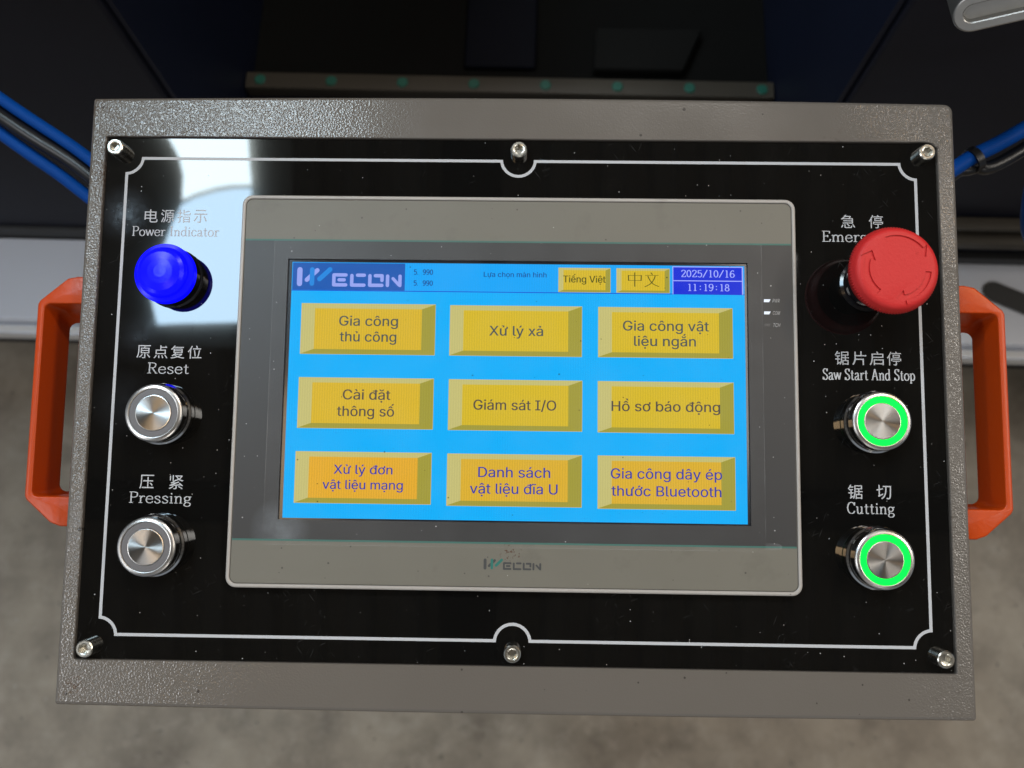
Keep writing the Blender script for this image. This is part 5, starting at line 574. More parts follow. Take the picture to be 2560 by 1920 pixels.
 'ắ':(390,'160 -9 0 137 -7 0 115 -3 0 94 5 0 76 15 0 60 29 0 48 45 0 38 63 0 32 84 0 30 108 0 32 128 0 36 146 0 43 161 0 53 174 0 64 184 0 78 193 0 92 200 0 108 206 0 125 211 0 143 214 0 161 217 0 178 220 0 200 223 0 218 225 0 234 227 0 247 229 0 257 231 0 265 235 0 271 240 0 274 246 0 276 255 0 276 257 0 275 272 0 272 285 0 267 297 0 260 307 0 251 315 0 240 322 0 227 327 0 212 330 0 196 331 0 178 330 0 163 327 0 149 322 0 137 316 0 127 309 0 118 301 0 110 292 0 104 283 0 100 274 0 41 291 0 51 313 0 64 331 0 79 346 0 95 358 0 114 368 0 133 375 0 153 380 0 173 383 0 194 384 0 208 384 0 223 382 0 239 379 0 255 375 0 271 369 0 286 360 0 300 350 0 312 336 0 322 320 0 330 301 0 335 278 0 337 251 0 337 0 0 277 0 0 277 52 0 272 52 0 267 43 0 260 34 0 252 25 0 242 16 0 229 8 0 215 1 0 199 -4 0 181 -7 0 170 45 0 192 47 0 211 51 0 228 59 0 242 68 0 254 80 0 263 93 0 270 108 0 274 122 0 276 138 0 276 190 0 272 187 0 267 184 0 259 182 0 251 180 0 241 178 0 231 176 0 221 174 0 210 173 0 200 171 0 191 170 0 182 169 0 175 168 0 161 166 0 147 163 0 134 159 0 122 153 0 112 147 0 103 139 0 97 130 0 93 118 0 92 105 0 93 93 0 96 82 0 102 72 0 109 64 0 119 57 0 130 52 0 142 48 0 156 46 0 191 423 1 173 425 1 156 429 1 141 436 1 127 446 1 115 457 1 105 471 1 98 486 1 93 503 1 92 520 1 137 520 1 138 505 1 143 493 1 152 482 1 163 474 1 176 469 1 191 467 1 205 469 1 218 474 1 229 482 1 238 493 1 243 505 1 244 520 1 290 520 1 288 503 1 284 486 1 276 471 1 267 458 1 255 446 1 241 436 1 225 429 1 209 425 1 165 547 2 213 641 2 281 641 2 215 547 2','58 60 59 58 61 60 57 61 58 57 62 61 56 62 57 56 63 62 55 63 56 55 64 63 55 65 64 54 65 55 54 66 65 53 66 54 53 67 66 52 67 53 52 40 67 40 39 67 39 68 67 51 41 52 41 40 52 51 42 41 38 68 39 51 43 42 37 68 38 51 44 43 36 68 37 36 69 68 51 45 44 35 69 36 50 45 51 50 46 45 34 69 35 50 47 46 34 70 69 33 70 34 50 48 47 49 48 50 32 70 33 32 71 70 31 71 32 30 71 31 29 71 30 29 72 71 28 72 29 27 72 28 26 94 27 94 72 27 25 94 26 24 94 25 23 94 24 22 94 23 21 94 22 20 94 21 19 94 20 18 94 19 17 94 18 16 94 17 15 94 16 14 94 15 14 95 94 93 72 94 14 96 95 13 96 14 13 97 96 13 98 97 13 99 98 13 100 99 13 101 100 12 101 13 12 102 101 12 103 102 12 104 103 12 105 104 12 106 105 12 107 106 12 108 107 12 109 108 11 109 12 11 110 109 11 111 110 11 112 111 10 112 11 10 113 112 92 72 93 10 114 113 9 114 10 91 72 92 9 115 114 8 115 9 90 72 91 8 116 115 8 117 116 89 72 90 7 117 8 7 118 117 88 74 89 74 72 89 7 119 118 87 74 88 7 120 119 6 120 7 86 75 87 75 74 87 6 121 120 6 122 121 86 76 75 73 72 74 85 76 86 6 123 122 84 76 85 6 84 123 5 84 6 5 76 84 5 77 76 5 78 77 4 78 5 4 79 78 4 80 79 3 80 4 3 81 80 2 81 3 2 82 81 1 82 2 1 83 82 0 83 1 132 134 133 132 135 134 145 147 146 145 148 147 132 136 135 144 148 145 131 136 132 144 149 148 131 137 136 143 149 144 130 137 131 143 150 149 130 138 137 142 150 143 130 139 138 141 150 142 129 139 130 141 151 150 129 140 139 140 151 141 129 151 140 129 152 151 128 152 129 127 152 128 127 153 152 126 153 127 126 154 153 125 154 126 125 155 154 124 155 125 156 158 157 156 159 158'),
 'ặ':(390,'160 -9 0 137 -7 0 115 -3 0 94 5 0 76 15 0 60 29 0 48 45 0 38 63 0 32 84 0 30 108 0 32 128 0 36 146 0 43 161 0 53 174 0 64 184 0 78 193 0 92 200 0 108 206 0 125 211 0 143 214 0 161 217 0 178 220 0 200 223 0 218 225 0 234 227 0 247 229 0 257 231 0 265 235 0 271 240 0 274 246 0 276 255 0 276 257 0 275 272 0 272 285 0 267 297 0 260 307 0 251 315 0 240 322 0 227 327 0 212 330 0 196 331 0 178 330 0 163 327 0 149 322 0 137 316 0 127 309 0 118 301 0 110 292 0 104 283 0 100 274 0 41 291 0 51 313 0 64 331 0 79 346 0 95 358 0 114 368 0 133 375 0 153 380 0 173 383 0 194 384 0 208 384 0 223 382 0 239 379 0 255 375 0 271 369 0 286 360 0 300 350 0 312 336 0 322 320 0 330 301 0 335 278 0 337 251 0 337 0 0 277 0 0 277 52 0 272 52 0 267 43 0 260 34 0 252 25 0 242 16 0 229 8 0 215 1 0 199 -4 0 181 -7 0 170 45 0 192 47 0 211 51 0 228 59 0 242 68 0 254 80 0 263 93 0 270 108 0 274 122 0 276 138 0 276 190 0 272 187 0 267 184 0 259 182 0 251 180 0 241 178 0 231 176 0 221 174 0 210 173 0 200 171 0 191 170 0 182 169 0 175 168 0 161 166 0 147 163 0 134 159 0 122 153 0 112 147 0 103 139 0 97 130 0 93 118 0 92 105 0 93 93 0 96 82 0 102 72 0 109 64 0 119 57 0 130 52 0 142 48 0 156 46 0 189 433 1 171 434 1 155 439 1 139 446 1 125 455 1 114 467 1 104 481 1 96 496 1 92 512 1 90 529 1 135 529 1 137 515 1 142 502 1 150 491 1 161 483 1 174 478 1 189 476 1 204 478 1 217 483 1 228 491 1 236 502 1 241 515 1 243 529 1 288 529 1 287 512 1 282 496 1 275 481 1 265 467 1 253 456 1 240 446 1 224 439 1 207 434 1 190 -144 2 179 -143 2 169 -139 2 160 -133 2 153 -124 2 149 -115 2 147 -104 2 149 -93 2 153 -84 2 160 -75 2 169 -69 2 179 -65 2 190 -64 2 201 -65 2 211 -69 2 220 -75 2 227 -84 2 231 -93 2 233 -104 2 231 -115 2 227 -124 2 220 -133 2 211 -139 2 201 -143 2','58 60 59 58 61 60 57 61 58 57 62 61 56 62 57 56 63 62 55 63 56 55 64 63 55 65 64 54 65 55 54 66 65 53 66 54 53 67 66 52 67 53 52 40 67 40 39 67 39 68 67 51 41 52 41 40 52 51 42 41 38 68 39 51 43 42 37 68 38 51 44 43 36 68 37 36 69 68 51 45 44 35 69 36 50 45 51 50 46 45 34 69 35 50 47 46 34 70 69 33 70 34 50 48 47 49 48 50 32 70 33 32 71 70 31 71 32 30 71 31 29 71 30 29 72 71 28 72 29 27 72 28 26 94 27 94 72 27 25 94 26 24 94 25 23 94 24 22 94 23 21 94 22 20 94 21 19 94 20 18 94 19 17 94 18 16 94 17 15 94 16 14 94 15 14 95 94 93 72 94 14 96 95 13 96 14 13 97 96 13 98 97 13 99 98 13 100 99 13 101 100 12 101 13 12 102 101 12 103 102 12 104 103 12 105 104 12 106 105 12 107 106 12 108 107 12 109 108 11 109 12 11 110 109 11 111 110 11 112 111 10 112 11 10 113 112 92 72 93 10 114 113 9 114 10 91 72 92 9 115 114 8 115 9 90 72 91 8 116 115 8 117 116 89 72 90 7 117 8 7 118 117 88 74 89 74 72 89 7 119 118 87 74 88 7 120 119 6 120 7 86 75 87 75 74 87 6 121 120 6 122 121 86 76 75 73 72 74 85 76 86 6 123 122 84 76 85 6 84 123 5 84 6 5 76 84 5 77 76 5 78 77 4 78 5 4 79 78 4 80 79 3 80 4 3 81 80 2 81 3 2 82 81 1 82 2 1 83 82 0 83 1 132 134 133 132 135 134 145 147 146 145 148 147 132 136 135 144 148 145 131 136 132 144 149 148 131 137 136 143 149 144 130 137 131 143 150 149 130 138 137 142 150 143 130 139 138 141 150 142 129 139 130 141 151 150 129 140 139 140 151 141 129 151 140 128 151 129 128 152 151 128 153 152 127 153 128 126 153 127 126 154 153 125 154 126 125 155 154 124 155 125 167 169 168 166 169 167 166 170 169 165 170 166 165 171 170 164 171 165 164 172 171 163 172 164 163 173 172 162 173 163 162 174 173 161 174 162 161 175 174 160 175 161 160 176 175 159 176 160 159 177 176 158 177 159 158 178 177 157 178 158 157 179 178 156 179 157'),
 'ế':(404,'212 -8 0 177 -5 0 145 3 0 117 16 0 92 35 0 72 58 0 56 85 0 44 116 0 37 150 0 34 187 0 36 224 0 44 258 0 55 290 0 71 317 0 91 340 0 115 359 0 142 373 0 172 382 0 205 384 0 226 383 0 246 380 0 266 374 0 285 366 0 303 355 0 319 341 0 334 324 0 347 305 0 357 282 0 365 256 0 370 227 0 371 194 0 371 169 0 75 169 0 75 221 0 338 221 0 310 202 0 308 226 0 304 248 0 298 269 0 288 286 0 277 301 0 263 314 0 246 323 0 227 328 0 205 330 0 183 328 0 164 323 0 146 313 0 131 301 0 119 286 0 109 270 0 102 251 0 97 231 0 96 211 0 96 178 0 98 151 0 102 127 0 110 106 0 121 88 0 135 73 0 151 61 0 169 53 0 190 48 0 212 46 0 227 47 0 241 49 0 254 53 0 265 58 0 276 65 0 285 73 0 294 82 0 300 93 0 306 105 0 365 91 0 358 72 0 348 55 0 335 39 0 320 26 0 302 14 0 283 4 0 261 -3 0 237 -7 0 157 426 1 97 426 1 97 428 1 177 520 1 235 520 1 315 428 1 315 426 1 254 426 1 206 485 1 252 547 2 300 641 2 368 641 2 302 547 2','17 19 18 17 20 19 16 20 17 16 21 20 16 22 21 15 22 16 15 23 22 14 23 15 14 24 23 14 25 24 13 45 14 45 44 14 44 25 14 43 25 44 13 46 45 42 25 43 42 26 25 13 47 46 41 26 42 12 47 13 40 26 41 12 48 47 40 27 26 12 49 48 39 27 40 11 49 12 11 50 49 38 27 39 38 28 27 11 51 50 37 28 38 10 51 11 37 29 28 10 52 51 36 29 37 10 33 52 33 53 52 36 34 29 34 30 29 35 34 36 9 33 10 9 32 33 53 34 33 53 30 34 54 30 53 54 31 30 8 32 9 55 31 54 8 31 32 8 55 31 8 56 55 7 56 8 7 57 56 6 57 7 6 58 57 71 73 72 70 73 71 70 74 73 6 59 58 5 59 6 69 74 70 5 60 59 68 74 69 68 75 74 67 75 68 5 61 60 4 61 5 66 75 67 66 76 75 4 62 61 65 76 66 64 76 65 4 63 62 63 76 64 4 76 63 4 77 76 3 77 4 3 78 77 2 78 3 2 79 78 2 80 79 1 80 2 1 81 80 0 81 1 84 86 85 84 90 86 90 87 86 84 82 90 89 87 90 83 82 84 89 88 87 91 93 92 91 94 93'),
 'ệ':(404,'212 -8 0 177 -5 0 145 3 0 117 16 0 92 35 0 72 58 0 56 85 0 44 116 0 37 150 0 34 187 0 36 224 0 44 258 0 55 290 0 71 317 0 91 340 0 115 359 0 142 373 0 172 382 0 205 384 0 226 383 0 246 380 0 266 374 0 285 366 0 303 355 0 319 341 0 334 324 0 347 305 0 357 282 0 365 256 0 370 227 0 371 194 0 371 169 0 75 169 0 75 221 0 338 221 0 310 202 0 308 226 0 304 248 0 298 269 0 288 286 0 277 301 0 263 314 0 246 323 0 227 328 0 205 330 0 183 328 0 164 323 0 146 313 0 131 301 0 119 286 0 109 270 0 102 251 0 97 231 0 96 211 0 96 178 0 98 151 0 102 127 0 110 106 0 121 88 0 135 73 0 151 61 0 169 53 0 190 48 0 212 46 0 227 47 0 241 49 0 254 53 0 265 58 0 276 65 0 285 73 0 294 82 0 300 93 0 306 105 0 365 91 0 358 72 0 348 55 0 335 39 0 320 26 0 302 14 0 283 4 0 261 -3 0 237 -7 0 155 435 1 95 435 1 95 438 1 175 529 1 233 529 1 313 438 1 313 435 1 252 435 1 204 495 1 205 -144 2 194 -143 2 184 -139 2 175 -133 2 168 -124 2 164 -115 2 163 -104 2 164 -93 2 168 -84 2 175 -75 2 184 -69 2 194 -65 2 205 -64 2 216 -65 2 226 -69 2 235 -75 2 242 -84 2 246 -93 2 248 -104 2 246 -115 2 242 -124 2 235 -133 2 226 -139 2 216 -143 2','17 19 18 17 20 19 16 20 17 16 21 20 16 22 21 15 22 16 15 23 22 14 23 15 14 24 23 14 25 24 13 45 14 45 44 14 44 25 14 43 25 44 13 46 45 42 25 43 42 26 25 13 47 46 41 26 42 12 47 13 40 26 41 12 48 47 40 27 26 12 49 48 39 27 40 11 49 12 11 50 49 38 27 39 38 28 27 11 51 50 37 28 38 10 51 11 37 29 28 10 52 51 36 29 37 10 33 52 33 53 52 36 34 29 34 30 29 35 34 36 9 33 10 9 32 33 53 34 33 53 30 34 54 30 53 54 31 30 8 32 9 55 31 54 8 31 32 8 55 31 8 56 55 7 56 8 7 57 56 6 57 7 6 58 57 71 73 72 70 73 71 70 74 73 6 59 58 5 59 6 69 74 70 5 60 59 68 74 69 68 75 74 67 75 68 5 61 60 4 61 5 66 75 67 66 76 75 4 62 61 65 76 66 64 76 65 4 63 62 63 76 64 4 76 63 4 77 76 3 77 4 3 78 77 2 78 3 2 79 78 2 80 79 1 80 2 1 81 80 0 81 1 84 86 85 84 90 86 90 87 86 84 82 90 89 87 90 83 82 84 89 88 87 102 104 103 101 104 102 101 105 104 100 105 101 100 106 105 99 106 100 99 107 106 98 107 99 98 108 107 97 108 98 97 109 108 96 109 97 96 110 109 95 110 96 95 111 110 94 111 95 94 112 111 93 112 94 93 113 112 92 113 93 92 114 113 91 114 92'),
 'ọ':(416,'207 -8 0 174 -5 0 144 3 0 117 16 0 93 35 0 72 58 0 56 85 0 44 116 0 37 150 0 34 187 0 37 225 0 44 260 0 56 291 0 72 318 0 93 341 0 117 360 0 144 374 0 174 382 0 207 384 0 241 382 0 271 374 0 299 360 0 323 341 0 343 318 0 359 291 0 371 260 0 379 225 0 381 187 0 379 150 0 371 116 0 359 85 0 343 58 0 323 35 0 299 16 0 271 3 0 241 -5 0 207 46 0 231 49 0 252 55 0 270 66 0 285 80 0 298 97 0 307 117 0 314 139 0 318 163 0 319 187 0 318 212 0 314 236 0 307 258 0 298 278 0 285 296 0 270 310 0 252 321 0 231 328 0 207 330 0 184 328 0 163 321 0 145 310 0 130 296 0 118 278 0 108 258 0 102 236 0 98 212 0 96 187 0 98 163 0 102 139 0 108 117 0 118 97 0 130 80 0 145 66 0 163 55 0 184 49 0 208 -144 1 197 -143 1 187 -139 1 178 -133 1 171 -124 1 167 -115 1 166 -104 1 167 -93 1 171 -84 1 178 -75 1 187 -69 1 197 -65 1 208 -64 1 220 -65 1 230 -69 1 238 -75 1 245 -84 1 250 -93 1 251 -104 1 250 -115 1 245 -124 1 238 -133 1 230 -139 1 220 -143 1','17 19 18 16 19 17 16 20 19 15 20 16 15 21 20 14 21 15 14 22 21 13 22 14 13 55 22 55 54 22 54 53 22 53 23 22 13 56 55 52 23 53 13 57 56 51 23 52 12 57 13 51 24 23 12 58 57 50 24 51 12 59 58 49 24 50 11 59 12 49 25 24 11 60 59 48 25 49 10 60 11 48 26 25 10 61 60 47 26 48 10 62 61 46 26 47 9 62 10 46 27 26 9 63 62 45 27 46 8 63 9 8 64 63 44 27 45 44 28 27 8 65 64 43 28 44 7 65 8 43 29 28 7 66 65 42 29 43 7 67 66 41 29 42 6 67 7 41 30 29 6 68 67 40 30 41 5 68 6 40 31 30 5 69 68 39 31 40 5 70 69 38 31 39 4 70 5 38 32 31 4 71 70 37 32 38 4 36 71 36 32 37 4 32 36 3 32 4 3 33 32 2 33 3 2 34 33 1 34 2 1 35 34 0 35 1 83 85 84 82 85 83 82 86 85 81 86 82 81 87 86 80 87 81 80 88 87 79 88 80 79 89 88 78 89 79 78 90 89 77 90 78 77 91 90 76 91 77 76 92 91 75 92 76 75 93 92 74 93 75 74 94 93 73 94 74 73 95 94 72 95 73'),
 'ố':(416,'207 -8 0 174 -5 0 144 3 0 117 16 0 93 35 0 72 58 0 56 85 0 44 116 0 37 150 0 34 187 0 37 225 0 44 260 0 56 291 0 72 318 0 93 341 0 117 360 0 144 374 0 174 382 0 207 384 0 241 382 0 271 374 0 299 360 0 323 341 0 343 318 0 359 291 0 371 260 0 379 225 0 381 187 0 379 150 0 371 116 0 359 85 0 343 58 0 323 35 0 299 16 0 271 3 0 241 -5 0 207 46 0 231 49 0 252 55 0 270 66 0 285 80 0 298 97 0 307 117 0 314 139 0 318 163 0 319 187 0 318 212 0 314 236 0 307 258 0 298 278 0 285 296 0 270 310 0 252 321 0 231 328 0 207 330 0 184 328 0 163 321 0 145 310 0 130 296 0 118 278 0 108 258 0 102 236 0 98 212 0 96 187 0 98 163 0 102 139 0 108 117 0 118 97 0 130 80 0 145 66 0 163 55 0 184 49 0 160 426 1 100 426 1 100 428 1 180 520 1 238 520 1 319 428 1 319 426 1 258 426 1 209 485 1 255 547 2 303 641 2 371 641 2 305 547 2','17 19 18 16 19 17 16 20 19 15 20 16 15 21 20 14 21 15 14 22 21 13 22 14 13 55 22 55 54 22 54 53 22 53 23 22 13 56 55 52 23 53 13 57 56 51 23 52 12 57 13 51 24 23 12 58 57 50 24 51 12 59 58 49 24 50 11 59 12 49 25 24 11 60 59 48 25 49 10 60 11 48 26 25 10 61 60 47 26 48 10 62 61 46 26 47 9 62 10 46 27 26 9 63 62 45 27 46 8 63 9 8 64 63 44 27 45 44 28 27 8 65 64 43 28 44 7 65 8 43 29 28 7 66 65 42 29 43 7 67 66 41 29 42 6 67 7 41 30 29 6 68 67 40 30 41 5 68 6 40 31 30 5 69 68 39 31 40 5 70 69 38 31 39 4 70 5 38 32 31 4 71 70 37 32 38 4 36 71 36 32 37 4 32 36 3 32 4 3 33 32 2 33 3 2 34 33 1 34 2 1 35 34 0 35 1 74 76 75 74 80 76 80 77 76 74 72 80 79 77 80 73 72 74 79 78 77 81 83 82 81 84 83'),
 'ồ':(416,'207 -8 0 174 -5 0 144 3 0 117 16 0 93 35 0 72 58 0 56 85 0 44 116 0 37 150 0 34 187 0 37 225 0 44 260 0 56 291 0 72 318 0 93 341 0 117 360 0 144 374 0 174 382 0 207 384 0 241 382 0 271 374 0 299 360 0 323 341 0 343 318 0 359 291 0 371 260 0 379 225 0 381 187 0 379 150 0 371 116 0 359 85 0 343 58 0 323 35 0 299 16 0 271 3 0 241 -5 0 207 46 0 231 49 0 252 55 0 270 66 0 285 80 0 298 97 0 307 117 0 314 139 0 318 163 0 319 187 0 318 212 0 314 236 0 307 258 0 298 278 0 285 296 0 270 310 0 252 321 0 231 328 0 207 330 0 184 328 0 163 321 0 145 310 0 130 296 0 118 278 0 108 258 0 102 236 0 98 212 0 96 187 0 98 163 0 102 139 0 108 117 0 118 97 0 130 80 0 145 66 0 163 55 0 184 49 0 160 426 1 100 426 1 100 428 1 180 520 1 238 520 1 319 428 1 319 426 1 258 426 1 209 485 1 272 547 2 207 641 2 275 641 2 323 547 2','17 19 18 16 19 17 16 20 19 15 20 16 15 21 20 14 21 15 14 22 21 13 22 14 13 55 22 55 54 22 54 53 22 53 23 22 13 56 55 52 23 53 13 57 56 51 23 52 12 57 13 51 24 23 12 58 57 50 24 51 12 59 58 49 24 50 11 59 12 49 25 24 11 60 59 48 25 49 10 60 11 48 26 25 10 61 60 47 26 48 10 62 61 46 26 47 9 62 10 46 27 26 9 63 62 45 27 46 8 63 9 8 64 63 44 27 45 44 28 27 8 65 64 43 28 44 7 65 8 43 29 28 7 66 65 42 29 43 7 67 66 41 29 42 6 67 7 41 30 29 6 68 67 40 30 41 5 68 6 40 31 30 5 69 68 39 31 40 5 70 69 38 31 39 4 70 5 38 32 31 4 71 70 37 32 38 4 36 71 36 32 37 4 32 36 3 32 4 3 33 32 2 33 3 2 34 33 1 34 2 1 35 34 0 35 1 74 76 75 74 80 76 80 77 76 74 72 80 79 77 80 73 72 74 79 78 77 81 83 82 81 84 83'),
 'ộ':(416,'207 -8 0 174 -5 0 144 3 0 117 16 0 93 35 0 72 58 0 56 85 0 44 116 0 37 150 0 34 187 0 37 225 0 44 260 0 56 291 0 72 318 0 93 341 0 117 360 0 144 374 0 174 382 0 207 384 0 241 382 0 271 374 0 299 360 0 323 341 0 343 318 0 359 291 0 371 260 0 379 225 0 381 187 0 379 150 0 371 116 0 359 85 0 343 58 0 323 35 0 299 16 0 271 3 0 241 -5 0 207 46 0 231 49 0 252 55 0 270 66 0 285 80 0 298 97 0 307 117 0 314 139 0 318 163 0 319 187 0 318 212 0 314 236 0 307 258 0 298 278 0 285 296 0 270 310 0 252 321 0 231 328 0 207 330 0 184 328 0 163 321 0 145 310 0 130 296 0 118 278 0 108 258 0 102 236 0 98 212 0 96 187 0 98 163 0 102 139 0 108 117 0 118 97 0 130 80 0 145 66 0 163 55 0 184 49 0 158 435 1 98 435 1 98 438 1 178 529 1 236 529 1 317 438 1 317 435 1 256 435 1 207 495 1 208 -144 2 197 -143 2 187 -139 2 178 -133 2 171 -124 2 167 -115 2 166 -104 2 167 -93 2 171 -84 2 178 -75 2 187 -69 2 197 -65 2 208 -64 2 220 -65 2 230 -69 2 238 -75 2 245 -84 2 250 -93 2 251 -104 2 250 -115 2 245 -124 2 238 -133 2 230 -139 2 220 -143 2','17 19 18 16 19 17 16 20 19 15 20 16 15 21 20 14 21 15 14 22 21 13 22 14 13 55 22 55 54 22 54 53 22 53 23 22 13 56 55 52 23 53 13 57 56 51 23 52 12 57 13 51 24 23 12 58 57 50 24 51 12 59 58 49 24 50 11 59 12 49 25 24 11 60 59 48 25 49 10 60 11 48 26 25 10 61 60 47 26 48 10 62 61 46 26 47 9 62 10 46 27 26 9 63 62 45 27 46 8 63 9 8 64 63 44 27 45 44 28 27 8 65 64 43 28 44 7 65 8 43 29 28 7 66 65 42 29 43 7 67 66 41 29 42 6 67 7 41 30 29 6 68 67 40 30 41 5 68 6 40 31 30 5 69 68 39 31 40 5 70 69 38 31 39 4 70 5 38 32 31 4 71 70 37 32 38 4 36 71 36 32 37 4 32 36 3 32 4 3 33 32 2 33 3 2 34 33 1 34 2 1 35 34 0 35 1 74 76 75 74 80 76 80 77 76 74 72 80 79 77 80 73 72 74 79 78 77 92 94 93 91 94 92 91 95 94 90 95 91 90 96 95 89 96 90 89 97 96 88 97 89 88 98 97 87 98 88 87 99 98 86 99 87 86 100 99 85 100 86 85 101 100 84 101 85 84 102 101 83 102 84 83 103 102 82 103 83 82 104 103 81 104 82'),
 'ớ':(414,'207 344 0 207 384 0 217 384 0 226 384 0 236 384 0 245 383 0 254 383 0 263 382 0 272 381 0 282 381 0 291 380 0 301 380 0 311 380 0 322 380 0 328 381 0 332 385 0 334 391 0 334 464 0 391 464 0 391 396 0 389 380 0 384 367 0 376 357 0 365 350 0 351 346 0 333 344 0 312 344 0 291 344 0 270 344 0 248 344 0 227 344 0 207 -8 1 174 -5 1 144 3 1 117 16 1 93 35 1 72 58 1 56 85 1 44 116 1 37 150 1 34 187 1 37 225 1 44 260 1 56 291 1 72 318 1 93 341 1 117 360 1 144 374 1 174 382 1 207 384 1 241 382 1 271 374 1 299 360 1 323 341 1 343 318 1 359 291 1 371 260 1 379 225 1 381 187 1 379 150 1 371 116 1 359 85 1 343 58 1 323 35 1 299 16 1 271 3 1 241 -5 1 207 46 1 231 49 1 252 55 1 270 66 1 285 80 1 298 97 1 307 117 1 314 139 1 318 163 1 319 187 1 318 212 1 314 236 1 307 258 1 298 278 1 285 296 1 270 310 1 252 321 1 231 328 1 207 330 1 184 328 1 163 321 1 145 310 1 130 296 1 118 278 1 108 258 1 102 236 1 98 212 1 96 187 1 98 163 1 102 139 1 108 117 1 118 97 1 130 80 1 145 66 1 163 55 1 184 49 1 181 429 2 228 529 2 297 529 2 231 429 2','16 18 17 16 19 18 16 20 19 15 20 16 14 20 15 0 2 1 0 3 2 0 4 3 0 5 4 0 6 5 0 7 6 0 8 7 0 9 8 0 10 9 13 20 14 0 11 10 0 12 11 0 13 12 0 20 13 0 21 20 0 22 21 0 23 22 0 24 23 0 25 24 48 50 49 47 50 48 47 51 50 46 51 47 46 52 51 45 52 46 45 53 52 44 53 45 44 86 53 86 85 53 85 84 53 84 54 53 44 87 86 83 54 84 44 88 87 82 54 83 43 88 44 82 55 54 43 89 88 81 55 82 43 90 89 80 55 81 42 90 43 80 56 55 42 91 90 79 56 80 41 91 42 79 57 56 41 92 91 78 57 79 41 93 92 77 57 78 40 93 41 77 58 57 40 94 93 76 58 77 39 94 40 39 95 94 75 58 76 75 59 58 39 96 95 74 59 75 38 96 39 74 60 59 38 97 96 73 60 74 38 98 97 72 60 73 37 98 38 72 61 60 37 99 98 71 61 72 36 99 37 71 62 61 36 100 99 70 62 71 36 101 100 69 62 70 35 101 36 69 63 62 35 102 101 68 63 69 35 67 102 67 63 68 35 63 67 34 63 35 34 64 63 33 64 34 33 65 64 32 65 33 32 66 65 31 66 32 103 105 104 103 106 105'),
 'ủ':(410,'182 -5 0 158 -3 0 135 2 0 115 11 0 97 23 0 82 39 0 69 59 0 60 82 0 54 109 0 53 139 0 53 379 0 114 379 0 114 144 0 116 117 0 124 94 0 137 75 0 154 61 0 175 53 0 200 50 0 218 51 0 234 55 0 249 62 0 263 71 0 274 83 0 283 97 0 290 113 0 295 132 0 296 153 0 296 379 0 357 379 0 357 0 0 298 0 0 298 92 0 307 92 0 294 60 0 277 35 0 257 17 0 234 5 0 209 -3 0 225 429 1 179 429 1 203 476 1 205 480 1 205 483 1 205 486 1 203 488 1 200 489 1 196 489 1 148 489 1 148 529 1 196 529 1 209 529 1 220 527 1 230 524 1 238 520 1 245 515 1 250 509 1 253 502 1 254 494 1 254 486 1 252 477 1 249 468 1 243 459 1','9 11 10 9 12 11 27 29 28 27 30 29 26 30 27 9 13 12 8 13 9 25 33 26 33 30 26 8 14 13 24 33 25 7 14 8 23 32 24 32 33 24 7 15 14 23 34 32 34 31 32 34 30 33 22 34 23 6 15 7 6 16 15 21 34 22 20 34 21 6 17 16 20 35 34 31 30 34 5 17 6 19 35 20 5 18 17 18 35 19 5 35 18 4 35 5 4 36 35 3 36 4 3 37 36 2 37 3 2 38 37 1 38 2 0 38 1 48 50 49 48 51 50 48 52 51 48 53 52 48 54 53 48 55 54 48 56 55 48 57 56 48 58 57 48 47 58 47 46 58 46 59 58 45 59 46 44 59 45 43 59 44 43 60 59 42 60 43 41 60 42 41 61 60 40 61 41 40 62 61 40 39 62'),
 'ử':(432,'322 338 0 322 379 0 351 379 0 357 381 0 361 384 0 363 391 0 363 464 0 417 464 0 417 396 0 416 379 0 411 364 0 403 353 0 392 345 0 377 340 0 359 338 0 182 -5 1 158 -3 1 135 2 1 115 11 1 97 23 1 82 39 1 69 59 1 60 82 1 54 109 1 53 139 1 53 379 1 114 379 1 114 144 1 116 117 1 124 94 1 137 75 1 154 61 1 175 53 1 200 50 1 218 51 1 234 55 1 249 62 1 263 71 1 274 83 1 283 97 1 290 113 1 295 132 1 296 153 1 296 379 1 357 379 1 357 0 1 298 0 1 298 92 1 307 92 1 294 60 1 277 35 1 257 17 1 234 5 1 209 -3 1 225 429 2 179 429 2 203 476 2 205 480 2 205 483 2 205 486 2 203 488 2 200 489 2 196 489 2 148 489 2 148 529 2 196 529 2 209 529 2 220 527 2 230 524 2 238 520 2 245 515 2 250 509 2 253 502 2 254 494 2 254 486 2 252 477 2 249 468 2 243 459 2','5 7 6 5 8 7 5 9 8 4 9 5 3 9 4 2 9 3 0 2 1 0 9 2 0 10 9 0 11 10 0 12 11 0 13 12 0 14 13 24 26 25 24 27 26 42 44 43 42 45 44 41 45 42 24 28 27 23 28 24 40 48 41 48 45 41 23 29 28 39 48 40 22 29 23 38 47 39 47 48 39 22 30 29 38 49 47 49 46 47 49 45 48 37 49 38 21 30 22 21 31 30 36 49 37 35 49 36 21 32 31 35 50 49 46 45 49 20 32 21 34 50 35 20 33 32 33 50 34 20 50 33 19 50 20 19 51 50 18 51 19 18 52 51 17 52 18 17 53 52 16 53 17 15 53 16 63 65 64 63 66 65 63 67 66 63 68 67 63 69 68 63 70 69 63 71 70 63 72 71 63 73 72 63 62 73 62 61 73 61 74 73 60 74 61 59 74 60 58 74 59 58 75 74 57 75 58 56 75 57 56 76 75 55 76 56 55 77 76 55 54 77'),
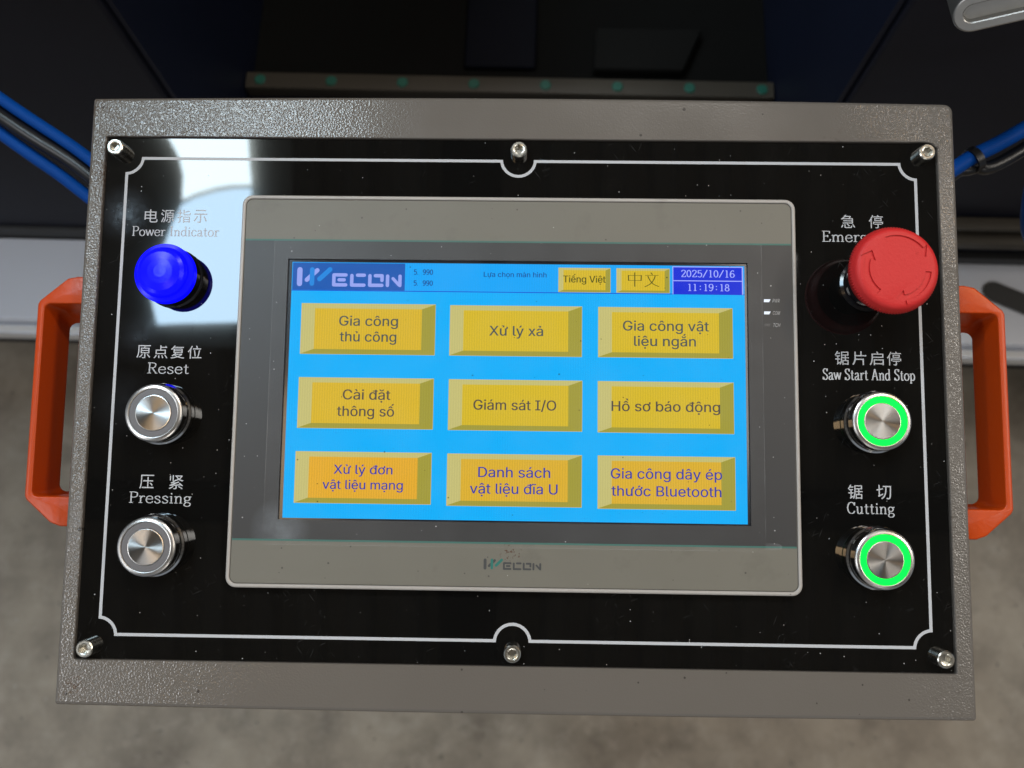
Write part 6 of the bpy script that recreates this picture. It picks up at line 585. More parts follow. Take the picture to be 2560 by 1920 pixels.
 'ự':(432,'322 338 0 322 379 0 351 379 0 357 381 0 361 384 0 363 391 0 363 464 0 417 464 0 417 396 0 416 379 0 411 364 0 403 353 0 392 345 0 377 340 0 359 338 0 182 -5 1 158 -3 1 135 2 1 115 11 1 97 23 1 82 39 1 69 59 1 60 82 1 54 109 1 53 139 1 53 379 1 114 379 1 114 144 1 116 117 1 124 94 1 137 75 1 154 61 1 175 53 1 200 50 1 218 51 1 234 55 1 249 62 1 263 71 1 274 83 1 283 97 1 290 113 1 295 132 1 296 153 1 296 379 1 357 379 1 357 0 1 298 0 1 298 92 1 307 92 1 294 60 1 277 35 1 257 17 1 234 5 1 209 -3 1 206 -144 2 195 -143 2 185 -139 2 176 -133 2 169 -124 2 165 -115 2 164 -104 2 165 -93 2 169 -84 2 176 -75 2 185 -69 2 195 -65 2 206 -64 2 217 -65 2 228 -69 2 236 -75 2 243 -84 2 248 -93 2 249 -104 2 248 -115 2 243 -124 2 236 -133 2 228 -139 2 217 -143 2','5 7 6 5 8 7 5 9 8 4 9 5 3 9 4 2 9 3 0 2 1 0 9 2 0 10 9 0 11 10 0 12 11 0 13 12 0 14 13 24 26 25 24 27 26 42 44 43 42 45 44 41 45 42 24 28 27 23 28 24 40 48 41 48 45 41 23 29 28 39 48 40 22 29 23 38 47 39 47 48 39 22 30 29 38 49 47 49 46 47 49 45 48 37 49 38 21 30 22 21 31 30 36 49 37 35 49 36 21 32 31 35 50 49 46 45 49 20 32 21 34 50 35 20 33 32 33 50 34 20 50 33 19 50 20 19 51 50 18 51 19 18 52 51 17 52 18 17 53 52 16 53 17 15 53 16 65 67 66 64 67 65 64 68 67 63 68 64 63 69 68 62 69 63 62 70 69 61 70 62 61 71 70 60 71 61 60 72 71 59 72 60 59 73 72 58 73 59 58 74 73 57 74 58 57 75 74 56 75 57 56 76 75 55 76 56 55 77 76 54 77 55')}
for _k, (_a, _p, _t) in list(GLYPH.items()):
    _p = [int(v) for v in _p.split()]; _t = [int(v) for v in _t.split()]
    GLYPH[_k] = (_a, list(zip(_p[::3], _p[1::3], _p[2::3])), [tuple(_t[i:i + 3]) for i in range(0, len(_t), 3)])
def text(mb, txt, x0, x1, y, cap, z, m, shear=0.0, bold=0.0):
    """letters fitted between x0 and x1 on baseline y with capital height cap"""
    vs, fs, pen = [], [], 0
    for ch in txt:
        adv, p, t = GLYPH[ch]
        k = len(vs)
        vs += [(x + pen, yy, layer) for x, yy, layer in p]
        fs += [tuple(k + i for i in f) for f in t]
        pen += adv
    a, b = min(v[0] for v in vs), max(v[0] for v in vs)
    sx = (x1 - x0) / (b - a); sy = cap / 509
    for q, dx in enumerate((-bold, bold) if bold else (0,)):
        mb.add([(x0 + dx + (vx - a) * sx + shear * vy * sy, y + vy * sy, z + 0.01 * layer + 0.004 * q) for vx, vy, layer in vs], fs, m)
def text_box(mb, txt, x0, x1, y0, y1, z, m):
    vs, fs = glyphs(txt)
    a, b = min(v[0] for v in vs), max(v[0] for v in vs)
    c, d = min(v[1] for v in vs), max(v[1] for v in vs)
    mb.add([(x0 + (vx - a) / (b - a) * (x1 - x0), y0 + (vy - c) / (d - c) * (y1 - y0), z) for vx, vy, _ in vs], fs, m)

def curve(pts, n=5):
    out = []
    P = [pts[0]] + list(pts) + [pts[-1]]
    for i in range(1, len(P) - 2):
        p0, p1, p2, p3 = P[i - 1:i + 3]
        for k in range(n):
            t = k / n
            out.append(tuple(0.5 * ((2 * p1[c]) + (-p0[c] + p2[c]) * t + (2 * p0[c] - 5 * p1[c] + 4 * p2[c] - p3[c]) * t * t + (-p0[c] + 3 * p1[c] - 3 * p2[c] + p3[c]) * t ** 3) for c in (0, 1)))
    out.append(pts[-1])
    return out
def ell(cx, cy, rx, ry, n=22):
    return [(cx + rx * math.cos(2 * math.pi * k / n + 1.57), cy + ry * math.sin(2 * math.pi * k / n + 1.57)) for k in range(n + 1)]
C_ = lambda *p: curve(p)
L_ = lambda *p: list(p)
def flag(x, y, w=0.12): return L_((x - w, y - 0.02), (x, y))
def foot(x, y=0.02, w=0.13): return L_((x - w, y), (x + w, y))
SERIF = {
 'P': (.68, [L_((.18, 0), (.18, 1)), C_((.18, .98), (.40, .98), (.58, .90), (.60, .73), (.55, .58), (.40, .51), (.18, .51)), foot(.18), flag(.18, .99)]),
 'R': (.74, [L_((.18, 0), (.18, 1)), C_((.18, .98), (.40, .98), (.57, .90), (.58, .75), (.52, .58), (.38, .52), (.18, .52)), foot(.18), flag(.18, .99), L_((.36, .52), (.62, .02)), foot(.64, .02, .09)]),
 'I': (.40, [L_((.2, 0), (.2, 1)), foot(.2), foot(.2, .98)]),
 'E': (.70, [L_((.18, 0), (.18, 1)), L_((.05, .98), (.58, .98)), L_((.57, .98), (.59, .78)), L_((.18, .52), (.44, .52)), L_((.44, .62), (.44, .42)), L_((.05, .02), (.60, .02)), L_((.59, .02), (.63, .24))]),
 'S': (.62, [C_((.50, .78), (.45, .93), (.31, .99), (.16, .92), (.11, .77), (.19, .61), (.36, .49), (.50, .35), (.51, .15), (.38, .02), (.22, .02), (.10, .22)), L_((.51, 1.0), (.50, .76)), L_((.09, .24), (.09, 0))]),
 'A': (.76, [L_((.36, 1), (.62, .02)), L_((.36, 1), (.10, .02)), L_((.18, .34), (.53, .34)), foot(.10, .02, .10), foot(.63, .02, .12)]),
 'C': (.70, [C_((.62, .74), (.53, .93), (.38, .99), (.19, .88), (.09, .5), (.19, .12), (.38, .01), (.54, .07), (.63, .24)), L_((.63, .99), (.62, .72))]),
 'o': (.60, [ell(.30, .31, .23, .31)]),
 'w': (.80, [L_((.05, .62), (.23, .02)), L_((.40, .60), (.23, .02)), L_((.40, .60), (.57, .02)), L_((.74, .62), (.57, .02)), foot(.06, .61, .09), foot(.40, .61, .08), foot(.73, .61, .08)]),
 'e': (.58, [L_((.08, .35), (.50, .35)), C_((.50, .35), (.46, .55), (.30, .63), (.13, .54), (.07, .30), (.14, .08), (.30, .0), (.44, .05), (.52, .17))]),
 'r': (.48, [L_((.16, 0), (.16, .62)), foot(.16), flag(.16, .61), C_((.16, .40), (.25, .57), (.36, .62), (.45, .55))]),
 'n': (.64, [L_((.15, 0), (.15, .62)), flag(.15, .61), C_((.15, .44), (.25, .58), (.36, .62), (.46, .54), (.48, .40), (.48, 0)), foot(.15, .02, .11), foot(.48, .02, .11)]),
 'm': (.96, [L_((.15, 0), (.15, .62)), flag(.15, .61), C_((.15, .44), (.24, .58), (.34, .62), (.44, .54), (.47, .40), (.47, 0)), C_((.47, .44), (.56, .58), (.66, .62), (.76, .54), (.79, .40), (.79, 0)), foot(.15, .02, .11), foot(.47, .02, .11), foot(.79, .02, .11)]),
 'd': (.63, [C_((.46, .50), (.32, .62), (.15, .54), (.07, .31), (.14, .07), (.28, .0), (.46, .13)), L_((.47, 0), (.47, 1)), flag(.47, .99), L_((.47, .02), (.58, .03))]),
 'i': (.34, [L_((.17, 0), (.17, .62)), foot(.17, .02, .12), flag(.17, .61), L_((.17, .80), (.17, .93))]),
 'c': (.54, [C_((.47, .48), (.39, .60), (.27, .63), (.12, .53), (.07, .31), (.13, .08), (.27, .0), (.40, .05), (.48, .16))]),
 'a': (.57, [C_((.10, .48), (.17, .60), (.28, .63), (.39, .56), (.41, .40), (.41, .12), (.45, .01), (.55, .06)), C_((.41, .38), (.22, .31), (.09, .18), (.11, .04), (.21, .0), (.32, .05), (.41, .16))]),
 't': (.42, [C_((.19, .84), (.19, .5), (.19, .14), (.25, .01), (.38, .06)), L_((.04, .61), (.36, .61))]),
 's': (.52, [C_((.42, .48), (.36, .60), (.25, .63), (.12, .56), (.12, .44), (.26, .34), (.40, .23), (.42, .09), (.30, .0), (.16, .01), (.07, .15))]),
 'g': (.58, [ell(.27, .43, .18, .19), C_((.40, .54), (.47, .60), (.55, .58)), C_((.19, .27), (.12, .19), (.18, .10), (.36, .07), (.49, -.02), (.46, -.20), (.29, -.27), (.11, -.21), (.09, -.08), (.18, .07))]),
 'y': (.56, [L_((.07, .62), (.30, .02)), C_((.50, .62), (.30, .04), (.21, -.18), (.09, -.22)), foot(.08, .61, .09), foot(.49, .61, .08)]),
 'p': (.62, [L_((.15, -.26), (.15, .62)), flag(.15, .61), C_((.15, .48), (.28, .62), (.44, .55), (.52, .32), (.45, .07), (.30, .0), (.15, .12)), foot(.15, -.24, .12)]),
 'u': (.65, [C_((.16, .62), (.16, .22), (.21, .04), (.31, .0), (.40, .06), (.48, .18)), L_((.48, 0), (.48, .62)), flag(.16, .61), flag(.48, .61), L_((.48, .02), (.60, .03))]),
 '0': (.54, [ell(.27, .5, .19, .48)]),
 '1': (.54, [L_((.28, 0), (.28, 1)), flag(.28, .97, .14), foot(.28, .02, .14)]),
 '2': (.54, [C_((.09, .76), (.14, .93), (.28, .99), (.43, .91), (.45, .74), (.34, .5), (.08, .04)), L_((.08, .03), (.47, .03)), L_((.47, .03), (.49, .2))]),
 '5': (.54, [L_((.13, .97), (.45, .97)), L_((.13, .97), (.12, .55)), C_((.12, .54), (.26, .62), (.41, .55), (.46, .32), (.39, .08), (.24, .01), (.08, .12))]),
 '6': (.54, [C_((.43, .86), (.34, .98), (.20, .90), (.09, .6), (.08, .28), (.16, .05), (.28, .01), (.41, .09), (.46, .3), (.39, .51), (.28, .57), (.15, .5), (.09, .34))]),
 '8': (.54, [ell(.27, .75, .15, .23), ell(.27, .26, .19, .25)]),
 '/': (.54, [L_((.05, -.05), (.48, 1.05))]),
 ':': (.54, [L_((.27, .15), (.27, .30)), L_((.27, .60), (.27, .75))]),
 '.': (.54, [L_((.12, .0), (.12, .12))]),
 ' ': (.34, []),
}
SERIF['9'] = (.54, [[(.54 - x, 1 - y) for x, y in SERIF['6'][1][0]]])
def ribbon(mb, pts, wfun, z, m):
    L, Rr = [], []
    n = len(pts)
    for i in range(n):
        a = pts[max(i - 1, 0)]; b = pts[min(i + 1, n - 1)]
        dx, dy = b[0] - a[0], b[1] - a[1]
        ln = math.hypot(dx, dy) or 1e-6
        w = wfun(abs(dx) / ln, abs(dy) / ln) / 2
        L.append((pts[i][0] - dy / ln * w, pts[i][1] + dx / ln * w, z))
        Rr.append((pts[i][0] + dy / ln * w, pts[i][1] - dx / ln * w, z))
    mb.add(L + Rr, [(n + i, n + i + 1, i + 1, i) for i in range(n - 1)], m)
def serif(mb, txt, x0, x1, y, cap, z, m, thick=0.115, thin=0.062, mono=False, sp=0.0):
    adv = 0
    for ch in txt: adv += SERIF[ch][0] + sp
    k = (x1 - x0) / (adv - 0.06)
    x = x0 - 0.03 * k
    for ch in txt:
        w, st = SERIF[ch]
        for j, pts in enumerate(st):
            P = [(x + px * k, y + py * cap) for px, py in pts]
            ribbon(mb, P, lambda h, v: cap * (thin + (thick - thin) * v), z + 0.012 * j, m)
        x += (w + sp) * k

LOGO = [('a', 292, 558, 292, 672, 20), ('a', 347, 640, 424, 562, 17), ('b', 386, 556, 386, 670, 18), ('b', 443, 633, 521, 554, 18),
        ('a', 552, 598, 552, 679, 13), ('a', 552, 598, 643, 598, 13), ('a', 552, 679, 643, 679, 13), ('a', 592, 638, 630, 638, 13),
        ('a', 688, 602, 688, 680, 13), ('a', 688, 680, 781, 680, 13), ('a', 731, 599, 782, 599, 13),
        ('a', 825, 602, 825, 680, 13), ('a', 825, 680, 917, 680, 13), ('a', 866, 602, 917, 602, 13), ('a', 917, 602, 917, 640, 13),
        ('a', 959, 604, 959, 680, 13), ('a', 1000, 624, 1046, 676, 12), ('a', 1053, 604, 1053, 680, 13)]
def logo(mb, x0, y0, x1, y1, z, ma, mb_):
    sx = (x1 - x0) / (1067 - 272); sy = (y0 - y1) / (694 - 538)
    for j, (k, a, b, c, d, r) in enumerate(LOGO):
        mb.capsule(x0 + (a - 272) * sx, y0 - (b - 538) * sy, x0 + (c - 272) * sx, y0 - (d - 538) * sy, r * sx, z + 0.008 * j, ma if k == 'a' else mb_)

# ------------------------------------------------------------------ the hall floor and roof
def world_quad(name, pts, m):
    b = MB(); b.add(pts, [tuple(range(len(pts)))], m)
    return b.build(name, scale=1)
fl = world_quad('floor', [(-8, -8, 0), (8, -8, 0), (8, 8, 0), (-8, 8, 0)], M['floor'])
fl['kind'] = 'structure'
b = MB()
xs = -9.0
vs, fs = [], []
k = 0
prof = [(0, 4.6), (.09, 4.6), (.12, 4.66), (.21, 4.66), (.24, 4.6)]
X = -9.0
line = []
while X < 9.0:
    for dx, z in prof[:-1]: line.append((X + dx, z))
    X += 0.24
n = len(line)
vs = [(x, -9, z) for x, z in line] + [(x, 9, z) for x, z in line]
b.add(vs, [(j, j + 1, n + j + 1, n + j) for j in range(n - 1)], M['roof'])
rf = b.build('roof', scale=1)
rf['kind'] = 'structure'
b = MB()
for yy in (-5.2, -3.6, -2.0, -0.9, 2.6, 4.4):
    b.box(-8.5, yy, 4.40, 8.5, yy + 0.16, 4.58, M['beam'])
for xx in (-3.9, -0.35, 2.9):
    b.box(xx, -8.5, 4.12, xx + 0.24, 8.5, 4.39, M['beam'])
rb = b.build('roof_beams', scale=1)
rb['kind'] = 'structure'

# roof light whose reflection lies on the acrylic, hung at 4 m
sk = empty('roof_light', Matrix.Translation((-1.3, 0.6, 4.0)))
tag(sk, 'bright bluish roof light mirrored in the upper left of the black plate', 'roof light')
b = MB()
left = [(-1.497, .014), (-1.525, .13), (-1.478, .292), (-1.432, .421), (-1.392, .500)]
right = [(-1.106, .568), (-1.158, .030)]
midline = [(-1.392, .508), (-1.33, .538), (-1.249, .562), (-1.18, .572), (-1.106, .574)]
low = left + [(-1.33, .528), (-1.249, .552), (-1.18, .563), (-1.106, .566)] + [(-1.158, .030)]
up = [(-1.389, .516), (-1.33, .545), (-1.249, .569), (-1.18, .579), (-1.106, .581), (-1.118, .80), (-1.14, 1.25), (-1.62, 1.25), (-1.50, .86), (-1.439, .762), (-1.395, .68), (-1.381, .612)]
for pl, mt in ((low, 'skylight_low'), (up, 'skylight')):
    b.add([(x + 1.3, y - 0.6, 0) for x, y in pl], [tuple(range(len(pl)))], M[mt])
b.build('diffuser', sk, scale=1)
b = MB()
b.box(-0.45, -0.68, 0.03, 0.35, 0.75, 0.06, M['roof'])
b.build('housing', sk, scale=1)

# ------------------------------------------------------------------ the sawing machine behind the panel
mc = empty('sawing_machine', Matrix.Translation((-0.02, 0.33, 0.0)) @ Matrix.Rotation(R(-0.9), 4, 'Z'))
tag(mc, 'dark navy sawing machine with pale grey base cover behind the control panel', 'machine')
b = MB()
b.box(-1.6, 0, 0.0, -0.30, 0.9, 1.5, M['navy2'])
b.build('front_panel', mc, scale=1, bevel=0.004)
b = MB()
b.box(0.30, 0, 0.0, 1.6, 0.9, 1.5, M['navy2'])
b.build('front_panel', mc, scale=1, bevel=0.004)
for sx in (-1, 1):      # cheeks of the recess
    b = MB()
    xa, xb = (-0.2985, -0.294) if sx < 0 else (0.294, 0.2985)
    b.box(xa, 0.006, 0.45, xb, 0.9, 1.48, M['navy'])
    b.build('side_plate', mc, scale=1)
b = MB()
b.box(-0.2935, 0.012, 0.0, 0.2935, 0.90, 0.565, M['recess'])
b.box(-0.2935, 0.72, 0.567, 0.2935, 0.90, 1.48, M['recess'])
b.build('recess', mc, scale=1)
b = MB()
b.box(-0.2930, 0.112, 0.566, 0.2930, 0.148, 0.572, M['navy'])
b.build('rail_seat', mc, scale=1)
b = MB()
b.box(-0.2925, 0.1195, 0.5725, 0.2925, 0.1395, 0.590, M['rail'])
b.box(-0.2925, 0.098, 0.566, 0.2925, 0.1115, 0.574, M['rail'])
rl = b.build('guide_rail', mc, scale=1, bevel=0.0012)
for i in range(8):
    b = MB()
    b.lathe(-0.276 + i * 0.0793, 0.1295, [(0.0062, 0.588), (0.0062, 0.5908), (0.0054, 0.5914)], M['plug'], 24, M['plug'])
    b.build('plug', rl, scale=1)
b = MB()
b.extrude([(0.095, .160), (0.196, .160), (0.218, .215), (0.098, .215)], 0.566, 0.580, M['clamp'])
b.build('clamp_block', mc, scale=1, bevel=0.003)
b = MB()
b.box(-0.052, 0.165, 0.566, 0.030, 0.40, 0.572, M['navy_dark'])
b.build('slide_plate', mc, scale=1, bevel=0.003)
# base cover in front of the columns
b = MB()
b.box(-1.7, -0.111, 0.418, 1.7, -0.005, 0.450, M['cover'])
b.box(-1.7, -0.124, 0.412, 1.7, -0.112, 0.436, M['cover_lip'])
cv = b.build('base_cover', mc, scale=1, bevel=0.002)
b = MB()
for (x0, y0, x1, y1) in [(0.585, -0.045, 0.70, -0.115 + 0.02)]:
    b.capsule(x0, y0, x1, y1, 0.013, 0.4525, M['shade'], 10)  # flat patch painting the shade down in the slot
b.build('slot', cv, scale=1)
b = MB()
b.box(-1.6, -0.004, 0.452, -0.31, -0.0005, 0.475, M['shade'])  # dark strip painted in for the shadow gap above the cover
b.box(0.31, -0.010, 0.452, 1.6, -0.0005, 0.468, M['shade'])
b.build('gap_shade_strip', mc, scale=1)
b = MB()
b.box(0.32, -0.020, 0.515, 1.6, -0.001, 0.530, M['rail'])
b.box(0.32, -0.014, 0.548, 1.6, -0.001, 0.556, M['rail'])
b.build('trim_rail', mc, scale=1, bevel=0.001)

# ------------------------------------------------------------------ hoses and bracket
def tube(name, pts, rad, m, parent=None, n=14):
    P = []
    Q = [pts[0]] + list(pts) + [pts[-1]]
    for i in range(1, len(Q) - 2):
        for k in range(10):
            t = k / 10
            P.append(Vector([0.5 * (2 * Q[i][c] + (-Q[i - 1][c] + Q[i + 1][c]) * t + (2 * Q[i - 1][c] - 5 * Q[i][c] + 4 * Q[i + 1][c] - Q[i + 2][c]) * t * t + (-Q[i - 1][c] + 3 * Q[i][c] - 3 * Q[i + 1][c] + Q[i + 2][c]) * t ** 3) for c in range(3)]))
    P.append(Vector(pts[-1]))
    loops = []
    up = Vector((0, 0, 1))
    for i, p in enumerate(P):
        d = (P[min(i + 1, len(P) - 1)] - P[max(i - 1, 0)]).normalized()
        s = d.cross(up).normalized(); u = s.cross(d)
        loops.append([tuple(p + s * rad * math.cos(2 * math.pi * j / n) + u * rad * math.sin(2 * math.pi * j / n)) for j in range(n)])
    b = MB()
    b.loft(loops, m, m, m)
    return b.build(name, parent, scale=1, weld=True)
def hose(name, pts, rad, m, label, cat, group=None):
    o = tube(name, pts, rad, m)
    tag(o, label, cat, group)
    return o
hose('air_hose', [(-.60, .340, 1.020), (-.45, .278, .990), (-.310, .186, .965), (-.250, .147, .954), (-.19, .09, .952), (-.15, .03, .950)], .0036, M['hose'],
     'upper blue hose running behind the left corner of the grey control box', 'hose', 'blue air hoses beside the control box')
hose('air_hose', [(-.60, .320, 1.010), (-.45, .262, .980), (-.310, .167, .953), (-.268, .139, .944), (-.20, .085, .940), (-.15, .02, .940)], .0038, M['hose'],
     'lower blue hose under the black cable at the left corner of the control box', 'hose', 'blue air hoses beside the control box')
hose('cable', [(-.60, .332, 1.012), (-.45, .270, .984), (-.310, .177, .960), (-.255, .1425, .949), (-.19, .08, .946), (-.14, .02, .945)], .0046, M['cable'],
     'black cable lying between the two blue hoses left of the control box', 'cable')
hr = hose('air_hose', [(.60, .335, 1.00), (.44, .262, .972), (.300, .178, .953), (.262, .157, .947), (.20, .11, .942), (.15, .04, .940)], .0046, M['hose'],
     'blue hose with a black tie behind the right corner of the control box', 'hose', 'blue air hoses beside the control box')
hose('cable', [(.60, .345, .985), (.44, .262, .960), (.300, .1675, .9445), (.272, .1575, .943), (.255, .150, .940), (.19, .09, .935), (.14, .03, .935)], .0040, M['cable'],
     'black cable strapped under the blue hose right of the control box', 'cable')
hose('air_hose', [(.66, .33, .93), (.46, .225, .94), (.350, .170, .945), (.3145, .160, .946), (.311, .150, .935), (.327, .139, .90), (.37, .15, .84)], .0048, M['hose'],
     'bent blue hose cut off by the right picture edge', 'hose', 'blue air hoses beside the control box')
# cable tie round hose and cable
tie = empty('cable_tie', Matrix.Translation((.2705, .1605, .9475)) @ (Vector((.038, .021, .006))).to_track_quat('Z', 'Y').to_matrix().to_4x4())
tag(tie, 'black plastic cable tie clamping the right blue hose and black cable', 'cable tie')
b = MB()
b.lathe(0, -.001, [(.0066, -.0022), (.0076, -.0022), (.0076, .0022), (.0066, .0022)], M['cable'], 28)
b.build('strap', tie, scale=1)
b = MB()
b.box(-.003, -.0150, -.0035, .0035, -.0078, .0035, M['cable'])
b.box(-.001, -.0205, -.0015, .001, -.0151, .0015, M['cable'])
b.build('lock', tie, scale=1, bevel=0.0006)

# aluminium bracket, a thick flat oval tube
e = Vector((.25, .80, -.50)).normalized()
camw = PANEL @ cm
ux = (camw.to_3x3() @ Vector((1, 0.44, 0))).normalized()
ux = (ux - e * ux.dot(e)).normalized()
vy = (-e).cross(ux)
bm_ = Matrix((ux, vy, -e)).transposed().to_4x4()
bm_.translation = Vector((.2265, .1880, 1.039))
br = empty('bracket', bm_)
tag(br, 'scuffed aluminium oval tube end in the upper right corner', 'bracket')
def stad(l, r, z, n=14):
    pts = []
    for k in range(n + 1):
        t = math.pi / 2 + math.pi * k / n
        pts.append((r * math.cos(t), r * math.sin(t), z))
    for k in range(n + 1):
        t = -math.pi / 2 + math.pi * k / n
        pts.append((l + r * math.cos(t), r * math.sin(t), z))
    return pts
b = MB()
b.loft([stad(75, 9.4, -180), stad(75, 9.4, -1.2), stad(75, 9.0, -.3), stad(75, 8.4, 0), stad(75, 4.9, 0), stad(75, 4.4, -.5), stad(75, 4.2, -5)], M['alu'], None, M['alu'])
b.build('oval_tube', br, angle=50)

# ------------------------------------------------------------------ the control panel (all in panel millimetres)
cp = empty('control_panel', PANEL)
tag(cp, 'grey control box with black button plate, lit touch screen and orange side handles', 'control panel')

# housing
b = MB()
HX, HY, HW, HH = 0.07, -2.42, 435.2, 300.0
rad = (4.5, 1.6, 1.6, 1.8)
bow = (1.7, 0, 0.8, 0)
def hl(ins, z, extra=0): return rrect(HX, HY, HW - 2 * ins, HH - 2 * ins, tuple(max(r - ins, .3) + extra for r in rad), z, 6, 24, bow)
op = (5.0, .8, .8, .8)
loops = [hl(0, -100), hl(0, -1.4), hl(.25, .1), hl(.9, 1.0), hl(2.0, 1.5), rrect(-.3, -1.88, 418.6, 258.8, op, 1.5, 6, 24), rrect(-.3, -1.88, 417.9, 258.1, op, 1.1, 6, 24), rrect(-.3, -1.88, 417.9, 258.1, op, -3.5, 6, 24)]
b.loft(loops, M['housing'], M['housing'])
hs = b.build('housing', cp, weld=True, angle=17)
# pedestal under the box
b = MB()
b.box(-45, -60, -160, 45, 30, -100.2, M['housing'])
b.build('mounting_neck', cp, bevel=2)
pd = empty('pedestal', Matrix.Translation((0, 0, 0)))
tag(pd, 'grey steel post carrying the control box', 'post')
b = MB()
b.box(-.04, -.055, .012, .04, .055, .835, M['housing'])
b.build('post', pd, scale=1, bevel=0.004)
b = MB()
b.box(-.11, -.11, 0.0, .11, .11, .011, M['housing'])
b.build('base_plate', pd, scale=1, bevel=0.002)

# face plate
b = MB()
b.loft([rrect(-.3, -1.88, 417.2, 257.4, op, -3), rrect(-.3, -1.88, 417.2, 257.4, op, -.25), rrect(-.3, -1.88, 416.8, 257.0, op, 0)], M['plate'], None, M['plate'])
fp = b.build('face_plate', cp, weld=True, angle=15)
# printed border line with scalloped corners
def border(ins):
    x0, x1, y0, y1 = -.16 - 198.85 + ins, -.16 + 198.85 - ins, -1.56 - 118.5 + ins, -1.56 + 118.5 - ins
    r = 8.0 + ins; rm = 7.8 + ins; cx = -.2
    o = ins
    pts = []
    def arc(ax, ay, rr, a0, a1, n=14):
        for k in range(n + 1):
            t = R(a0 + (a1 - a0) * k / n)
            pts.append((ax + rr * math.cos(t), ay + rr * math.sin(t)))
    X0, X1, Y0, Y1 = x0 - o, x1 + o, y0 - o, y1 + o     # outer corners: centres of the scallops
    def off(rr): return math.sqrt(max(rr * rr - o * o, 0))
    s = math.degrees(math.asin(o / r)); sm = math.degrees(math.asin(o / rm))
    arc(X0, Y1, r, -90 + s, 0 - s)                      # top left
    arc(cx, Y1, rm, 180 + sm, 360 - sm)                 # top middle
    arc(X1, Y1, r, 180 + s, 270 - s)                    # top right
    arc(X1, Y0, r, 90 + s, 180 - s)                     # bottom right
    arc(cx, Y0, rm, 0 + sm, 180 - sm)                   # bottom middle
    arc(X0, Y0, r, 0 + s, 90 - s)                       # bottom left
    return pts
b = MB()
po, pi_ = border(0.0), border(1.45)
b.loft([[(x, y, .05) for x, y in pi_], [(x, y, .05) for x, y in po]], M['ink'], smooth=False)
b.build('border_line', fp)
# captions
CAP = [('电源指示', -188.0, -156.4, 83.0, 89.7, 'Power Indicator', -193.9, -150.0, 76.1, 4.85),
       ('原点复位', -188.0, -155.7, 14.2, 20.7, 'Reset', -182.3, -161.6, 6.7, 5.3),
       ('压紧', -182.9, -161.5, -49.9, -43.1, 'Pressing', -187.7, -157.2, -56.7, 5.3),
       ('急停', 160.4, 181.2, 83.4, 90.1, 'Emergency', 150.8, 189.6, 76.4, 5.4),
       ('锯片启停', 155.8, 188.0, 14.9, 21.7, 'Saw Start And Stop', 149.7, 194.5, 7.6, 5.4),
       ('锯切', 160.5, 181.2, -50.0, -43.2, 'Cutting', 159.8, 182.5, -57.0, 5.4)]
for zh, a0, a1, c0, c1, en, e0, e1, yb, caph in CAP:
    b = MB()
    if len(zh) == 2:
        w = 7.0
        text_box(b, zh[0], a0, a0 + w, c0, c1, .05, M['ink'])
        text_box(b, zh[1], a1 - w, a1, c0, c1, .05, M['ink'])
    else:
        w = (a1 - a0 + 1.6) / 4
        for i, ch in enumerate(zh):
            text_box(b, ch, a0 + i * w, a0 + i * w + w - 1.6, c0, c1, .05, M['ink'])
    serif(b, en, e0, e1, yb, caph, .05, M['ink'])
    b.build('caption', fp)

# screws
def make_screw(x, y, h, rot):
    b = MB()
    r = 4.15
    b.lathe(x, y, [(r, 0.02), (r, h - .9), (r - .15, h - .35), (r - .6, h), (2.75, h)], M['zinc'], 40)
    hexo = [(x + 2.75 * math.cos(2 * math.pi * j / 40), y + 2.75 * math.sin(2 * math.pi * j / 40), h) for j in range(40)]
    hexi = []
    for j in range(40):
        a = 2 * math.pi * j / 40
        q = ((a - rot + math.pi / 6) % (math.pi / 3)) - math.pi / 6
        rr = 2.05 / math.cos(q)
        hexi.append((x + rr * math.cos(a), y + rr * math.sin(a), h - .15))
    hexb = [(p[0], p[1], h - 2.6) for p in hexi]
    b.loft([hexo, hexi, hexb], M['zinc'], None, M['zinc'], smooth=False)
    b.lathe(x, y, [(5.0, .02), (5.0, .12)], M['gasket'], 40)
    return b.build('screw', cp, angle=30)
for x, y, h, rt in [(-202, 119.9, 6.6, .3), (0, 120.6, 5.4, .1), (202, 121.0, 5.2, .7), (-202.4, -125.2, 5.6, .5), (0, -124.5, 5.0, .2), (202.2, -123.6, 5.2, .9)]:
    make_screw(x, y, h, rt)

# metal push buttons
def make_button(x, y, ring, label):
    b = MB()
    b.lathe(x, y, [(15.1, .02), (15.1, .35)], M['gasket'], 96)
    b.lathe(x, y, [(14.7, .35), (15.0, .5), (15.0, 4.2), (14.85, 4.6), (14.05, 5.3), (13.9, 5.8), (13.75, 6.3), (13.85, 6.8), (13.85, 12.0), (13.6, 12.55), (13.0, 12.9), (12.0, 13.15), (11.7, 13.1), (11.6, 12.6)], [M['steel']] * 8 + [M['rim']] * 6, 96)
    o = b.build('push_button', cp, angle=28)
    o['label'] = label
    b = MB()
    b.lathe(0, 0, [(11.58, 12.5), (11.55, 12.75), (8.75, 12.75), (8.70, 12.5)], M[ring], 96)
    r_ = b.build('light_ring', o, angle=30); r_.location = (x * MM, y * MM, 0)
    b = MB()
    b.lathe(0, 0, [(8.68, 12.3), (8.68, 12.95), (8.5, 13.12), (8.2, 13.15)], M['steel_soft'], 96)
    prof = [(8.2 * (1 - t / 10), 13.15 + 0.05 * math.sin(t / 10 * 1.57)) for t in range(0, 10)]
    b.lathe(0, 0, prof + [(0.02, 13.2)], M['turned'], 96, M['turned'])
    c_ = b.build('cap', o, angle=20); c_.location = (x * MM, y * MM, 0)
    return o
make_button(-172.45, -13.6, 'ring_off', 'unlit steel button under Reset')
make_button(-172.5, -76.6, 'ring_off', 'unlit steel button under Pressing')
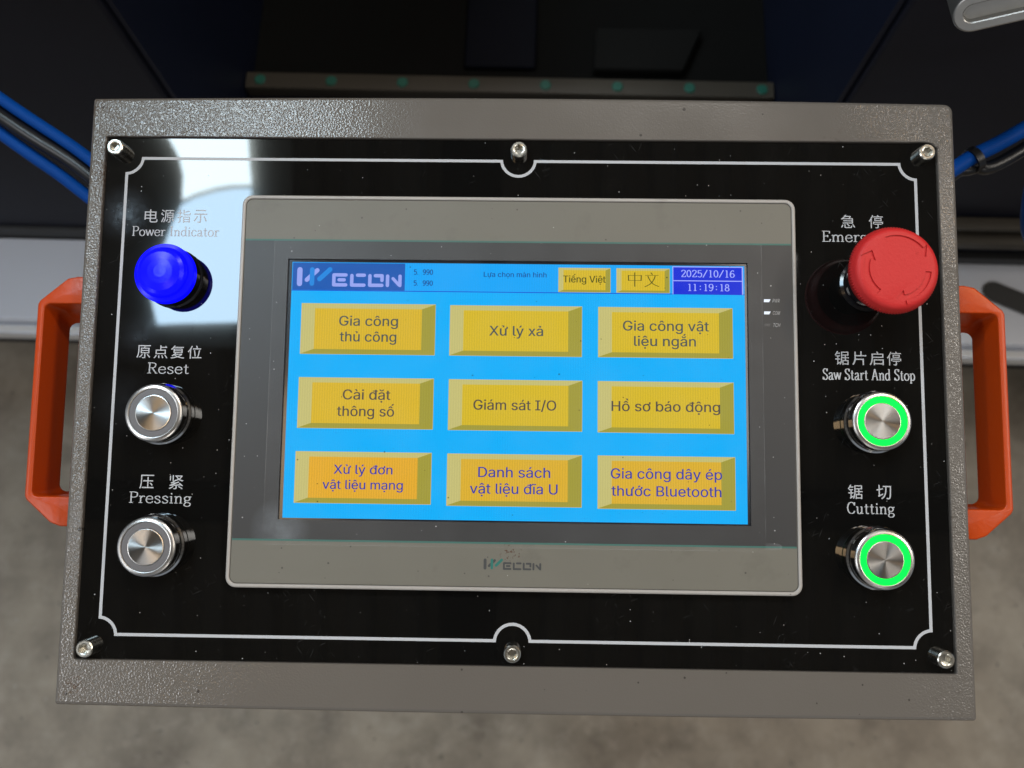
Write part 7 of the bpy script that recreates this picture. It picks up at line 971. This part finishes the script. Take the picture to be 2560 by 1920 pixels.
make_button(172.6, -13.2, 'green', 'green ringed steel button under Saw Start And Stop')
make_button(172.0, -77.4, 'green', 'green ringed steel button under Cutting')

# blue pilot lamp
b = MB()
b.lathe(-171.1, 54.3, [(14.9, .02), (14.9, 1.2), (14.3, 1.8), (14.0, 2.2), (14.0, 8.4)], M['black_gloss'], 80, M['black_gloss'])
pl = b.build('pilot_lamp', cp, angle=30)
pl['label'] = 'blue lit lamp under Power Indicator'
b = MB()
b.lathe(-171.1, 54.3, [(14.1, 8.5), (14.55, 8.8), (14.55, 12.2), (14.2, 12.8), (12.6, 13.2), (12.35, 13.6), (12.0, 15.2), (11.2, 16.2), (9.5, 16.9), (6, 17.4), (3, 17.6), (.05, 17.65)], M['blue'], 80, M['blue'])
b.build('lens', pl, angle=40)

# emergency stop
ex, ey = 172.2, 54.9
b = MB()
b.lathe(ex, ey, [(13.6, .02), (13.6, 1.4), (12.2, 2.0), (11.2, 2.2), (11.2, 23)], M['black_gloss'], 80)
for k in range(26):
    a = 2 * math.pi * k / 26
    b.capsule(ex + 11.25 * math.cos(a), ey + 11.25 * math.sin(a), ex + 11.3 * math.cos(a), ey + 11.3 * math.sin(a), .12, 2.25, M['black_gloss'], 3)
es = b.build('emergency_stop', cp, angle=30)
b = MB()
NT_ = 192
prof = [(11.0, 20.6), (15.8, 20.4), (17.0, 20.9), (17.6, 22.0), (18.4, 25.0), (19.5, 28.0), (19.75, 28.3), (19.95, 29.0), (19.95, 30.6), (19.75, 31.2), (19.45, 31.8), (19.0, 33.0), (18.3, 34.0), (17.4, 34.6), (16.4, 34.9)]
def wob(k, j):
    if k in (6, 7, 8, 9): return 0.26 if j % 2 else -0.20
    return 0
b.lathe(0, 0, prof, M['red'], NT_, M['red'], wob)
b.add([(11.0 * math.cos(2 * math.pi * j / NT_), 11.0 * math.sin(2 * math.pi * j / NT_), 20.6) for j in range(NT_)], [tuple(reversed(range(NT_)))], M['red'])
hd = b.build('mushroom_head', es, weld=True, angle=32)
hd.location = (ex * MM, ey * MM, 0)
def arrow(tip_deg):
    rm, hw, hh = 13.9, 1.35, 3.6
    pts = []
    a_tail, a_neck, a_tip = tip_deg + 88, tip_deg + 17, tip_deg
    N = 16
    for k in range(N + 1):
        t = R(a_tail + (a_neck - a_tail) * k / N); pts.append(((rm + hw) * math.cos(t), (rm + hw) * math.sin(t)))
    t = R(a_neck); pts.append(((rm + hh) * math.cos(t), (rm + hh) * math.sin(t)))
    t = R(a_tip); pts.append((rm * math.cos(t), rm * math.sin(t)))
    t = R(a_neck); pts.append(((rm - hh) * math.cos(t), (rm - hh) * math.sin(t)))
    for k in range(N + 1):
        t = R(a_neck + (a_tail - a_neck) * k / N); pts.append(((rm - hw) * math.cos(t), (rm - hw) * math.sin(t)))
    return list(reversed(pts))
b = MB()
for td in (22, 144, 266):
    b.extrude(arrow(td), 34.2, 40, M['red'])
cut = b.build('cutter', weld=True)
cut.matrix_world = hd.matrix_world
bpy.context.view_layer.update()
cut.matrix_world = PANEL @ Matrix.Translation((ex * MM, ey * MM, 0))
md = hd.modifiers.new('cut', 'BOOLEAN'); md.object = cut; md.operation = 'DIFFERENCE'; md.solver = 'EXACT'
bpy.context.view_layer.update()
dg = bpy.context.evaluated_depsgraph_get()
nm = bpy.data.meshes.new_from_object(hd.evaluated_get(dg))
hd.modifiers.clear()
hd.data = nm
bpy.data.objects.remove(cut)
nm.set_sharp_from_angle(angle=R(32))

# side handles: cast bow, extruded in depth
def make_handle(s):
    out = [(216.5, 57), (225, 57), (230, 56), (243.6, 44.5), (244.6, 42.5), (244.6, -54.5), (243.6, -56.5), (231, -67.5), (226, -69.3), (216.5, -69.3)]
    def inner(x1, y0, y1, r, xr):
        """grip opening with corner radius r; xr is where the rounding at the box side begins"""
        p = []
        for k in range(5):                          # box side, bottom
            t = R(180 + 90 * k / 4); p.append((216.5 + xr + xr * math.cos(t), y0 + xr + xr * math.sin(t)))
        for k in range(7):
            t = R(-90 + 90 * k / 6); p.append((x1 - r + r * math.cos(t), y0 + r + r * math.sin(t)))
        for k in range(7):
            t = R(90 * k / 6); p.append((x1 - r + r * math.cos(t), y1 - r + r * math.sin(t)))
        for k in range(5):                          # box side, top
            t = R(90 + 90 * k / 4); p.append((216.5 + xr + xr * math.cos(t), y1 - xr + xr * math.sin(t)))
        return p
    levels = [(-33.5, 240.2, -52.6, 36.5, 4.0, 15.0), (-30, 240.5, -54.0, 39.5, 3.6, 9.0), (-24, 240.8, -54.5, 42.2, 3.4, 2.0), (-9, 241.0, -54.6, 42.9, 3.2, .05)]
    loops = [[(s * x, y, z) for x, y in out + inner(x1, y0, y1, r, xr)] for z, x1, y0, y1, r, xr in levels]
    if s > 0: loops = [list(reversed(l)) for l in loops]
    b = MB()
    b.loft(loops, M['orange'], M['orange'], M['orange'], smooth=False)
    return b.build('handle', cp, bevel=0.9, angle=60)
make_handle(-1)
make_handle(1)

# ------------------------------------------------------------------ touch screen
BX, BY, BW, BH = -.38, .21, 273.83, 192.0
def bl(ins, z): return rrect(BX, BY, BW - 2 * ins, BH - 2 * ins, max(5.0 - ins * .8, .5), z)
WX0, WX1, WY0, WY1 = -113.3, 112.75, -63.4, 64.05
def wn(ins, z, r=.3): return rrect((WX0 + WX1) / 2, (WY0 + WY1) / 2, WX1 - WX0 - 2 * ins, WY1 - WY0 - 2 * ins, r, z)
b = MB()
b.loft([bl(0, .03), bl(0, 3.8), bl(.25, 4.6), bl(.8, 4.98), bl(1.5, 4.98), bl(1.85, 4.75), bl(1.95, 4.35)], M['lip'])
b.loft([bl(1.95, 4.35), bl(2.25, 4.35)], M['groove'])
b.loft([bl(2.25, 4.35), bl(2.35, 4.5), wn(-1.2, 4.5)], M['bezel'])
ts = b.build('touch_screen', cp, angle=17)
b = MB()
b.loft([rrect(-.38, .1, 269.0, 146.3, .2, 4.55), wn(0, 4.55), wn(0.02, 3.35)], M['overlay'], smooth=False)
b.build('overlay', ts)
for y in (73.45, -73.1):
    b = MB()
    b.quad(-134.85, y - .42, 134.1, y + .42, 4.60, M['teal'])
    b.build('trim_line', ts)
b = MB()
logo(b, -14.2, -80.4, 13.2, -85.6, 4.56, M['logo_grey'], M['logo_teal'])
b.build('logo', ts)
for yy, word, on in ((45.4, 'PWR', 1), (39.38, 'COM', 1), (33.4, 'TCH', 0)):
    b = MB()
    b.add([(120.35, yy - .72, 4.62), (122.9, yy - .72, 4.62), (123.6, yy + .72, 4.62), (120.45, yy + .72, 4.62)], [(0, 1, 2, 3)], M['led'] if on else M['led_off'])
    b.build('status_light', ts)
    b = MB()
    text(b, word, 124.5, 127.9, yy - .85, 1.75, 4.62, M['pale_print'], 0.18)
    b.build('legend', ts)
# display sheet with its title bar
b = MB()
ZD = 3.50
b.quad(WX0 + .05, WY0 + .05, WX1 - .05, WY1 - .05, 3.36, M['panel_black'])
b.quad(-111.36, -62.64, 111.36, 62.64, ZD, M['sky'])
b.quad(-111.36, 48.66, 111.36, 62.64, ZD + .02, M['bar'])
b.quad(-111.3, 48.25, 111.3, 48.65, ZD + .03, M['rule'])
b.quad(-111.0, 48.7, -55.4, 62.3, ZD + .03, M['logo_bg'])
logo(b, -108.8, 60.0, -56.9, 50.4, ZD + .04, M['logo_a'], M['logo_b'])
for yb in (56.9, 51.4):
    serif(b, '5. 990', -51.1, -41.6, yb, 2.45, ZD + .04, M['txt_navy'], 0.17, 0.14)
text(b, 'Lựa chọn màn hình', -16.5, 14.35, 56.1, 2.5, ZD + .04, M['txt_navy'], 0.0, .05)
b.quad(76.2, 48.3, 110.7, 62.25, ZD + .03, M['pale_blue'])
b.quad(76.6, 55.35, 110.1, 61.85, ZD + .04, M['deep'])
b.quad(76.6, 48.3, 110.1, 54.9, ZD + .04, M['deep'])
serif(b, '2025/10/16', 80.4, 106.6, 57.0, 3.45, ZD + .06, M['pale_blue'], 0.15, 0.085)
serif(b, '11:19:18', 83.4, 104.0, 50.15, 3.4, ZD + .06, M['pale_blue'], 0.15, 0.085)
b.build('display', ts)

def menu_button(x0, y1, x1, y0, lines, face, ix, iy, tm, zh=False):
    b = MB()
    z = ZD + .08
    b.quad(x0 - .18, y0 - .18, x1 + .18, y1 + .18, z - .02, M['hi'])
    fx0, fx1, fy0, fy1 = x0 + ix, x1 - ix, y0 + iy, y1 - iy
    b.add([(x0, y1, z), (x0, y0, z), (fx0, fy0, z), (fx0, fy1, z), (fx1, fy1, z), (x1, y1, z)], [(0, 1, 2, 3), (0, 3, 4, 5)], M['hi'])
    b.add([(x0, y0, z), (x1, y0, z), (x1, y1, z), (fx1, fy1, z), (fx1, fy0, z), (fx0, fy0, z)], [(0, 1, 4, 5), (1, 2, 3, 4)], M['lo'])
    b.quad(fx0, fy0, fx1, fy1, z, M[face])
    if zh:
        # the two song-style characters, drawn stroke by stroke
        H = lambda h, v: .22 + .30 * v
        zz = z + .03
        ax, bx2, ay, by_ = 54.5, 60.9, 51.9, 59.0
        mid = (ax + bx2) / 2
        S = [[(mid, by_), (mid, ay)], [(ax + .1, by_ - 1.3), (ax + .2, by_ - 4.2)], [(ax, by_ - 1.5), (bx2, by_ - 1.5)], [(bx2, by_ - 1.3), (bx2 - .1, by_ - 4.2)], [(ax + .1, by_ - 4.0), (bx2, by_ - 4.0)]]
        cx = 66.0
        S += [curve([(cx - .5, 59.0), (cx, 58.5), (cx + .3, 57.9)]), [(62.8, 57.6), (69.4, 57.6)],
              curve([(cx + 1.7, 57.4), (cx + 1.0, 55.5), (cx - .6, 53.4), (cx - 3.5, 51.8)]), curve([(cx - 1.9, 57.3), (cx - .9, 55.2), (cx + .9, 53.2), (cx + 3.6, 52.0)])]
        for j, p in enumerate(S): ribbon(b, p, H, zz + .01 * j, M[tm])
    for (t, a, c, yb, cap) in lines:
        text(b, t, a, c, yb, cap, z + .03, M[tm], 0.0, .085)
    return b.build('menu_button', ts)
IX, IY = 6.55, 2.35
menu_button(-105.8, 41.85, -40.0, 16.95, [('Gia công', -87.1, -58.3, 31.0, 4.85), ('thủ công', -86.6, -58.9, 23.2, 4.85)], 'face_c', IX, IY, 'txt_grey')
menu_button(-32.6, 41.6, 31.8, 16.95, [('Xử lý xả', -13.3, 12.9, 26.9, 4.85)], 'face_a', IX, IY, 'txt_grey')
menu_button(40.0, 41.5, 105.2, 17.0, [('Gia công vật', 52.0, 93.7, 30.1, 4.85), ('liệu ngắn', 57.4, 87.3, 22.6, 4.85)], 'face_a', IX, IY, 'txt_grey')
menu_button(-105.8, 5.2, -40.1, -19.3, [('Cài đặt', -84.1, -61.0, -5.3, 4.85), ('thông số', -86.7, -59.0, -13.4, 4.85)], 'face_c', IX, IY, 'txt_brown')
menu_button(-32.5, 5.05, 32.1, -19.4, [('Giám sát I/O', -20.4, 19.6, -9.5, 4.85)], 'face_a', IX, IY, 'txt_brown')
menu_button(39.9, 5.0, 105.3, -19.6, [('Hồ sơ báo động', 46.5, 98.7, -9.3, 4.85)], 'face_a', IX, IY, 'txt_brown')
menu_button(-106.0, -30.85, -40.3, -55.3, [('Xử lý đơn', -87.3, -59.0, -41.3, 4.35), ('vật liệu mạng', -92.5, -53.8, -48.6, 4.35)], 'face_d', IX, IY, 'txt_blue')
menu_button(-32.5, -31.0, 32.1, -55.7, [('Danh sách', -17.5, 17.0, -41.95, 4.85), ('vật liệu đĩa U', -21.4, 20.6, -49.8, 4.85)], 'face_b', IX, IY, 'txt_blue')
menu_button(40.0, -31.0, 105.6, -56.1, [('Gia công dây ép', 46.2, 99.3, -41.75, 4.85), ('thước Bluetooth', 46.5, 98.9, -50.0, 4.85)], 'face_b', IX, IY, 'txt_blue')
menu_button(20.4, 60.9, 45.7, 49.0, [('Tiếng Việt', 22.6, 43.4, 53.7, 3.4)], 'face_a', 2.3, 1.0, 'txt_olive')
menu_button(48.9, 60.9, 74.7, 49.0, [], 'face_a', 2.3, 1.0, 'txt_olive', True)

# protective film left on the screen
b = MB()
FZ = 4.80
b.quad(-119.95, -75.0, 119.3, 73.2, FZ, M['film'])
for q in ((-120.2, -75.2, -119.95, 73.2), (119.3, -75.2, 119.55, 73.2), (-119.95, -75.25, 119.3, -75.0)):
    b.quad(*q, FZ, M['film_edge'])
b.poly([(119.56, -74.6), (125.5, -74.4), (126.8, -73.8), (127.1, -72.8), (126.6, -71.9), (125.3, -71.5), (119.56, -71.3)], FZ, M['film_edge'])
b.build('protective_film', ts)
